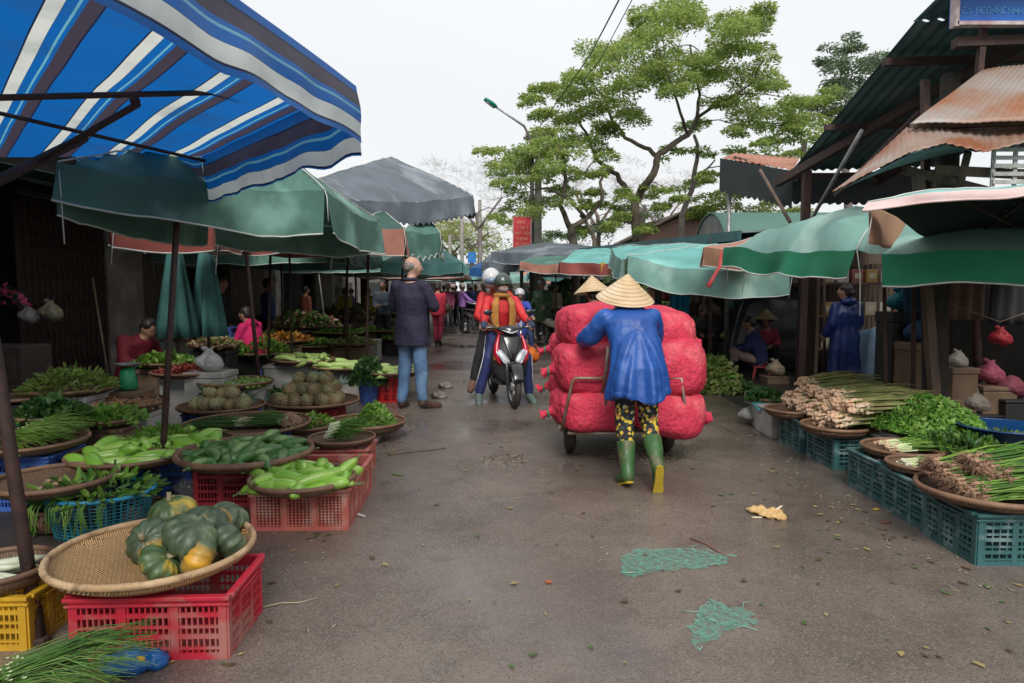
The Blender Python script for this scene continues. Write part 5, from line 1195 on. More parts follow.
# pale table behind pink vendor, plastic sheet
o=root('stall_table','pale cloth covered table in front of pink jacket vendor','table',V(-4.9,10.2,0)); m=MB(); m.box((0,0,.62),(1.3,.7,.05)); m.build('table_top',M('pale_cloth',(.32,.31,.28),(.2,.19,.17),5,.8,.5,12),o,smooth=False,bevel=.015)
m=MB(); m.grid(lambda a,b: V(-.65+1.3*a,-.36-.02*math.sin(a*30)*b,.6-.35*b),30,5); m.build('cloth_front',M('pale_cloth',(.32,.31,.28)),o,solid=.004)
for sx in (-.6,.6):
    for sy in (-.3,.3): mm=MB(); mm.box((sx,sy,.3),(.05,.05,.59)); mm.build('leg',WOOD,o,smooth=False)
leaves('heap_of_goods','mixed small goods on the pale cloth table','goods',V(-4.9,10.2,.65),.5,.12,260,[LD[0],ROOTD,RC[0],WHITEBAG],.06,400,.3,1)
for (x,y,w,lb) in ((-4.6,15.0,2.0,'wooden table of goods deep in the left stalls'),(-4.5,19,2.2,'wooden table further along the left stalls'),(-4.2,24,2.5,'wooden table near the end of the left stalls')):
    o=root('stall_table',lb,'table',(x,y,0)); m=MB(); m.box((0,0,.6),(w,.9,.04)); m.build('table_top',WOOD,o,smooth=False)
    for sx in (-1,1):
        for sy in (-1,1): mm=MB(); mm.box((sx*w*.45,sy*.4,.29),(.05,.05,.58)); mm.build('leg',WOOD,o,smooth=False)
    leaves('heap_of_goods','mixed goods piled on the '+lb,'goods',V(x,y,.62),.75,.28,420,[LD[0],LG[0],ROOTB,LY[0],REDC],.10,int(y)+240,.3,1)
# blue plastic chair of the pink vendor
cc = V((253-512)/F*9.9, 9.9, 0)
o=root('plastic_chair','light blue plastic chair under the pink jacket vendor','chair',cc,R_(-95)); PB=M('light_blue_plastic',(.09,.17,.50),(.07,.13,.40),5,.45)
m=MB(); m.box((0,0,.42),(.42,.42,.03)); m.build('seat',PB,o,smooth=False,bevel=.012)
for sx in (-1,1):
    for sy in (-1,1): m=MB(); m.bar((sx*.18,sy*.18,.41),(sx*.215,sy*.215,0),.05,.035); m.build('leg',PB,o,smooth=False)
m=MB()
for x in (-.19,.19): m.bar((x,-.2,.42),(x*.92,-.27,.86),.045,.03)
m.bar((-.19,-.27,.86),(.19,-.27,.86),.07,.025); m.bar((-.18,-.235,.62),(.18,-.235,.62),.05,.02)
for x in (-.08,0,.08): m.bar((x,-.235,.62),(x,-.268,.84),.03,.015)
m.build('backrest',PB,o,smooth=False)

# ================================================================= litter on the road
def scrap(label,u,v,pts,mat,h=.006,name='scrap',cat='litter'):
    c=G(u,v); c.z=.008; o=root(name,label,cat,c); m=MB(); m.prism([(x,y,0) for x,y in pts],(0,0,h)); m.build('piece',mat,o,smooth=False); return o
def netmat():
    m=bpy.data.materials.new('green_net_shreds'); m.use_nodes=True; nt=m.node_tree; N=nt.nodes; L=nt.links; b=N['Principled BSDF']; b.inputs['Base Color'].default_value=(.16,.42,.32,1); b.inputs['Roughness'].default_value=.5
    tc=N.new('ShaderNodeTexCoord'); n=N.new('ShaderNodeTexNoise'); n.inputs['Scale'].default_value=26; n.inputs['Detail'].default_value=7; n.inputs['Roughness'].default_value=.75; L.new(tc.outputs['Object'],n.inputs[0])
    w=N.new('ShaderNodeTexVoronoi'); w.inputs['Scale'].default_value=60; L.new(tc.outputs['Object'],w.inputs[0])
    a=N.new('ShaderNodeMapRange'); a.inputs[1].default_value=.42; a.inputs[2].default_value=.62; a.inputs[3].default_value=.05; a.inputs[4].default_value=.5; L.new(n.outputs['Fac'],a.inputs[0]); L.new(a.outputs[0],b.inputs['Alpha'])
    return m
NET=netmat()
def netpatch(label,uv,seed):
    P3=[G(u,v) for u,v in uv]; c=sum(P3,V(0,0,0))/len(P3); c.z=.0085; o=root('netting_scrap',label,'netting',c); rr=random.Random(seed); pts=[]
    for i in range(len(P3)):
        a=P3[i]; b=P3[(i+1)%len(P3)]
        for k in range(6):
            p=a.lerp(b,k/6)-V(c.x,c.y,0); j=.014 if k else .004; pts.append((p.x+rr.gauss(0,j),p.y+rr.gauss(0,j),0))
    m=MB(); m.prism(pts,(0,0,.002)); m.build('netting',NET,o,smooth=False)
    for k in range(6):
        a=rr.choice(P3).lerp(rr.choice(P3),rr.random())-V(c.x,c.y,0); d=V(rr.gauss(0,1),rr.gauss(0,1),0).normalized()*rr.uniform(.04,.13); m2=MB() if k==0 else m2
        m2.tube([V(a.x,a.y,.004),V(a.x,a.y,.008)+d*.5+V(-d.y,d.x,0)*.2,V(a.x,a.y,.004)+d],.0016,4)
    m2.build('frayed_strands',M('net_strand',(.25,.55,.42)),o)
netpatch('long torn green netting flattened on the road',((620,560),(632,552),(668,550),(700,551),(716,556),(738,556),(726,565),(700,570),(660,571),(635,580),(622,576)),1)
netpatch('smaller torn green netting nearer the camera',((708,600),(722,604),(755,614),(757,622),(742,628),(728,632),(708,643),(694,651),(690,632),(694,618)),2)
o=root('husk_rag','crumpled yellow brown husks dropped on the road','husks',G(768,516)); 
for i,(x,y,s) in enumerate(((-.04,.03,.065),(.02,.0,.06),(.04,-.07,.05),(-.01,-.04,.055),(-.07,.07,.045),(.06,.03,.04))):
    m=MB(); m.ell((0,0,0),(s,s*.7,s*.45),12,8); me=fuse(m,.006,1,disp=.022,dscale=22); link('husk',me,M('dry_husk',(.62,.42,.19),(.45,.27,.10),14,.7),o,True,(x,y,s*.35))
m=MB(); m.tube([(.03,.0,.02),(.09,.03,.05),(.11,.05,.05)],[.012,.006,.003],6); m.tube([(-.06,-.06,.01),(-.12,-.055,.01)],.006,5); m.build('pale_ends',M('pale_stalk',(.7,.6,.42)),o)
scrap('small white paper scrap near the pink crate',361,517,[(-.03,.015),(.02,-.02),(.03,-.012),(-.02,.026)],M('paper',(.7,.7,.7)))
scrap('yellow leaf on the road by the green crates',876,511,[(-.02,0),(0,-.012),(.025,0),(.0,.016)],M('yellow_leaf',(.6,.4,.05)))
scrap('orange peel scrap on the wet road',548,584,[(-.015,0),(0,-.01),(.02,0),(.0,.012)],M('orange_peel',(.5,.13,.04)))
scrap('thin green leaf on road beyond the paper scrap',397,476,[(-.05,.012),(.03,-.02),(.055,-.018),(-.02,.016)],LG[0])
scrap('red brown scrap near the right crates',885,524,[(-.03,0),(0,-.012),(.04,.004),(.0,.012)],M('brown_scrap',(.2,.06,.03)))
def twig(label,a,b,r,mat,z=.01):
    a=G(*a); b=G(*b); o=root('twig',label,'twig',a+V(0,0,z)); d=b-a; m=MB(); m.tube([V(0,0,0),d*.35+V(.01,.02,0),d*.7-V(.0,.015,0),d],[r,r*.9,r*.8,r*.5],6); m.build('stick',mat,o)
twig('long thin twig lying on the wet road',(388,456),(446,449),.008,WOOD)
twig('dry grass stalk by the pink crate side',(255,611),(318,600),.003,M('straw',(.45,.4,.25)))
twig('twig near the carrier bag',(738,436),(722,428),.006,WOOD)
twig('red brown twig by the green netting',(690,540),(734,560),.004,M('red_twig',(.3,.13,.08)))
o=root('straw_litter','scattered straw and leaf bits along both kerbs','litter',(0,0,0)); o['kind']='stuff'; 
m=MB(); rr=random.Random(5)
for i in range(1000):
    side=rr.random()
    if side<.35: u,v=rr.uniform(610,690),rr.uniform(432,462)
    elif side<.6: x=-1.0-rr.random()*.5; y=rr.uniform(3,12); u=None
    elif side<.85: x=2.0+rr.random()*.4; y=rr.uniform(3,14); u=None
    else: x=rr.uniform(-1,2); y=rr.uniform(2.5,16); u=None
    p=G(u,v) if u else V(x,y,0); d=V(rr.gauss(0,1),rr.gauss(0,1),0).normalized()*rr.uniform(.01,.07 if u else .035)
    m.tube([V(p.x,p.y,.008),V(p.x,p.y,.012)+d*.5,V(p.x,p.y,.008)+d],rr.uniform(.001,.0028),3)
m.build('straw',M('straw',(.45,.4,.25)),o)
for (u,v,s,lb) in ((505,461,.2,'flattened husk litter on the road centre'),(452,382,.22,'pale husk litter behind the standing man')):
    leaves('husk_litter',lb,'litter',G(u,v)+V(0,0,.006),s,.008,160,[M('pale_litter',(.27,.23,.19)),M('litter2',(.19,.15,.12))],.014,u,-.6,1.6,.1)
for (u,v,lb) in ((441,398,'dark wet rubbish lump left of road centre'),(447,388,'smaller rubbish lump behind the man')):
    m=MB(); m.ell((0,0,.03),(.12,.08,.05),12,8); me=fuse(m,.01,1,disp=.05,dscale=14); tag(link('rubbish_lump',me,M('wet_rubbish',(.12,.10,.08),(.25,.22,.2),12,.6),None,True,G(u,v)),lb,'rubbish')

rr=random.Random(77)
items=[(900,300,7.6,(.02,.22,.28),'teal bundle'),(918,330,7.3,(.04,.10,.25),'navy bundle'),(960,372,7.0,(.26,.06,.09),'dull pink bundle'),(990,372,6.9,(.30,.06,.10),'rose pink bundle'),(1012,385,6.8,(.20,.04,.06),'dark pink bundle'),(948,395,6.9,(.40,.38,.34),'pale bundle'),
 (975,400,6.8,(.25,.22,.18),'brown bundle'),(668,345,11.4,(.25,.06,.06),'dull red bundle'),(684,352,11.2,(.35,.33,.30),'pale grey bundle'),(775,372,10.2,(.30,.24,.16),'straw coloured bundle'),(728,335,12.2,(.45,.35,.12),'mustard bundle'),(650,335,11.6,(.12,.2,.1),'olive bundle'),(716,310,12.6,(.30,.20,.14),'tan bundle')]
for i,(u,v,Y,c,nm) in enumerate(items):
    p=P(u,v,Y); g0=V(p.x,p.y,0); hz=max(.12,p.z-.12)
    foambox('stacked dark box under the %s in the right stalls'%nm,g0,.34,.34,hz-.01,mat=M('card_box',(.2,.13,.08)) if i%2 else M('dark_box',(.03,.03,.03)))
    bag('cloth_bundle','%s of goods on a box in the right stalls'%nm,V(g0.x,g0.y,hz),.15,M('bundle_%d'%i,c,None,9,.8,.6,25),600+i,cat='bundle',tie=i%3==0)
for i,(u,v,Y,c,nm) in enumerate(((915,285,7.8,(.03,.20,.24),'teal jacket hanging on the right stall rope'),(965,290,6.9,(.18,.10,.07),'brown cloth hanging inside the right stall'),(1010,295,6.9,(.05,.05,.055),'black cloth hanging inside the right stall'),(665,285,12.6,(.20,.05,.05),'dull red cloth hanging behind the teal canopy'),(700,287,12.8,(.32,.28,.22),'beige cloth hanging behind the teal canopy'))):
    c_=P(u,v,Y); o=root('hanging_cloth',nm,'cloth',c_); w=.34; h=.6; m=MB()
    m.grid(lambda a,b: V((a-.5)*w*(1+.1*b),.035*math.sin(a*17+i),(0.5-b)*h),20,6); m.build('cloth',M('hcl_%d'%i,c,None,5,.85,.5,12),o,solid=.006); m=MB(); m.tube([(-w*.6,0,h*.5),(w*.6,0,h*.5)],.01,6); m.build('rail',RUST,o)

o=root('leaf_litter','small trampled leaf scraps strewn over the wet street','litter',(0,0,0)); o['kind']='stuff'; rr=random.Random(9)
lms=[M('trampled_green',(.07,.13,.03)),M('trampled_brown',(.12,.07,.035)),M('trampled_yellow',(.35,.27,.10))]; mbs=[MB() for _ in lms]
for i in range(420):
    e=rr.random(); x=(-1.0-abs(rr.gauss(0,.35))) if e<.4 else ((2.05+rr.gauss(0,.35)) if e<.75 else rr.uniform(-1,2)); y=2.4+abs(rr.gauss(0,4.5)); s_=rr.uniform(.006,.022); a=rr.uniform(0,6.28); c=V(x,y,.009)
    mbs[rr.randrange(3)].add([c+V(math.cos(a+q)*s_*k,math.sin(a+q)*s_*k,.003*rr.random()) for q,k in ((0,1.6),(1.3,.7),(2.8,1.2),(4.4,.8))],[(0,1,2,3)])
for mb,mt in zip(mbs,lms): mb.build('leaf_scraps',mt,o,smooth=False)
# ================================================================= trees, poles, wires
BARK = M('pale_bark',(.125,.10,.07),(.06,.048,.035),7,.9,.8,18,stretch=(1,1,.3))
BARKG = M('grey_bark',(.20,.17,.155),(.13,.11,.10),7,.9,.5,18)
def lmt(key, c): return M(key, c, tuple(x*.7 for x in c), 9, .5, transl=.5)
TL = [lmt('tree_leaf_1',(.36,.50,.13)), lmt('tree_leaf_2',(.24,.38,.09)), lmt('tree_leaf_3',(.48,.60,.18)), lmt('tree_leaf_4',(.55,.58,.18))]
TL2 = [lmt('bush_leaf_1',(.18,.26,.15)), lmt('bush_leaf_2',(.14,.21,.13)), lmt('bush_leaf_3',(.26,.34,.17))]
def tree(name,label,Y0,limbs,clusters,lmats,bark,leafn=150,leafs=.11,twigs=True,seed=1,cs=1,baretw=0,flat=.42,pxy=31):
    """limbs: list of [(u,v,dY,r_px)...]; clusters: (u,v,rad_px) -> leaf sprays hung on twigs"""
    rr=random.Random(seed); base=P(limbs[0][0][0],limbs[0][0][1],Y0); base=V(base.x,Y0,0); o=root(name,label,'tree',base)
    S=Y0/F; nodes=[]; first=True
    for li in limbs:
        pts=[P(u,v,Y0+dy)-base for u,v,dy,r in li]; rs=[r*S*.74 for *_,r in li]
        if first: pts[0]=V(0,0,-.1); first=False; nm='trunk'
        else: nm='limb'
        q=[];qr=[]
        for i in range(len(pts)-1):
            for t in (0,.33,.66):
                p=pts[i].lerp(pts[i+1],t)+V(rr.gauss(0,1),rr.gauss(0,1),rr.gauss(0,1))*rs[i]*.35*(t>0); q.append(p); qr.append(rs[i]*(1-t)+rs[i+1]*t)
        q.append(pts[-1]); qr.append(rs[-1]); m=MB(); m.tube(q,qr,9); m.build(nm,bark,o)
        nodes+= [(p,r) for p,r in zip(q,qr)][3:]
    tw=MB(); ml=[MB() for _ in lmats]
    cl=[]
    for (u,v,rad) in clusters:
        for k in range(4):
            cl.append((P(u+rr.gauss(0,rad*.45),v+rr.gauss(0,rad*.3),Y0+rr.gauss(0,rad*S*1.3+.5))-base, rad*S*rr.uniform(.55,.85)))
    cl.sort(key=lambda c:min((c[0]-n[0]).length for n in nodes))
    for c,rad in cl:
        n=min(nodes,key=lambda n:(c-n[0]).length+ (0 if n[0].z<c.z+.3 else 1.0)); a=n[0]; L_=(c-a).length
        mid=a.lerp(c,.5)+V(rr.gauss(0,.08),rr.gauss(0,.08),.08)*L_; r0=min(n[1]*.75,.012+.010*L_); pts=[a,a.lerp(mid,.5)+V(0,0,.02*L_),mid,mid.lerp(c,.5),c]
        tw.tube(pts,[r0,r0*.85,r0*.65,r0*.5,r0*.3],5,cap=False)
        for k in (2,3): nodes.append((pts[k],r0*.6))
        for k in range(5 if not baretw else baretw):
            d=V(rr.gauss(0,1),rr.gauss(0,1),abs(rr.gauss(0,.5))+.1).normalized()*rad*rr.uniform(.6,1.2); s=pts[rr.choice((2,3,4))]
            e=s+d; tw.tube([s,s.lerp(e,.5)+V(0,0,rad*.1),e],[r0*.35,r0*.22,r0*.08],4,cap=False)
            if baretw:
                for q_ in range(3):
                    d2=(d+V(rr.gauss(0,1),rr.gauss(0,1),rr.gauss(0,1))*rad*.5)*.6; s2=s.lerp(e,rr.uniform(.3,.9)); tw.tube([s2,s2+d2],[r0*.15,.004],3,cap=False)
        for i in range(int(leafn*rad/.6*cs)):
            # sprays: flat plates of leaflets
            a_=rr.uniform(0,6.283); q_=math.sqrt(rr.random()); p=c+V(math.cos(a_)*q_*rad,math.sin(a_)*q_*rad,rr.gauss(0,.17)*rad*2*flat)-V(0,0,.25*q_*q_*rad)
            d=V(math.cos(a_)+rr.gauss(0,.5),math.sin(a_)+rr.gauss(0,.5),rr.gauss(-.15,.35)).normalized(); X,Y,_=frame(d); t=rr.gauss(0,.5); Xr=X*math.cos(t)+Y*math.sin(t)
            s=leafs*rr.uniform(.6,1.3); mb=ml[min(len(ml)-1,int(rr.random()**1.3*len(ml)))]
            mb.add([p,p+d*s*.5-Xr*s*.22,p+d*s,p+d*s*.5+Xr*s*.22],[(0,1,2,3)])
    tw.build('twigs',bark,o)
    for mb,mt in zip(ml,lmats):
        if mb.v: mb.build('foliage',mt,o,smooth=False)
    return o
# main tree
main_limbs=[[(636,262,0,7),(636,225,0,6.5),(635,200,0,6)],
 [(635,202,0,5.5),(645,185,-.3,5),(655,170,-.5,4.6),(658,155,-.5,4.2),(672,145,-.4,3.8),(688,135,0,3.4),(697,118,.3,3)],
 [(658,157,-.5,3.2),(645,148,.5,2.8),(625,138,1.0,2.5),(612,120,1.3,2),(605,100,1.5,1.6)],
 [(697,118,.3,2.6),(700,95,.6,2.0),(695,70,.8,1.6),(690,45,1,1.2)],[(697,118,.3,2.4),(715,105,-.4,1.9),(735,95,-.8,1.4),(755,80,-1,1)],
 [(688,135,0,2.2),(680,112,-1,1.8),(672,85,-1.5,1.4),(662,60,-1.8,1)],
 [(636,205,0,4.5),(624,185,.6,3.8),(612,172,1,3.2),(597,160,1.2,2.6),(590,140,1.4,2),(578,120,1.5,1.4)],[(612,172,1,2.2),(590,178,.4,1.7),(570,170,0,1.2)],
 [(605,100,1.5,1.4),(590,80,1.7,1.1),(575,70,1.8,.9)]]
main_cl=[(675,12,26),(700,22,24),(725,15,22),(650,30,26),(745,28,20),(625,48,26),(600,62,24),(660,58,24),(690,50,22),(720,50,22),(755,48,18),(765,12,14),(580,78,20),(560,92,18),(545,85,12),(610,90,24),(640,80,24),(675,85,20),(705,80,22),(740,75,24),(770,80,22),(790,98,16),(590,105,20),(565,118,18),(545,130,16),(530,100,12),(575,140,18),(605,125,18),(550,150,16),(635,110,16),(720,105,16),(750,105,20),(775,115,20),(790,125,12),(740,130,14),(765,140,12),(700,62,18),(650,20,18),(600,150,14),(520,160,18),(540,112,14),(625,195,14),(560,185,14),(590,190,10),(655,190,12),(620,215,10),(598,205,10),(662,205,10),(648,228,9),(680,195,9),(585,228,9),(705,175,9)]
tree('street_tree','large light green tree with spreading crown over the canopies',22,main_limbs,main_cl,TL,BARK,640,.115,seed=3)
tree('street_tree','slender leaning tree right behind the large tree',25,[[(676,262,0,4.5),(682,215,0,4),(692,190,0,3.4),(697,160,0,2.8),(694,135,0,2)],[(690,192,0,2),(703,172,.5,1.5),(715,160,.8,1)]],
     [(690,120,14),(705,150,10),(675,150,9),(740,150,12),(760,125,16),(785,140,14),(745,165,10),(770,160,10)],TL[:2],BARKG,300,.15,seed=5)
tree('street_tree','forked tree with dark bare limbs beside the street lamp',20,[[(577,262,0,6),(573,240,0,5.6),(570,225,0,5)],[(571,228,0,4),(590,215,.3,3.4),(602,200,.5,2.8),(600,182,.6,2),(608,168,.8,1.4)],[(570,228,0,4),(560,205,-.3,3.2),(566,180,-.4,2.6),(562,155,-.5,2),(556,135,-.6,1.4)],[(585,217,.2,2.6),(572,200,-.5,2.2),(548,188,-.9,1.6),(532,190,-1,1.1)],[(597,255,0,3.6),(592,232,.2,3),(580,215,.3,2)]],
     [(520,150,16),(500,160,16),(490,150,12),(535,172,16),(515,185,14),(545,200,16),(525,210,16),(505,215,12),(560,160,16),(575,175,12),(540,140,14),(600,170,10),(500,180,12),(610,225,9),(585,205,8)],TL,BARK,470,.115,seed=7)
# bare trees behind
def bare(label,Y,u0,vb,spread,top,seed,n=26,leaves_=None,barkm=None):
    rr=random.Random(seed); cl=[(u0+rr.gauss(0,spread*.5),top+abs(rr.gauss(0,1))*(vb-top)*.35,10) for _ in range(n)]
    limbs=[[(u0,vb,0,3.6),(u0+2,(vb*2+top)/3,0,3),(u0-2,(vb+top)/2,0,2.2)],[(u0,(vb*2+top)/3,0,2),(u0-spread*.4,(vb+top*2)/3,.5,1.2)],[(u0,(vb*2+top)/3,0,2),(u0+spread*.4,(vb+top*2)/3,-.5,1.2)]]
    tree('bare_tree',label,Y,limbs,cl,leaves_ or [],barkm or BARKG,40 if leaves_ else 0,.2,seed=seed,baretw=6)
bare('bare grey tree behind the slate canopy',34,478,262,60,165,11,34)
bare('bare pinkish grey tree between the lamp and large tree',30,597,262,56,160,12,30,barkm=M('pink_bark',(.25,.17,.15)))
bare('young tree with few yellow leaves at the far street end',38,425+45,268,46,215,13,22,[TL[3],TL[2]])
bare('bare twiggy tree behind the slender tree',33,660,258,50,175,14,22,barkm=M('pink_bark',(.25,.17,.15)))
bare('tree with sparse yellow leaves behind the far canopies',40,452,272,40,222,15,16,[TL[3],TL[0]])
# background green trees on the right
tree('background_tree','grey green tree rising behind the shed roof',30,[[(850,262,0,6),(848,200,0,5.5),(845,150,0,4.5),(850,110,0,3.5)],[(846,150,0,3.4),(820,120,.5,2),(835,80,.8,1.4)],[(848,130,0,3),(875,95,0,2),(890,70,0,1.2)]],
     [(845,50,12),(860,42,10),(835,65,16),(860,65,18),(880,60,14),(895,55,8),(830,85,14),(855,85,20),(880,80,14),(840,105,20),(815,110,16),(865,105,16),(825,62,9),(900,70,8)],TL2,BARKG,300,.16,seed=21)
tree('background_tree','light green tree between large tree and shed roof',27,[[(808,262,0,5),(806,180,0,4.5),(805,140,0,3.5)],[(806,170,0,3),(780,190,.5,2)]],
     [(815,100,14),(835,95,12),(800,120,14),(820,130,16),(845,115,10),(790,150,14),(770,175,16),(745,185,16),(720,195,16),(700,205,14),(690,190,12),(735,200,14),(765,200,18),(790,210,14),(710,175,10),(750,210,14),(700,215,12)],TL,BARKG,340,.15,seed=22)
for k,(x,y,s,lb) in enumerate(((-6,60,1.6,'hazy far tree closing the street on left'),(2,70,1.7,'hazy far tree closing the street centre'),(9,64,1.7,'hazy far tree right of the street end'),(16,55,1.5,'far tree behind the brick house'),(24,50,1.6,'far tree behind the shed on right'))):
    rr=random.Random(k+90); o=root('far_tree',lb,'tree',(x,y,0)); m=MB(); m.tube([(0,0,-.1),(.1,0,1.5),(0,.1,3.4*s)],[.2,.16,.06],8); m.build('trunk',BARKG,o)
    ml=[MB() for _ in TL2]
    for j in range(26):
        c=V(rr.gauss(0,1.6)*s,rr.gauss(0,1.2),s*(2.6+rr.gauss(0,.75)))
        for i in range(60):
            p=c+V(rr.gauss(0,.45),rr.gauss(0,.45),rr.gauss(0,.28)); d=V(rr.gauss(0,1),rr.gauss(0,1),rr.gauss(0,.5)).normalized(); X,Y,_=frame(d); ml[rr.randrange(3)].add([p,p+d*.14-X*.08,p+d*.3,p+d*.14+X*.08],[(0,1,2,3)])
    for mb,mt in zip(ml,TL2): mb.build('foliage',mt,o,smooth=False)
leaves('undergrowth','pale green undergrowth behind the long market roof','undergrowth',V(4.5,24,0),4.2,2.6,5000,TL2+TL[:1],.22,500,.4,1.4)
# utility poles, lamp
CP = M('concrete_pole',(.30,.28,.25),(.2,.185,.17),5,.85,.3,30); DP=M('dark_pole',(.07,.06,.055),None,5,.7)
b0=V(P(538,250,21).x,21,0); h=P(538,128,21).z; o=root('utility_pole','tall grey concrete utility pole beside the red sign','pole',b0); m=MB(); m.tube([(0,0,0),(0,0,h)],[.14,.09],12); m.build('shaft',CP,o); m=MB(); m.box((0,0,h-.3),(.9,.08,.08)); m.build('cross_arm',DP,o,smooth=False)
for x in (-.35,.35): m=MB(); m.lathe([(.03,h-.26),(.05,h-.2),(.03,h-.16),(.045,h-.12),(.02,h-.08)],(x,0,0),10,close=True); m.build('insulator',M('ceramic',(.4,.3,.25),None,5,.3),o)
b1=V(P(532,250,20.4).x,20.4,0); h1=P(531,138,20.4).z; o=root('street_lamp','street lamp with green head on long slanted arm','street lamp',b1); m=MB(); m.tube([(0,0,0),(0,0,h1)],[.09,.055],10); m.build('pole',DP,o)
a1=P(524,126,20.2)-b1; a2=P(496,107,19.8)-b1; a3=P(485,99,19.6)-b1; m=MB(); m.tube([V(0,0,h1-.6),V(0,0,h1-.1),a1,a2],[.045,.04,.035,.028],8); m.build('arm',STEEL,o)
m=MB(); d=(a3-a2); m.tube([a2-d*.1,a2+d*.1,a2+d*.5,a3,a3+d*.05],[.03,.09,.11,.08,.02],10,flat=.6); m.build('lamp_head',M('lamp_green',(.0,.22,.16),None,5,.4),o); m=MB(); m.tube([a2+d*.15+V(0,0,-.055),a3-d*.1+V(0,0,-.05)],.05,8,flat=.5); m.build('glass',M('lamp_glass',(.35,.3,.3),None,5,.2),o)
# red slogan sign
c_=V(P(522,250,19.5).x,19.5,0); o=root('red_sign','red signboard with five rows of pale orange lettering','sign',c_); zt=P(522,217,19.5).z; zb_=P(522,245,19.5).z-.1; w=(P(530.5,230,19.5).x-P(512.5,230,19.5).x)
m=MB(); m.box((0,0,(zt+zb_)/2),(w,.05,zt-zb_)); m.build('board',M('sign_red',(.50,.02,.03),(.42,.02,.03),5,.5),o,smooth=False)
m=MB()
for x in (-w/2,w/2): m.box((x,-.01,(zt+zb_)/2),(.02,.07,zt-zb_+.03))
m.build('frame',M('sign_frame',(.55,.5,.5)),o,smooth=False)
m=MB(); m.box((0,.05,zb_/2),(.08,.05,zb_+.1)); m.build('post',DP,o,smooth=False)
for k,(x0,x1) in enumerate(((-.15,.16),(-.22,.22),(-.23,.23),(-.16,.18),(-.17,.2))):
    glyphs(o,x0,x1,zt-.18-k*.155,.075,-.03,M('orange_letters',(.72,.30,.18),None,5,.5),30+k,.012,gapw=.8)
# blue far sign
c_=V(P(499,250,30).x*1.0,30,0); c_=V(P(472,262,30).x,30,0)
o=root('far_blue_sign','small blue sign on a post at the street end','sign',c_); zt=P(472,252,30).z; zb_=P(472,263,30).z; m=MB(); m.box((0,0,(zt+zb_)/2),(.36,.05,zt-zb_)); m.build('board',M('far_sign_blue',(.02,.18,.52)),o,smooth=False); m=MB(); m.box((0,.05,zb_/2),(.06,.05,zb_)); m.build('post',DP,o,smooth=False)
for k,(u,Y,vt,lb) in enumerate(((462,32,205,'thin grey pole left of the far blue sign'),(480,34,200,'thin pole behind the far blue sign'),(450,36,235,'short pole at the far left of street end'))):
    b_=V(P(u,262,Y).x,Y,0); post('far_pole',lb,b_,b_+V(0,0,P(u,vt,Y).z),.09,CP,group='far poles')
# overhead wires
for k,(pts,r,lb) in enumerate((([P(539,128,21),P(590,55,15),P(622,-6,11),P(660,-120,6.5)],.014,'thick overhead cable rising to the top of the picture'),([P(540,132,21),P(600,60,14),P(634,-4,10.4),P(680,-120,6.3)],.008,'thinner overhead cable right of the thick one'))):
    o=root('overhead_cable',lb,'cable',pts[0]); m=MB(); q=[]
    for i in range(len(pts)-1):
        for t in (0,.25,.5,.75): q.append(pts[i].lerp(pts[i+1],t)-pts[0])
    q.append(pts[-1]-pts[0]); m.tube(q,r,5); m.build('cable',M('black_cable',(.02,.02,.02),None,5,.6),o)

tree('background_tree','pale green loose tree filling the gap behind the brick house',29,[[(640,262,0,4),(642,225,0,3.5),(645,205,0,2.5)],[(642,225,0,2),(610,205,.5,1.5)],[(643,225,0,2),(690,210,.5,1.5)]],
     [(600,228,14),(620,222,14),(640,212,14),(665,220,14),(690,222,12),(575,235,12),(710,212,10),(655,235,12),(555,232,12),(540,240,10)],TL2+TL[:1],BARKG,260,.15,seed=23)
# ================================================================= people
SKIN = M('skin',(.40,.22,.145),(.34,.17,.11),7,.5); SKINL = M('skin_pale',(.50,.31,.23),(.44,.24,.17),7,.5)
HAIRB = M('black_hair',(.012,.010,.009),(.03,.025,.02),30,.4,.6,80,stretch=(1,1,.15)); HAIRG = M('grey_hair',(.25,.23,.21),(.12,.11,.1),30,.6,.5,80)
EYEW = M('eye_white',(.6,.58,.55)); EYED = M('eye_dark',(.01,.008,.006),None,5,.2); LIP = M('lips',(.32,.10,.08),None,9,.5)
def fab(key,c,c2=None,rough=.8,bump=.3,coat=0,stretch=None,c3=None,s3=3): return M(key,c,c2 or tuple(x*.7 for x in c),5,rough,bump,22,coat=coat,stretch=stretch,c3=c3,s3=s3)
STRAW = M('palm_leaf_hat',(.62,.47,.29),(.50,.35,.19),5,.6,.4,50,c3=(.70,.56,.38),s3=3)
BASE = dict(pelvis=(0,0,.93),belly=(0,.01,1.06),chest=(0,.0,1.26),neck=(0,-.01,1.44),head=(0,.02,1.585),
  shL=(-.175,-.01,1.385),elL=(-.22,-.02,1.12),wrL=(-.22,.06,.88),shR=(.175,-.01,1.385),elR=(.22,-.02,1.12),wrR=(.22,.06,.88),
  hipL=(-.09,0,.90),knL=(-.10,.03,.49),anL=(-.10,-.02,.08),toL=(-.12,.13,.03),hipR=(.09,0,.90),knR=(.10,.03,.49),anR=(.10,-.02,.08),toR=(.12,.13,.03))
SIT = dict(pelvis=(0,-.05,.30),belly=(0,-.03,.44),chest=(0,.05,.64),neck=(0,.09,.81),head=(0,.14,.94),shL=(-.17,.05,.76),elL=(-.23,.14,.53),wrL=(-.12,.33,.50),shR=(.17,.05,.76),elR=(.23,.14,.53),wrR=(.12,.33,.50),
  hipL=(-.10,-.03,.30),knL=(-.17,.36,.46),anL=(-.15,.34,.08),toL=(-.17,.48,.03),hipR=(.10,-.03,.30),knR=(.17,.36,.46),anR=(.15,.34,.08),toR=(.17,.48,.03))
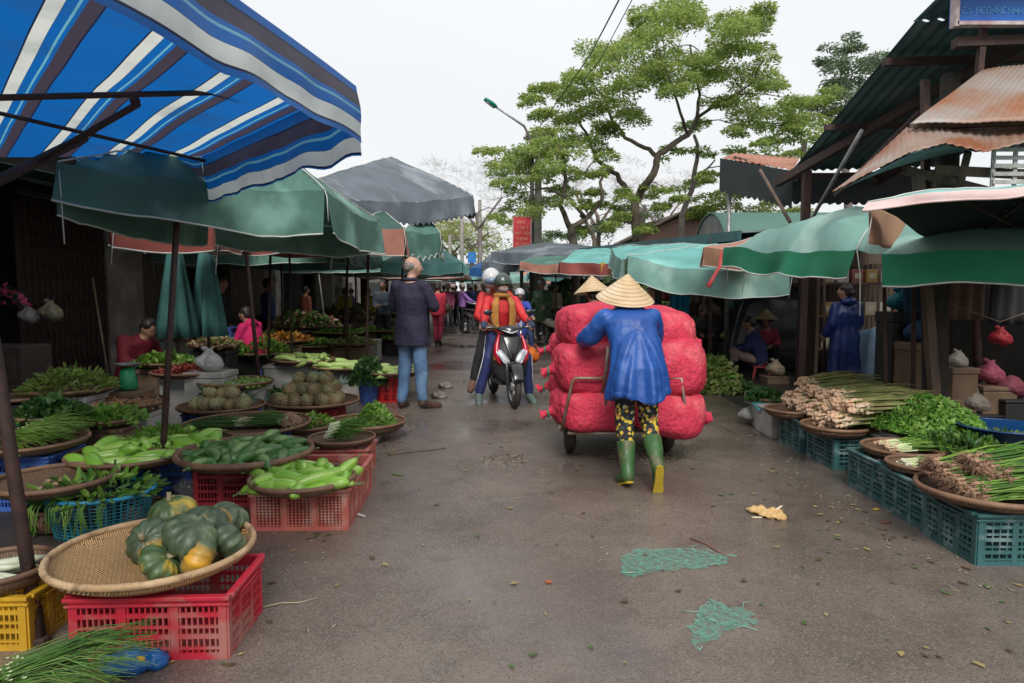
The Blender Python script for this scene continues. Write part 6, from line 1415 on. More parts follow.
def hand(mb, wr, el, palm_n, curl=.5, s=1.0):
    d=(wr-el).normalized(); n=(palm_n-d*palm_n.dot(d)); n=n.normalized() if n.length>1e-3 else frame(d)[1]; side=d.cross(n)
    c=wr+d*.045*s
    rot=Matrix((side*1.0,d,n)).transposed(); mb.ell(c,(.038*s,.05*s,.017*s),10,7,rot)
    for i,(L_,o_) in enumerate(((.068,-.03),(.078,-.010),(.072,.011),(.056,.030))):
        b=wr+d*.078*s+side*o_*s; a1=curl*.8; d1=(d*math.cos(a1)+n*math.sin(a1)); p1=b+d1*L_*.5*s; d2=(d*math.cos(a1*2.1)+n*math.sin(a1*2.1)); p2=p1+d2*L_*.32*s; d3=(d*math.cos(a1*3)+n*math.sin(a1*3)); p3=p2+d3*L_*.25*s
        mb.tube([wr+d*.05*s+side*o_*.8*s,b,p1,p2,p3],[.009*s,.0098*s,.0088*s,.008*s,.005*s],7)
    t0=wr+d*.02*s-side*.03*s; t1=t0+(d*.7-side*.7+n*.3).normalized()*.035*s; t2=t1+(d*.9-side*.2+n*.6).normalized()*.035*s
    mb.tube([wr+d*.01*s-side*.015*s,t0,t1,t2],[.014*s,.0125*s,.0105*s,.006*s],7)
def person(label, loc, rz, h=1.65, pose=None, base=None, top=None, toplong=0, sleeves=True, pants=None, shoes=None, skin=SKIN, hair='short', hairm=HAIRB, headrot=(0,0,0),
           hat=None, hatm=None, vox=.016, group=None, boots=None, girth=1, poncho=None, mask=None, collar=None, disp=.012, bootm=None, curl=.5, hood=None, legsp=1, extra=None, flare=0, hatt=(0,0,-.01,.05), hatr=.225):
    s=h/1.70; J={k:Vector(v)*s for k,v in (base or BASE).items()}
    for k,v in (pose or {}).items(): J[k]=Vector(v)*s
    J={k:Vector(v) for k,v in J.items()}
    H=Euler([R_(a) for a in headrot]).to_matrix(); hc=J['head']; g_=girth*s
    b=MB()
    up=(J['neck']-J['pelvis']).normalized(); sx=(J['shR']-J['shL']).normalized(); hx=(J['hipR']-J['hipL']).normalized()
    def ring(c,X,rx,ry,axis=None):
        X=X.normalized(); ax=axis or up; Y=ax.cross(X).normalized(); return (c,X*rx*g_,Y*ry*g_)
    b.loft([ring(J['pelvis']-up*.06*s,hx,.11,.08),ring(J['pelvis'],hx,.145,.095),ring(J['belly'],(hx+sx),.14,.10),ring(J['chest'],sx,.155,.11),ring(J['chest'].lerp(J['neck'],.6),sx,.15,.085),ring(J['neck'],sx,.06,.055)],14)
    b.cap2(J['neck']-up*.03*s,hc-H@V(0,.0,.05)*s,.056*s,.05*s)
    # head
    b.ell(hc,(.074*s,.092*s,.108*s),16,12,H); b.ell(hc+H@V(0,.028,-.055)*s,(.053*s,.058*s,.052*s),12,8,H); b.ell(hc+H@V(0,-.02,.03)*s,(.077*s,.085*s,.085*s),12,8,H)
    b.cap2(hc+H@V(0,.088,.012)*s,hc+H@V(0,.108,-.022)*s,.011*s,.016*s,8)
    for q in (-1,1): b.ell(hc+H@V(q*.078,-.005,-.005)*s,(.010*s,.019*s,.030*s),8,6,H); b.ell(hc+H@V(q*.035,.072,-.022)*s,(.022*s,.018*s,.02*s),8,6,H)
    b.ell(hc+H@V(0,.080,-.062)*s,(.025*s,.014*s,.012*s),8,6,H)
    for q,k in ((-1,'L'),(1,'R')):
        b.cap2(J['sh'+k],J['el'+k],.044*s,.034*s); b.cap2(J['el'+k],J['wr'+k],.034*s,.026*s)
        lg=.8 if pants else 1; b.cap2(J['hip'+k],J['kn'+k],.078*s*lg,.054*s*lg); b.cap2(J['kn'+k],J['an'+k],.052*s*lg,.034*s)
        b.cap2(J['an'+k],J['to'+k],.038*s,.03*s); 
    hd=MB()
    for q,k in ((-1,'L'),(1,'R')):
        nrm = V(-q,.2,-.1) if abs((J['wr'+k]-J['el'+k]).normalized().z)>.6 else V(-q*.2,0,-1)
        hand(hd,J['wr'+k],J['el'+k],nrm,curl,s)
    me=fuse(b,vox,2,extra=hd); o=link('person',me,skin,None,True,loc,rz); tag(o,label,'person',group)
    # face
    for q in (-1,1):
        e=MB(); e.ell(hc+H@V(q*.031,.083,.008)*s,(.013*s,.008*s,.0075*s),8,6,H); eo=e.build('eye',EYEW,o); e=MB(); e.ell(hc+H@V(q*.031,.089,.008)*s,(.006*s,.004*s,.0065*s),8,6,H); e.build('iris',EYED,eo)
        e=MB(); e.tube([hc+H@V(q*.015,.094,.026)*s,hc+H@V(q*.035,.092,.031)*s,hc+H@V(q*.052,.080,.024)*s],.0032*s,5); e.build('eyebrow',hairm,o)
    e=MB(); e.tube([hc+H@V(-.024,.087,-.060)*s,hc+H@V(0,.0955,-.058)*s,hc+H@V(.024,.087,-.060)*s],[.003*s,.006*s,.003*s],6); e.build('mouth',LIP,o)
    if mask is not None:
        m=MB(); m.ell(hc+H@V(0,.035,-.045)*s,(.066*s,.072*s,.055*s),14,10,H); m.build('face_mask',mask,o)
    # hair
    if hair:
        m=MB()
        if hair=='bald':
            for q in (-1,1): m.ell(hc+H@V(q*.052,-.030,.008)*s,(.034*s,.060*s,.045*s),10,8,H)
            m.ell(hc+H@V(0,-.055,.005)*s,(.078*s,.058*s,.070*s),12,8,H)
        else:
            m.ell(hc+H@V(0,-.018,.036)*s,(.086*s,.092*s,.088*s),14,10,H); m.ell(hc+H@V(0,-.045,-.005)*s,(.08*s,.065*s,.08*s),12,8,H)
            if hair=='bun': m.ell(hc+H@V(0,-.115,-.02)*s,(.04*s,.035*s,.04*s),10,8,H)
            if hair=='long': m.cap2(hc+H@V(0,-.06,-.02)*s,J['neck']-up*.10*s-sx.cross(up)*.0+ (H@V(0,-.07,0))*s,.07*s,.05*s)
        me=fuse(m,.012,1,disp=.006,dscale=30); link('hair',me,hairm,o)
    if top:
        m=MB(); bt=J['pelvis']-up*(.04+toplong)*s; fl=1+flare
        m.loft([ring(bt,hx,.185*fl,.135*fl),ring(J['pelvis'],hx,.185,.135),ring(J['belly'],(hx+sx),.172,.13),ring(J['chest'],sx,.185,.135),ring(J['chest'].lerp(J['neck'],.62),sx,.172,.10),ring(J['neck']-up*.01*s,sx,.075,.07)],18)
        for q,k in ((-1,'L'),(1,'R')):
            m.cap2(J['sh'+k],J['el'+k],.066*g_,.056*g_); 
            if sleeves: m.cap2(J['el'+k],J['wr'+k].lerp(J['el'+k],.08),.056*g_,.042*g_)
        me=fuse(m,vox,3,disp=disp*s,dscale=9); t_=link('jacket',me,top,o)
        if collar: m=MB(); m.torus(J['neck']+up*.015*s,.066*s,.02*s,16,8,frame_rot(up)); m.build('collar',collar,t_)
    if hood: m=MB(); m.ell(J['neck']+up*.0*s-V(0,.06,0)*s,(.12*s,.085*s,.07*s),12,8); m.build('hood',hood,o)
    if poncho:
        pm,hem_z,fx=poncho; m=MB(); px,py=J['pelvis'].x,J['pelvis'].y; n_=48
        seq=[(J['neck']+up*.01*s,.07,.065,0),(J['chest'].lerp(J['neck'],.66),.165,.095,.1),(J['chest'],.20,.145,.3),(J['belly'],.205*fx,.165*fx,.8),(J['pelvis'],.215*fx,.185*fx,1),(V(px,py-.01,hem_z*s),.25*fx,.22*fx,1)]
        rings=[]
        for c_,rx,ry,k_ in seq:
            ax=up.lerp(V(0,0,1),k_).normalized(); X=(sx-ax*sx.dot(ax)).normalized(); rings.append((c_,X*rx*s,ax.cross(X)*ry*s))
        m.loft(rings,n_)
        for q,k in ((-1,'L'),(1,'R')):
            m.cap2(J['sh'+k]-up*.012*s,J['el'+k],.068*s,.074*s); m.cap2(J['el'+k],J['wr'+k].lerp(J['el'+k],.10),.072*s,.064*s)
        me=fuse(m,vox,7); rr=random.Random(int(abs(loc[0])*100)); ph=[rr.uniform(0,6.28) for _ in range(4)]
        top_=J['neck'].z; hz=hem_z*s; ns=[v.normal.copy() for v in me.vertices]
        for v,nn in zip(me.vertices,ns):
            c=v.co; w=max(0,min(1,(top_-c.z)/(top_-hz))); a=math.atan2(c.y-py,c.x-px); 
            f=.024*w*(math.sin(5*a+ph[0]+c.z*2)+.7*math.sin(9*a+ph[1]-c.z*3)+.4*math.sin(16*a+ph[2]))+.020*noise.noise(V(c.x*7,c.y*7,c.z*3.5))+.016*(.5-abs(noise.noise(V(c.x*11,c.y*11,c.z*8))))
            v.co=c+V(nn.x,nn.y,nn.z*.25)*f*s
            if c.z<hz+.05: v.co.z+=.022*math.sin(3*a+ph[3])
        link('raincoat',me,pm,o)
    if pants:
        m=MB(); m.loft([ring(J['pelvis']-up*.07*s,hx,.13,.11),ring(J['pelvis']-up*.02*s,hx,.168,.122),ring(J['pelvis']+up*.06*s,hx,.15,.11)],16)
        for q,k in ((-1,'L'),(1,'R')):
            m.cap2(J['hip'+k],J['kn'+k],.096*s*legsp,.074*s*legsp); m.cap2(J['kn'+k],J['an'+k]+(J['kn'+k]-J['an'+k])*(.60 if boots else .10),.074*s*legsp,(.066 if boots else .060)*s*legsp)
        me=fuse(m,vox,3,disp=disp*s,dscale=9); link('trousers',me,pants,o)
    for q,k in ((-1,'L'),(1,'R')):
        an,to=J['an'+k],J['to'+k]; dirf=(to-an); 
        if boots:
            kn=J['kn'+k]; m=MB(); m.tube([an-(kn-an)*.0,an+(kn-an)*.15,an+(kn-an)*.40,an+(kn-an)*.62],[.05*s,.052*s,.064*s,.072*s],14); m.ell(an,(.05*s,.05*s,.05*s)); m.cap2(an,to+dirf*.25,.048*s,.040*s)
            me=fuse(m,.012,2,disp=.006,dscale=9); bo=link('boot',me,boots,o)
            sm=MB(); f=dirf.normalized(); X=f.cross((kn-an).normalized()).normalized(); U=X.cross(f)
            a=an-f*.05*s-U*.045*s; c=to+dirf*.40-U*.035*s; L9=[(0,-.022),(.12,-.030),(.3,-.028),(.5,-.030),(.75,-.038),(.92,-.032),(1.04,-.016),(1.08,0)]; sm.prism([a.lerp(c,t_)+X*w_*s for t_,w_ in L9]+[a.lerp(c,t_)-X*w_*s for t_,w_ in L9[-2::-1]]+[a-f*.014*s+X*.0*s],-U*.014*s); sm.build('sole',bootm or boots,bo,smooth=False)
        elif shoes:
            m=MB(); m.cap2(an+V(0,0,-.012*s),to+dirf*.28,.052*s,.045*s); m.cap2(an+V(0,0,-.012*s),an+(J['kn'+k]-an)*.08,.05*s,.046*s); me=fuse(m,.012,2); sh=link('shoe',me,shoes,o)
    # headwear
    if hat=='cone':
        m=MB(); R=hatr*s; hh=hatr*.88*s; pr=[(.002,hh),(.02,hh*.93),(R*.5,hh*.5),(R*.97,.004),(R,0),(R*.97,-.004),(R*.5,hh*.47),(.02,hh*.88)]
        Hh=Euler((R_(hatt[0]),R_(hatt[1]),0)).to_matrix(); c=hc+V(0,hatt[2],hatt[3])*s; m.lathe(pr,c,36,Hh); ho=m.build('conical_hat',hatm or STRAW,o)
        for i in range(1,9): 
            mm=MB() if i==1 else mm; mm.torus(c+Hh@V(0,0,hh*(1-i/8.6)+.002),R*i/8.6+.001,.0014*s,32,4,Hh)
        mm.build('rings',M('hat_rings',(.50,.36,.20),None,5,.7),ho)
    if hat=='helmet':
        m=MB(); pr=[(.001,.125),(.045,.118),(.085,.085),(.108,.035),(.112,-.02),(.106,-.03)]; m.lathe([(r*s,z*s) for r,z in pr],hc+H@V(0,-.008,.03)*s,24,H); ho=m.build('helmet',hatm,o,solid=.008)
        m=MB(); m.grid(lambda a,b_: hc+H@V((a-.5)*.17*(1-.2*b_),.085+.055*b_*math.sin(math.pi*(a*.8+.1)),.035-.012*b_)*s,10,4); m.build('peak',hatm,ho,solid=.005)
        m=MB(); m.tube([hc+H@V(-.10,0,0)*s,hc+H@V(-.06,.04,-.11)*s,hc+H@V(.06,.04,-.11)*s,hc+H@V(.10,0,0)*s],.006*s,5); m.build('strap',M('strap_black',(.02,.02,.02)),ho)
    if hat=='fullhelmet':
        m=MB(); m.ell(hc+H@V(0,-.01,.01)*s,(.125*s,.135*s,.14*s),18,14,H); ho=m.build('helmet',hatm,o); m=MB(); m.ell(hc+H@V(0,.035,-.02)*s,(.108*s,.108*s,.065*s),16,10,H); m.build('visor',M('helmet_visor',(.16,.25,.36),None,5,.15),ho)
    if hat=='cap':
        m=MB(); m.ell(hc+H@V(0,-.01,.06)*s,(.092*s,.105*s,.07*s),16,10,H); ho=m.build('cap',hatm,o); m=MB(); m.ell(hc+H@V(0,.11,.05)*s,(.065*s,.06*s,.008*s),12,6,H); m.build('peak',hatm,ho)
    if hat=='scarf':
        m=MB(); m.ell(hc+H@V(0,-.02,.02)*s,(.095*s,.10*s,.115*s),16,12,H); m.cap2(hc+H@V(0,-.03,-.08)*s,J['neck']+up*.0,.07*s,.08*s); me=fuse(m,.014,2,disp=.008,dscale=16); link('headscarf',me,hatm,o)
    return o,J,s
def frame_rot(up):
    x,y,z=frame(up); return Matrix((x,y,z)).transposed()
HD = (lambda deg: R_(deg))
VO=.02
# ---- man in navy jacket (seen from behind, head turned right)
NAVY=fab('navy_jacket',(.018,.014,.042),(.012,.010,.028)); JEAN=M('blue_denim',(.105,.20,.34),(.06,.12,.23),6,.85,.3,60,c3=(.20,.31,.44),s3=3); BRSH=M('brown_leather',(.075,.04,.03),(.04,.022,.018),12,.5)
ml_=G(412,409)
o,J,s=person('balding man in navy jacket and jeans standing on the wet road',(ml_.x,ml_.y,0),R_(-25),1.78,pose=dict(wrL=(-.06,.30,1.17),elL=(-.27,.06,1.15),wrR=(.10,.31,1.20),elR=(.27,.05,1.16),anL=(-.11,-.04,.08),toL=(-.16,.10,.03),anR=(.12,.03,.08),toR=(.20,.17,.03),head=(.015,.035,1.59)),
    top=NAVY,toplong=.17,pants=JEAN,shoes=BRSH,skin=SKINL,hair='bald',hairm=HAIRG,headrot=(-4,0,-38),vox=.014,girth=1.12,disp=.016,flare=.05,collar=NAVY,legsp=1.02)
m=MB(); m.box((0,.33*s,1.23*s),(.08,.012,.14)); m.build('phone',M('phone_dark',(.02,.02,.02),None,5,.2),o,smooth=False)
# ---- woman pushing cart
PON=M('blue_raincoat',(.018,.10,.38),(.012,.06,.26),3,.5,.9,14); 
def floral():
    m=bpy.data.materials.new('floral_trousers'); m.use_nodes=True; nt=m.node_tree;N=nt.nodes;L=nt.links;b=N['Principled BSDF'];b.inputs['Roughness'].default_value=.8
    tc=N.new('ShaderNodeTexCoord'); v=N.new('ShaderNodeTexVoronoi'); v.inputs['Scale'].default_value=38; L.new(tc.outputs['Object'],v.inputs[0]); s_=N.new('ShaderNodeSeparateColor'); L.new(v.outputs['Color'],s_.inputs[0])
    cr=N.new('ShaderNodeValToRGB'); cr.color_ramp.interpolation='CONSTANT'; L.new(s_.outputs[0],cr.inputs[0]); e=cr.color_ramp.elements; e[0].color=(.010,.012,.02,1); e[1].position=.30; e[1].color=(.60,.42,.04,1)
    for p_,c_ in ((.58,(.03,.05,.03,1)),(.74,(.40,.16,.05,1)),(.83,(.5,.45,.3,1)),(.9,(.01,.012,.02,1))): q=e.new(p_); q.color=c_
    mx=N.new('ShaderNodeMix'); mx.data_type='RGBA'; cmp_=N.new('ShaderNodeMath'); cmp_.operation='GREATER_THAN'; cmp_.inputs[1].default_value=.62; L.new(v.outputs['Distance'],cmp_.inputs[0]); L.new(cmp_.outputs[0],mx.inputs[0]); L.new(cr.outputs[0],mx.inputs[6]); mx.inputs[7].default_value=(.010,.012,.02,1)
    L.new(mx.outputs[2],b.inputs['Base Color']); return m
BOOT=M('green_rubber',(.055,.135,.045),(.035,.09,.03),5,.38,.15,20,c3=(.13,.12,.06),s3=6); SOLE=M('yellow_rubber',(.55,.40,.03),(.4,.28,.02),6,.5)
lw=G(641,484); CW=V(lw.x,lw.y,0)
o,J,s=person('woman in blue raincoat and conical hat pushing the sack cart',CW,R_(4),1.62,
   pose=dict(pelvis=(-.03,.02,.90),belly=(-.035,.08,1.03),chest=(-.05,.20,1.20),neck=(-.05,.32,1.33),head=(-.055,.42,1.37),shL=(-.235,.24,1.27),elL=(-.34,.33,1.10),wrL=(-.345,.53,1.06),shR=(.135,.24,1.27),elR=(.20,.38,1.08),wrR=(.16,.60,1.02),
             hipL=(-.115,.02,.88),knL=(-.12,.06,.48),anL=(-.125,-.09,.09),toL=(-.14,.06,.03),hipR=(.055,.02,.88),knR=(.07,.08,.47),anR=(.055,-.26,.19),toR=(.065,-.20,.04)),
   pants=floral(),boots=BOOT,bootm=SOLE,poncho=(PON,.66,.92),hat='cone',hatt=(16,2,-.06,.03),hatr=.232,headrot=(-22,0,0),vox=.014,hair='bun',curl=1.3)
o,_,_=person('second cart worker mostly hidden in front of the red sacks',(P(597,290,7.6).x,7.6,0),R_(2),1.55,pose=dict(chest=(0,.12,1.22),neck=(0,.22,1.36),head=(0,.31,1.46),shL=(-.18,.14,1.31),shR=(.18,.14,1.31),elL=(-.25,.1,1.05),elR=(.25,.1,1.05)),top=fab('brown_top',(.10,.06,.05)),pants=fab('black_trousers',(.02,.02,.022)),shoes=BRSH,hat='cone',hatt=(-6,-4,0,.04),hatr=.25,headrot=(-20,0,10),vox=VO)
# ---- cart and sacks
cx,cy=.89,5.95
o=root('push_cart','low steel push cart loaded with red net sacks','cart',(cx,cy,0)); GAL=M('worn_steel',(.26,.24,.21),(.20,.13,.09),9,.5,.2,40,metal=.4)
m=MB(); m.box((.02,.1,.255),(.9,1.05,.03)); m.build('bed',WOOD,o,smooth=False)
for sx in (-.50,.52): m=MB(); m.tube([(sx,-.63,.30),(sx,.63,.30)],.018,8); m.build('side_rail',GAL,o)
m=MB(); m.tube([(-.50,-.64,.30),(-.42,-.70,.70),(-.40,-.70,.72),(-.17,-.70,.72),(-.15,-.70,.70),(-.17,-.64,.30)],.012,8); m.build('end_frame',GAL,o)
m=MB(); m.tube([(.18,-.64,.30),(.20,-.70,.72),(.42,-.70,.72),(.50,-.64,.30)],.012,8); m.build('end_frame',GAL,o)
m=MB(); m.tube([(-.45,-.62,.27),(.47,-.62,.27)],.012,8); m.build('cross_rail',GAL,o)
for sx in (-.18,.16): m=MB(); m.tube([(sx,-.3,.33),(sx,-.75,.70),(sx,-.95,.98)],.014,8); m.build('push_handle',GAL,o)
for sx in (-.39,.44):
    m=MB(); rot=Matrix.Rotation(math.pi/2,3,'Y'); m.torus((sx,-.10,.215),.17,.045,28,10,rot); w_=m.build('wheel',M('tyre_rubber',(.02,.02,.02),(.05,.045,.04),12,.7,.3,50),o); m=MB(); m.lathe([(.001,-.03),(.13,-.02),(.135,0),(.13,.02),(.001,.03)],(sx,-.10,.215),20,rot); m.build('hub',GAL,w_)
m=MB(); m.tube([(-.42,-.1,.215),(.47,-.1,.215)],.015,8); m.build('axle',GAL,o)
def netmatr():
    m=M('red_net_sack',(.70,.035,.09),(.54,.02,.06),16,.75,.0,60,c3=(.74,.11,.14),s3=5); nt=m.node_tree;N=nt.nodes;L=nt.links;b=N['Principled BSDF']; tc=N.new('ShaderNodeTexCoord')
    v=N.new('ShaderNodeTexVoronoi'); v.inputs['Scale'].default_value=30; L.new(tc.outputs['Object'],v.inputs[0]); w=N.new('ShaderNodeTexNoise'); w.inputs['Scale'].default_value=160; L.new(tc.outputs['Object'],w.inputs[0])
    b1=N.new('ShaderNodeBump'); b1.inputs['Strength'].default_value=.45; b1.inputs['Distance'].default_value=.02; b1.invert=True; L.new(v.outputs['Distance'],b1.inputs['Height'])
    b2=N.new('ShaderNodeBump'); b2.inputs['Strength'].default_value=.6; b2.inputs['Distance'].default_value=.006; L.new(w.outputs['Fac'],b2.inputs['Height']); L.new(b1.outputs[0],b2.inputs['Normal']); L.new(b2.outputs[0],b.inputs['Normal']); mt_=N.new('ShaderNodeTexVoronoi'); mt_.feature='DISTANCE_TO_EDGE'; mt_.inputs['Scale'].default_value=75; L.new(tc.outputs['Object'],mt_.inputs[0]); mr_=N.new('ShaderNodeMapRange'); mr_.inputs[1].default_value=.05; mr_.inputs[2].default_value=.22; mr_.inputs[3].default_value=0; mr_.inputs[4].default_value=.55; L.new(mt_.outputs['Distance'],mr_.inputs[0]); mxx=N.new('ShaderNodeMix'); mxx.data_type='RGBA'; old=b.inputs['Base Color'].links[0].from_socket; L.new(mr_.outputs[0],mxx.inputs[0]); L.new(old,mxx.inputs[6]); mxx.inputs[7].default_value=(.22,.03,.035,1); L.new(mxx.outputs[2],b.inputs['Base Color']); return m
NS=netmatr()
def sack(label,c,rx,ry,rz_,yaw,seed,ears=((-1,.0),(1,.0)),roll=0,tilt=0,k=.90):
    rx*=k; rz_*=1.03
    m=MB(); rr=random.Random(seed); n=28; k=18; vs_=[]; e=.6
    for i in range(k+1):
        ph=math.pi*i/k-math.pi/2
        for j in range(n):
            a=2*math.pi*j/n; f=lambda x:math.copysign(abs(x)**e,x)
            vs_.append((rx*f(math.cos(ph)*math.cos(a)),ry*f(math.cos(ph)*math.sin(a)),rz_*f(math.sin(ph))))
    m.add(vs_,[(i*n+j,i*n+(j+1)%n,(i+1)*n+(j+1)%n,(i+1)*n+j) for i in range(k) for j in range(n)])
    for q,t in ears: m.tube([(q*rx*.8,ry*t,rz_*.0),(q*rx*1.03,ry*t,.0),(q*rx*1.12,ry*t,-.01),(q*rx*1.26,ry*t+.02,-.03)],[rz_*.55,rz_*.2,rz_*.14,rz_*.32],12)
    me=fuse(m,.02,3,disp=.06,dscale=2.2); 
    for v in me.vertices: v.co += v.normal*(.007*noise.noise(v.co*30)+.003*(.6-min(.6,noise.voronoi(v.co*17)[0][0]*1.2)))
    o=link('net_sack',me,NS,None,True,c,yaw); o.rotation_euler=(roll,R_(rr.uniform(-8,8))+tilt,yaw+rr.uniform(-.14,.14)); tag(o,label,'sack','red net sacks on the cart')
    for q,t in ears:
        mm=MB(); mm.torus((q*rx*1.10,ry*t,-.01),rz_*.16,.008,14,6,Matrix.Rotation(math.pi/2,3,'Y')); mm.build('tie',GREENBAG if seed%2 else M('straw',(.45,.4,.25)),o)
    return o
sack('bottom left red sack bulging over the cart edge',(cx-.24,cy-.40,.45),.37,.30,.20,.03,1,ears=((-1,.0),))
sack('bottom right red sack sagging at the cart edge',(cx+.32,cy-.42,.43),.37,.30,.20,-.05,2,ears=((1,.0),))
sack('big middle left red sack behind the steel frame',(cx-.24,cy-.36,.77),.36,.31,.235,.02,3,ears=((-1,.0),))
sack('big middle right red sack bulging beside the pusher',(cx+.33,cy-.37,.78),.38,.32,.24,-.04,4,ears=())
sack('top left red sack below the conical hats',(cx-.20,cy-.22,1.08),.35,.32,.20,.1,5,ears=())
sack('top right red sack sloping down to the right',(cx+.28,cy-.22,1.06),.37,.32,.20,-.06,6,ears=((1,.0),),tilt=.14)
sack('rear lower left red sack with knotted end showing',(cx-.22,cy+.34,.52),.38,.30,.2,.0,7)
sack('rear lower right red sack mostly hidden',(cx+.30,cy+.34,.52),.36,.30,.2,.05,8,ears=())
sack('rear middle left red sack with loose tail',(cx-.22,cy+.34,.86),.37,.30,.19,.03,9,ears=((-1,.0),))
sack('rear middle right red sack on far side',(cx+.30,cy+.34,.86),.36,.30,.19,-.03,10,ears=())
# ---- scooter with rider and passenger
def scooter(label, loc, rz, red=True, bodym=None, shieldm=None):
    o=root('motor_scooter',label,'motor scooter',loc,rz)
    BLK=M('black_gloss',(.015,.015,.018),None,5,.22,coat=.5); MB_=M('matt_black',(.03,.03,.032),None,8,.55); RD=bodym or M('scooter_red',(.55,.01,.04),None,5,.25,coat=.5); SIL=M('silver_trim',(.6,.62,.64),None,5,.25,metal=.5); GL=M('headlight_glass',(.62,.66,.70),(.3,.32,.35),14,.08,coat=.8); TY=M('tyre_rubber',(.02,.02,.02))
    rot=Matrix.Rotation(math.pi/2,3,'Y')
    for y,n_ in ((.62,'front_wheel'),(-.62,'rear_wheel')):
        m=MB(); m.torus((0,y,.265),.215,.048,36,12,rot,zs=.85); w=m.build(n_,TY,o); m=MB(); m.lathe([(.17,-.03),(.175,0),(.17,.03)],(0,y,.265),28,rot); m.lathe([(.001,-.045),(.05,-.04),(.05,.04),(.001,.045)],(0,y,.265),16,rot)
        for k in range(6): a=k*math.pi/3; m.bar((0,y,.265),(0,y+.17*math.cos(a),.265+.17*math.sin(a)),.03,.02)
        m.build('rim',SIL,w)
    m=MB(); 
    for s_ in (-1,1): m.tube([(s_*.075,.62,.265),(s_*.075,.57,.50),(s_*.06,.50,.62)],[.022,.024,.022],8)
    m.build('fork',M('fork_dark',(.05,.05,.055),None,5,.35),o)
    m=MB(); m.grid(lambda a,b: V((b-.5)*.15*(1-.3*abs(a-.5)), .62+.285*math.cos(R_(15+a*120)), .265+.285*math.sin(R_(15+a*120))+.012*(1-(2*b-1)**2)),16,6); m.build('mudguard',BLK,o,solid=.006)
    # leg shield and centre
    def sh(zs,ws,ys,yd,n=15,wid=1):
        rings=[]
        for z,w,y in zip(zs,ws,ys): rings.append([V(w*math.sin((i/(n-1)-.5)*math.pi)*wid, y-yd*(1-math.cos((i/(n-1)-.5)*math.pi)), z) for i in range(n)])
        mm=MB(); mm.add([p for r in rings for p in r],[(j*n+i,j*n+i+1,(j+1)*n+i+1,(j+1)*n+i) for j in range(len(rings)-1) for i in range(n-1)]); return mm
    sh((.30,.40,.50,.60,.70,.80,.88),(.13,.20,.225,.235,.215,.17,.11),(.50,.50,.52,.53,.50,.46,.42),.16).build('leg_shield',MB_,o,solid=.012,sub=1)
    for s_ in (-1,1):
        m=MB(); m.loft([((s_*.135,.49,.50),V(.02,0,0),V(0,.03,0)),((s_*.175,.49,.60),V(.045,0,0),V(0,.05,0)),((s_*.185,.46,.70),V(.04,0,0),V(0,.045,0)),((s_*.155,.43,.82),V(.022,0,0),V(0,.03,0)),((s_*.13,.41,.88),V(.008,0,0),V(0,.01,0))],12); m.build('side_cowl',RD,o,sub=1)
        m=MB(); m.loft([((s_*.03,.565,.50),V(.012,0,0),V(0,.012,0)),((s_*.075,.555,.545),V(.055,0,.01),V(0,.022,.0)),((s_*.115,.53,.62),V(.06,0,.01),V(0,.03,0)),((s_*.155,.49,.70),V(.022,0,0),V(0,.02,0))],14); m.build('headlight',GL,o,sub=1)
        m=MB(); m.tube([(s_*.03,.585,.49),(s_*.11,.565,.545),(s_*.185,.51,.66),(s_*.19,.47,.74)],[.006,.010,.010,.004],6); m.build('trim',SIL,o)
        m=MB(); m.ell((s_*.20,.46,.60),(.016,.035,.05),10,8); m.build('indicator',M('amber_lens',(.6,.2,.03),None,5,.2),o)
        mt=MB(); mt.tube([(s_*.17,.36,.96),(s_*.22,.36,1.02),(s_*.25,.35,1.10)],.006,6); mo=mt.build('mirror_stem',MB_,o); mt=MB(); mt.ell((s_*.26,.35,1.13),(.055,.012,.036),12,8); mt.build('mirror',BLK,mo)
        m=MB(); m.tube([(s_*.06,.40,.93),(s_*.20,.35,.95),(s_*.33,.27,.94)],[.016,.015,.017],8); m.build('handlebar',MB_,o)
        m=MB(); m.tube([(s_*.20,.37,.955),(s_*.31,.33,.945)],.005,5); m.build('brake_lever',SIL,o)
    m=MB(); m.prism([(-.10,.49,.84),(.10,.49,.84),(.03,.585,.60),(0,.59,.575),(-.03,.585,.60)],(0,-.02,-.004)); m.build('front_panel',BLK,o,bevel=.006)
    m=MB(); m.ell((0,.38,.925),(.15,.10,.055),16,10); m.ell((0,.42,.90),(.09,.07,.05),12,8); me=fuse(m,.012,2); link('handlebar_cover',me,BLK,o)
    m=MB(); m.tube([(-.13,.42,.93),(-.05,.485,.90),(0,.495,.885),(.05,.485,.90),(.13,.42,.93)],[.004,.012,.013,.012,.004],6); m.build('cover_trim',SIL,o)
    m=MB(); m.box((0,.18,.27),(.26,.42,.05)); m.cap2((0,-.05,.35),(0,-.45,.52),.13,.12); m.cap2((0,-.4,.55),(0,-.78,.62),.12,.07); me=fuse(m,.02,4); link('rear_body',me,shieldm or BLK,o)
    m=MB(); m.cap2((0,-.06,.72),(0,-.62,.78),.10,.085); me=fuse(m,.02,3); 
    for v in me.vertices: v.co.z=.74+(v.co.z-.74)*.55
    link('seat',me,M('seat_vinyl',(.03,.028,.03),None,9,.5),o)
    m=MB(); m.box((0,-.42,.33),(.16,.45,.14)); m.build('engine',M('engine_grey',(.15,.15,.15),(.05,.05,.05),9,.5),o,smooth=False,bevel=.03)
    m=MB(); m.tube([(.13,-.3,.27),(.15,-.6,.30),(.15,-.85,.34)],[.03,.05,.045],10); m.build('exhaust',M('fork_dark',(.05,.05,.055)),o)
    m=MB(); m.box((0,-.86,.52),(.14,.01,.11)); m.build('plate_holder',M('pale_plate',(.5,.5,.5)),o,smooth=False)
    return o
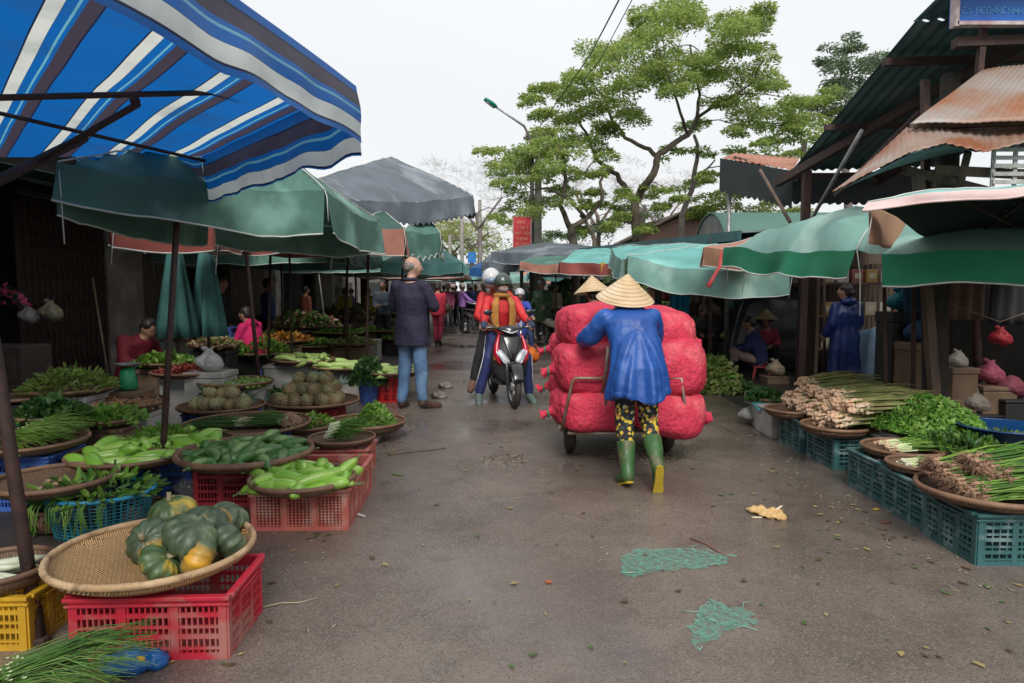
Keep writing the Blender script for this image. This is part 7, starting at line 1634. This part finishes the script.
sc=G(514,405); SZ=math.pi+R_(13); SP=V(sc.x-.14,sc.y+.36,0)
scooter('black and red motor scooter facing the camera on the road',SP,SZ)
RJ=fab('red_jacket',(.62,.025,.03),(.45,.02,.025),.6); TRK=fab('navy_track_trousers',(.022,.032,.13),None,.7); SNK=fab('green_sneaker',(.06,.16,.11),(.10,.10,.10),.6)
RID=dict(pelvis=(0,-.18,.86),belly=(0,-.16,1.0),chest=(0,-.10,1.17),neck=(0,-.05,1.34),head=(0,.0,1.475),shL=(-.175,-.08,1.28),elL=(-.25,.08,1.08),wrL=(-.29,.26,1.0),shR=(.175,-.08,1.28),elR=(.25,.08,1.08),wrR=(.29,.26,1.0),
   hipL=(-.10,-.15,.83),knL=(-.22,.22,.60),anL=(-.28,.08,.20),toL=(-.31,.22,.14),hipR=(.10,-.15,.83),knR=(.22,.22,.58),anR=(.34,.12,.10),toR=(.36,.26,.03))
RID2=dict(RID); RID2.update(knL=(-.24,.25,.58),anL=(-.30,.18,.09),toL=(-.32,.31,.03))
o,J,s=person('scooter rider in red jacket, dark green helmet and mustard scarf',SP,SZ,1.68,base=RID2,top=RJ,pants=TRK,shoes=SNK,hat='helmet',hatm=M('dark_green_helmet',(.05,.075,.06),None,5,.3,coat=.4),mask=fab('patterned_mask',(.42,.33,.33),(.2,.14,.14)),vox=.014,curl=1.3)
MUS=fab('mustard_scarf',(.42,.20,.045),(.30,.13,.03),.9,.6)
nk=J['neck']; m=MB(); m.torus(nk+V(0,.01,.01),.082*s,.036,20,8)
for q in (-1,1): m.tube([nk+V(q*.075,.05,.0),nk+V(q*.105,.115,-.10),nk+V(q*.115,.115,-.25),nk+V(q*.10,.11,-.42)],[.035,.05,.055,.05],10,flat=.45)
me=fuse(m,.012,2,disp=.01,dscale=14); link('scarf',me,MUS,o)
for k,q in (('L',-1),('R',1)):
    m=MB(); m.cap2(J['wr'+k],J['wr'+k]+(J['wr'+k]-J['el'+k]).normalized()*.07,.045,.042); me=fuse(m,.014,2,disp=.005); link('glove',me,fab('dark_glove',(.03,.05,.10)),o)
m=MB(); m.tube([J['hipR']+V(.10,.03,0),J['knR']+V(.074,0,0),J['anR']+V(.055,0,.05)],.008,5); m.tube([J['hipL']+V(-.10,.03,0),J['knL']+V(-.074,0,0),J['anL']+V(-.055,0,.05)],.008,5); m.build('stripe',M('white_piping',(.6,.6,.62)),o)
PS={k:(v[0],v[1]-.40,v[2]+.06 if not k.startswith(('an','to')) else v[2]+.14) for k,v in RID.items()}
PS.update(wrL=(-.2,-.12,1.0),wrR=(.2,-.12,1.0),elL=(-.28,-.28,1.08),elR=(.28,-.28,1.08),head=(.09,-.30,1.56))
PS.update(anR=(.36,-.14,.24),toR=(.41,-.02,.17),knR=(.27,-.1,.62))
person('pillion passenger in red and white jacket and white helmet',SP,SZ,1.68,base=PS,top=RJ,pants=fab('black_trousers',(.02,.02,.022)),shoes=fab('brown_sandal',(.16,.08,.06)),hat='fullhelmet',hatm=M('white_helmet',(.62,.63,.65),None,5,.25,coat=.4),hood=fab('white_hood',(.65,.65,.66)),vox=.018)
bgp=SP+V(.42,.15,.62); bag('carrier_bag','orange carrier bag hanging beside the scooter',SP+V(.36,-.02,.50),.11,bagmat('orange_bag',(.75,.17,.02),.3),41,flat=1.1,handles=True)
# ---- far street people
def far(label,u,v,rz,h,**k):
    q=G(u,v); return person(label,(q.x,q.y,0),rz,h,vox=.022,**k)
WLK=dict(knL=(-.09,.14,.50),anL=(-.09,.10,.10),toL=(-.1,.24,.05),knR=(.09,.0,.49),anR=(.09,-.22,.16),toR=(.1,-.12,.05),elL=(-.21,-.08,1.12),wrL=(-.2,.0,.9))
far('boy in grey zipped jacket holding something by the left stalls',384,353,math.pi-R_(10),1.62,pose=dict(wrL=(-.05,.24,1.12),wrR=(.08,.24,1.10),elL=(-.22,.0,1.1),elR=(.22,.0,1.1)),top=fab('grey_jacket',(.11,.13,.17),(.08,.10,.14)),pants=fab('black_trousers',(.02,.02,.022)),shoes=BRSH,hair='short')
o,J,s=far('woman in red jacket and red trousers walking away with shoulder bag',438,345,R_(-8),1.58,pose=WLK,top=fab('crimson_jacket',(.50,.02,.05),(.38,.02,.04)),toplong=.08,pants=fab('crimson_trousers',(.36,.03,.07)),shoes=BRSH,hair='bun')
m=MB(); m.ell((.27,.0,.95),(.07,.15,.13),12,8); me=fuse(m,.02,1,disp=.02); b_=link('handbag',me,fab('olive_bag',(.12,.10,.06)),o); m=MB(); m.tube([(.25,-.08,1.05),(.16,-.03,1.4),(.25,.1,1.05)],.01,5); m.build('strap',BRSH,b_)
far('woman in purple jacket and pale helmet holding a bicycle',462,333,R_(-70),1.60,pose=dict(wrR=(.2,.42,1.05),elR=(.25,.2,1.15),wrL=(-.2,.42,1.05)),top=fab('purple_jacket',(.38,.18,.55),(.28,.13,.42)),pants=fab('black_trousers',(.02,.02,.022)),shoes=BRSH,hat='helmet',hatm=M('cream_helmet',(.6,.57,.52),None,5,.3))
far('person in maroon coat further down the street',453,325,R_(-20),1.6,top=fab('maroon_coat',(.16,.07,.09)),pants=fab('black_trousers',(.02,.02,.022)),shoes=BRSH,hat='helmet',hatm=M('pinkish_helmet',(.55,.40,.38)))
far('person with orange cap beyond the purple jacket',476,322,R_(170),1.6,top=fab('dull_red_top',(.28,.06,.05)),pants=fab('black_trousers',(.02,.02,.022)),shoes=BRSH,hat='cap',hatm=fab('orange_cap',(.55,.22,.05)))
# parked bicycle/motorbike shapes
def motorbike(label,loc,rz,c,basket=True):
    o=root('motorbike',label,'motorbike',loc,rz); rot=Matrix.Rotation(math.pi/2,3,'Y'); TY=M('tyre_rubber',(.02,.02,.02)); SIL=M('silver_trim',(.6,.62,.64)); BM=M('bike_'+label[:6].strip().replace(' ','_'),c,None,5,.35,coat=.3)
    for y in (.62,-.60):
        m=MB(); m.torus((0,y,.29),.255,.032,30,8,rot); w=m.build('wheel',TY,o); m=MB(); m.torus((0,y,.29),.215,.014,30,6,rot)
        for k in range(12): a=k*math.pi/6; m.bar((0,y,.29),(0,y+.21*math.cos(a),.29+.21*math.sin(a)),.006,.006)
        m.lathe([(.001,-.05),(.045,-.04),(.045,.04),(.001,.05)],(0,y,.29),12,rot); m.build('rim',SIL,w)
    for s_ in (-1,1): m=MB(); m.tube([(s_*.06,.62,.29),(s_*.06,.46,.80)],.02,8); m.build('fork',SIL,o)
    m=MB(); m.grid(lambda a,b: V((b-.5)*.11,.62+.30*math.cos(R_(20+a*110)),.29+.30*math.sin(R_(20+a*110))),12,3); m.build('mudguard',BM,o,solid=.008)
    m=MB(); m.loft([((0,.36,.42),V(.16,0,0),V(0,.03,.0)),((0,.40,.62),V(.19,0,0),V(0,.035,0)),((0,.42,.84),V(.08,0,0),V(0,.04,0))],14); m.build('leg_shield',BM,o)
    m=MB(); m.cap2((0,.42,.86),(0,.0,.52),.05,.06); m.cap2((0,0,.5),(0,-.3,.58),.08,.1); m.cap2((0,-.3,.6),(0,-.75,.66),.1,.05); me=fuse(m,.02,3); link('frame_body',me,BM,o)
    m=MB(); m.cap2((0,-.05,.75),(0,-.6,.79),.09,.08); me=fuse(m,.02,2)
    for v in me.vertices: v.co.z=.76+(v.co.z-.76)*.5
    link('seat',me,M('seat_vinyl',(.03,.028,.03)),o)
    m=MB(); m.box((0,.05,.33),(.18,.3,.2)); m.build('engine',M('engine_grey',(.15,.15,.15)),o,smooth=False,bevel=.04)
    m=MB(); m.tube([(-.33,.28,1.0),(-.12,.42,.97),(.12,.42,.97),(.33,.28,1.0)],.015,8); m.build('handlebar',SIL,o)
    m=MB(); m.ell((0,.50,.95),(.09,.07,.08),12,8); m.build('headlight',M('headlight_glass',(.62,.66,.70)),o)
    if basket:
        m=MB(); 
        for k in range(9): m.bar((-.16+.04*k,.72,.70),(-.18+.045*k,.74,.92),.006)
        for z in (.70,.78,.86,.92): m.tube([(-.17,.54,z),(-.17,.73,z),(.17,.73,z),(.17,.54,z),(-.17,.54,z)],.005,4)
        m.build('front_basket',M('fork_dark',(.05,.05,.055)),o)
    return o
q=G(462,335); motorbike('dark motorbike held by the woman in purple',(q.x+.35,q.y+.35,0),R_(-150),(.10,.08,.09))
q=G(549,347); motorbike('cream motorbike beside the man in green raincoat',(q.x+.25,q.y+.2,0),R_(-135),(.55,.52,.42))
far('man in green raincoat and helmet standing with the cream motorbike',542,345,math.pi-R_(20),1.66,pose=dict(wrL=(-.18,.36,1.0),wrR=(.2,.36,1.0)),poncho=(M('green_raincoat',(.05,.13,.05),(.035,.09,.035),5,.45,.4,14),.62,.95),pants=fab('black_trousers',(.02,.02,.022)),shoes=BRSH,hat='helmet',hatm=M('silver_helmet',(.35,.35,.33),None,5,.3))
q=G(520,362); S2=V(q.x,q.y+.6,0)
motorbike('blue motorbike ridden behind the red jackets',S2,math.pi-R_(5),(.03,.06,.3),False)
person('rider in bright blue jacket and white helmet behind the scooter',S2,math.pi,1.5,base={k:(v[0],v[1],v[2]+.0) for k,v in RID2.items()},top=fab('bright_blue_jacket',(.04,.08,.42),(.03,.06,.33)),pants=fab('navy_trousers',(.02,.03,.10)),shoes=BRSH,hat='helmet',hatm=M('white_helmet',(.62,.63,.65)),vox=.022)
# ---- right side people
o,J,s=person('woman in dark blue raincoat standing behind the shallots',V(4.24,8.7,0),R_(12),1.48,pose=dict(wrR=(.24,.16,.92),wrL=(-.24,.1,.95)),poncho=(M('dark_blue_raincoat',(.012,.035,.17),(.008,.024,.12),4,.4,.6,12),.36,.92),pants=fab('purple_trousers',(.08,.02,.05)),shoes=BRSH,hair='bun',hood=M('dark_blue_raincoat',(.012,.035,.17)),headrot=(0,0,35),vox=.018)
cr=G(742,379); CR_=V(cr.x+.25,cr.y+.1,0)
person('crouching vendor in navy coat with pinkish leggings and black boots',CR_,R_(70),1.58,base=SIT,top=fab('navy_coat',(.015,.022,.10),(.01,.015,.07)),pants=fab('pinkish_leggings',(.30,.21,.18)),boots=M('black_rubber',(.015,.015,.016),None,5,.3),hair='bun',headrot=(-12,0,0),vox=.018,girth=1.15,disp=.02)
o=root('stool','low plastic stool under the crouching vendor','stool',CR_+V(.08,-.04,0),R_(70)); m=MB(); m.box((0,0,.19),(.26,.26,.03)); m.build('seat',DREDP,o,smooth=False,bevel=.01)
for a in (-1,1):
    for b__ in (-1,1): m=MB(); m.bar((a*.10,b__*.10,.18),(a*.125,b__*.125,0),.03); m.build('leg',DREDP,o,smooth=False)
person('vendor in pink cloth and small conical hat behind the navy coat',V(CR_.x+.55,CR_.y+1.1,0),R_(160),1.55,base=SIT,top=fab('pink_shawl',(.50,.06,.12)),pants=fab('black_trousers',(.02,.02,.022)),shoes=BRSH,hat='cone',headrot=(-14,0,-20),vox=.022)
person('vendor with brown hood seated behind the cabbages',V(P(702,350,12.6).x,12.6,0),R_(175),1.66,base={k:(v[0],v[1],v[2]+.12*(not k.startswith(('an','to')))) for k,v in SIT.items()},top=fab('charcoal_cardigan',(.055,.055,.06)),pants=fab('black_trousers',(.02,.02,.022)),shoes=BRSH,hat='scarf',hatm=fab('brown_scarf',(.14,.09,.07)),headrot=(-18,0,10),vox=.022)
person('woman in shiny dark blue jacket behind the red sacks',V(P(655,290,10.4).x,10.4,0),R_(60),1.50,top=M('shiny_navy',(.015,.03,.16),(.01,.02,.1),4,.3,.5,12),pants=fab('black_trousers',(.02,.02,.022)),shoes=BRSH,hair='long',vox=.022,toplong=.1)
# ---- left side people
person('vendor in dark red jumper bending over her lap in the dim stall',V((133-512)/F*7.7,7.7,0),R_(-115),1.62,base={k:(v[0],v[1]+(.12 if k in('neck','head') else 0),v[2]+.12*(not k.startswith(('an','to')))-(.04 if k=='head' else 0)) for k,v in SIT.items()},top=fab('dark_red_jumper',(.20,.012,.025),(.14,.01,.02)),pants=fab('dark_jeans',(.03,.05,.10)),shoes=BRSH,hair='short',headrot=(-35,0,0),vox=.018,girth=1.2,disp=.02)
o=root('stool','low wooden stool under the dark red jumper vendor','stool',V((133-512)/F*7.7,7.72,0)); m=MB(); m.box((0,0,.27),(.3,.3,.04)); m.build('seat',WOOD,o,smooth=False)
for a in (-1,1):
    for b__ in (-1,1): m=MB(); m.bar((a*.11,b__*.11,.26),(a*.13,b__*.13,0),.035); m.build('leg',WOOD,o,smooth=False)
person('vendor in hot pink hooded jacket sitting on the blue chair',V(cc.x,cc.y,0),R_(75),1.62,base={k:(v[0],v[1]+.0,v[2]+.16*(not k.startswith(('an','to')))) for k,v in SIT.items()},top=fab('hot_pink_jacket',(.75,.02,.16),(.60,.015,.12)),hood=fab('hot_pink_jacket',(.75,.02,.16)),pants=fab('black_trousers',(.02,.02,.022)),shoes=BRSH,hair='short',headrot=(-12,0,0),vox=.018,girth=1.1,disp=.018)
for (u,Y,rz,c_,nm,hh,kw) in ((222,11.2,-80,(.02,.02,.025),'woman in black coat beyond the folded umbrellas',1.62,{}),(268,13.0,-60,(.02,.06,.20),'vendor in dark blue jacket deep in the left stalls',1.62,{}),(306,16.0,-40,(.22,.06,.03),'vendor in rust brown jacket inside the left stalls',1.5,{}),
     (345,19,-150,(.45,.33,.03),'person in yellow top under the left canopies',1.45,{}),(369,21,160,(.6,.40,.02),'person in bright yellow jacket behind the grey jacket boy',1.45,{}),(352,22,90,(.09,.05,.16),'person in dark purple under the left canopies',1.45,{})):
    person(nm,V((u-512)/F*Y,Y,0),R_(rz),hh,top=fab('top_'+nm.split()[2]+str(u),c_),pants=fab('black_trousers',(.02,.02,.022)),shoes=BRSH,hair='bun' if u%2 else 'short',vox=.024)
for (u,Y,rz,c_,nm) in ((500,31,170,(.05,.05,.10),'far person in navy in the middle of the street'),(489,36,10,(.3,.05,.05),'far person in red at the street end'),(444,30,0,(.08,.08,.09),'far person in charcoal on the street left'),(512,38,180,(.3,.3,.32),'far person in pale grey at the street end'),(585,16,-90,(.03,.03,.04),'dark clothed person under the red and teal canopy')):
    person(nm,V((u-512)/F*Y,Y,0),R_(rz),1.6,top=fab('ftop_%d'%u,c_),pants=fab('black_trousers',(.02,.02,.022)),shoes=BRSH,hair='short',vox=.03)

for (u,Y,rz,c_,nm,hat,hh) in ((448,24,175,(.25,.05,.12),'far person in dark pink with white helmet near the street centre','helmet',1.6),(470,26,0,(.05,.10,.30),'far person in mid blue with helmet at street centre','helmet',1.6),(456,29,150,(.35,.30,.25),'far person in beige top beyond the purple jacket',None,1.6),
      (483,27,190,(.04,.05,.05),'far person in black behind the pillion passenger',None,1.65),(531,27,185,(.10,.22,.12),'far person in green jacket behind the blue rider','helmet',1.6),(505,25,180,(.30,.04,.05),'far rider in red seen above the scooter','helmet',1.55),
      (425,22,170,(.12,.04,.05),'far person in dark maroon by the left stalls',None,1.55),(555,21,200,(.25,.18,.10),'far person in brown under the right canopies',None,1.55),(620,15,-120,(.12,.05,.15),'vendor in plum jacket behind the stacked sacks',None,1.5),(688,16,160,(.35,.06,.05),'vendor in brick red top deep in right stalls',None,1.5)):
    person(nm,V((u-512)/F*Y,Y,0),R_(rz),hh,top=fab('gtop_%d'%u,c_),pants=fab('black_trousers',(.02,.02,.022)),shoes=BRSH,hair='short',hat=hat,hatm=M('cream_helmet',(.6,.57,.52)),vox=.028)
q=G(474,333); motorbike('grey motorbike parked beyond the woman in purple',(q.x+.2,q.y+2.5,0),R_(170),(.2,.2,.22))
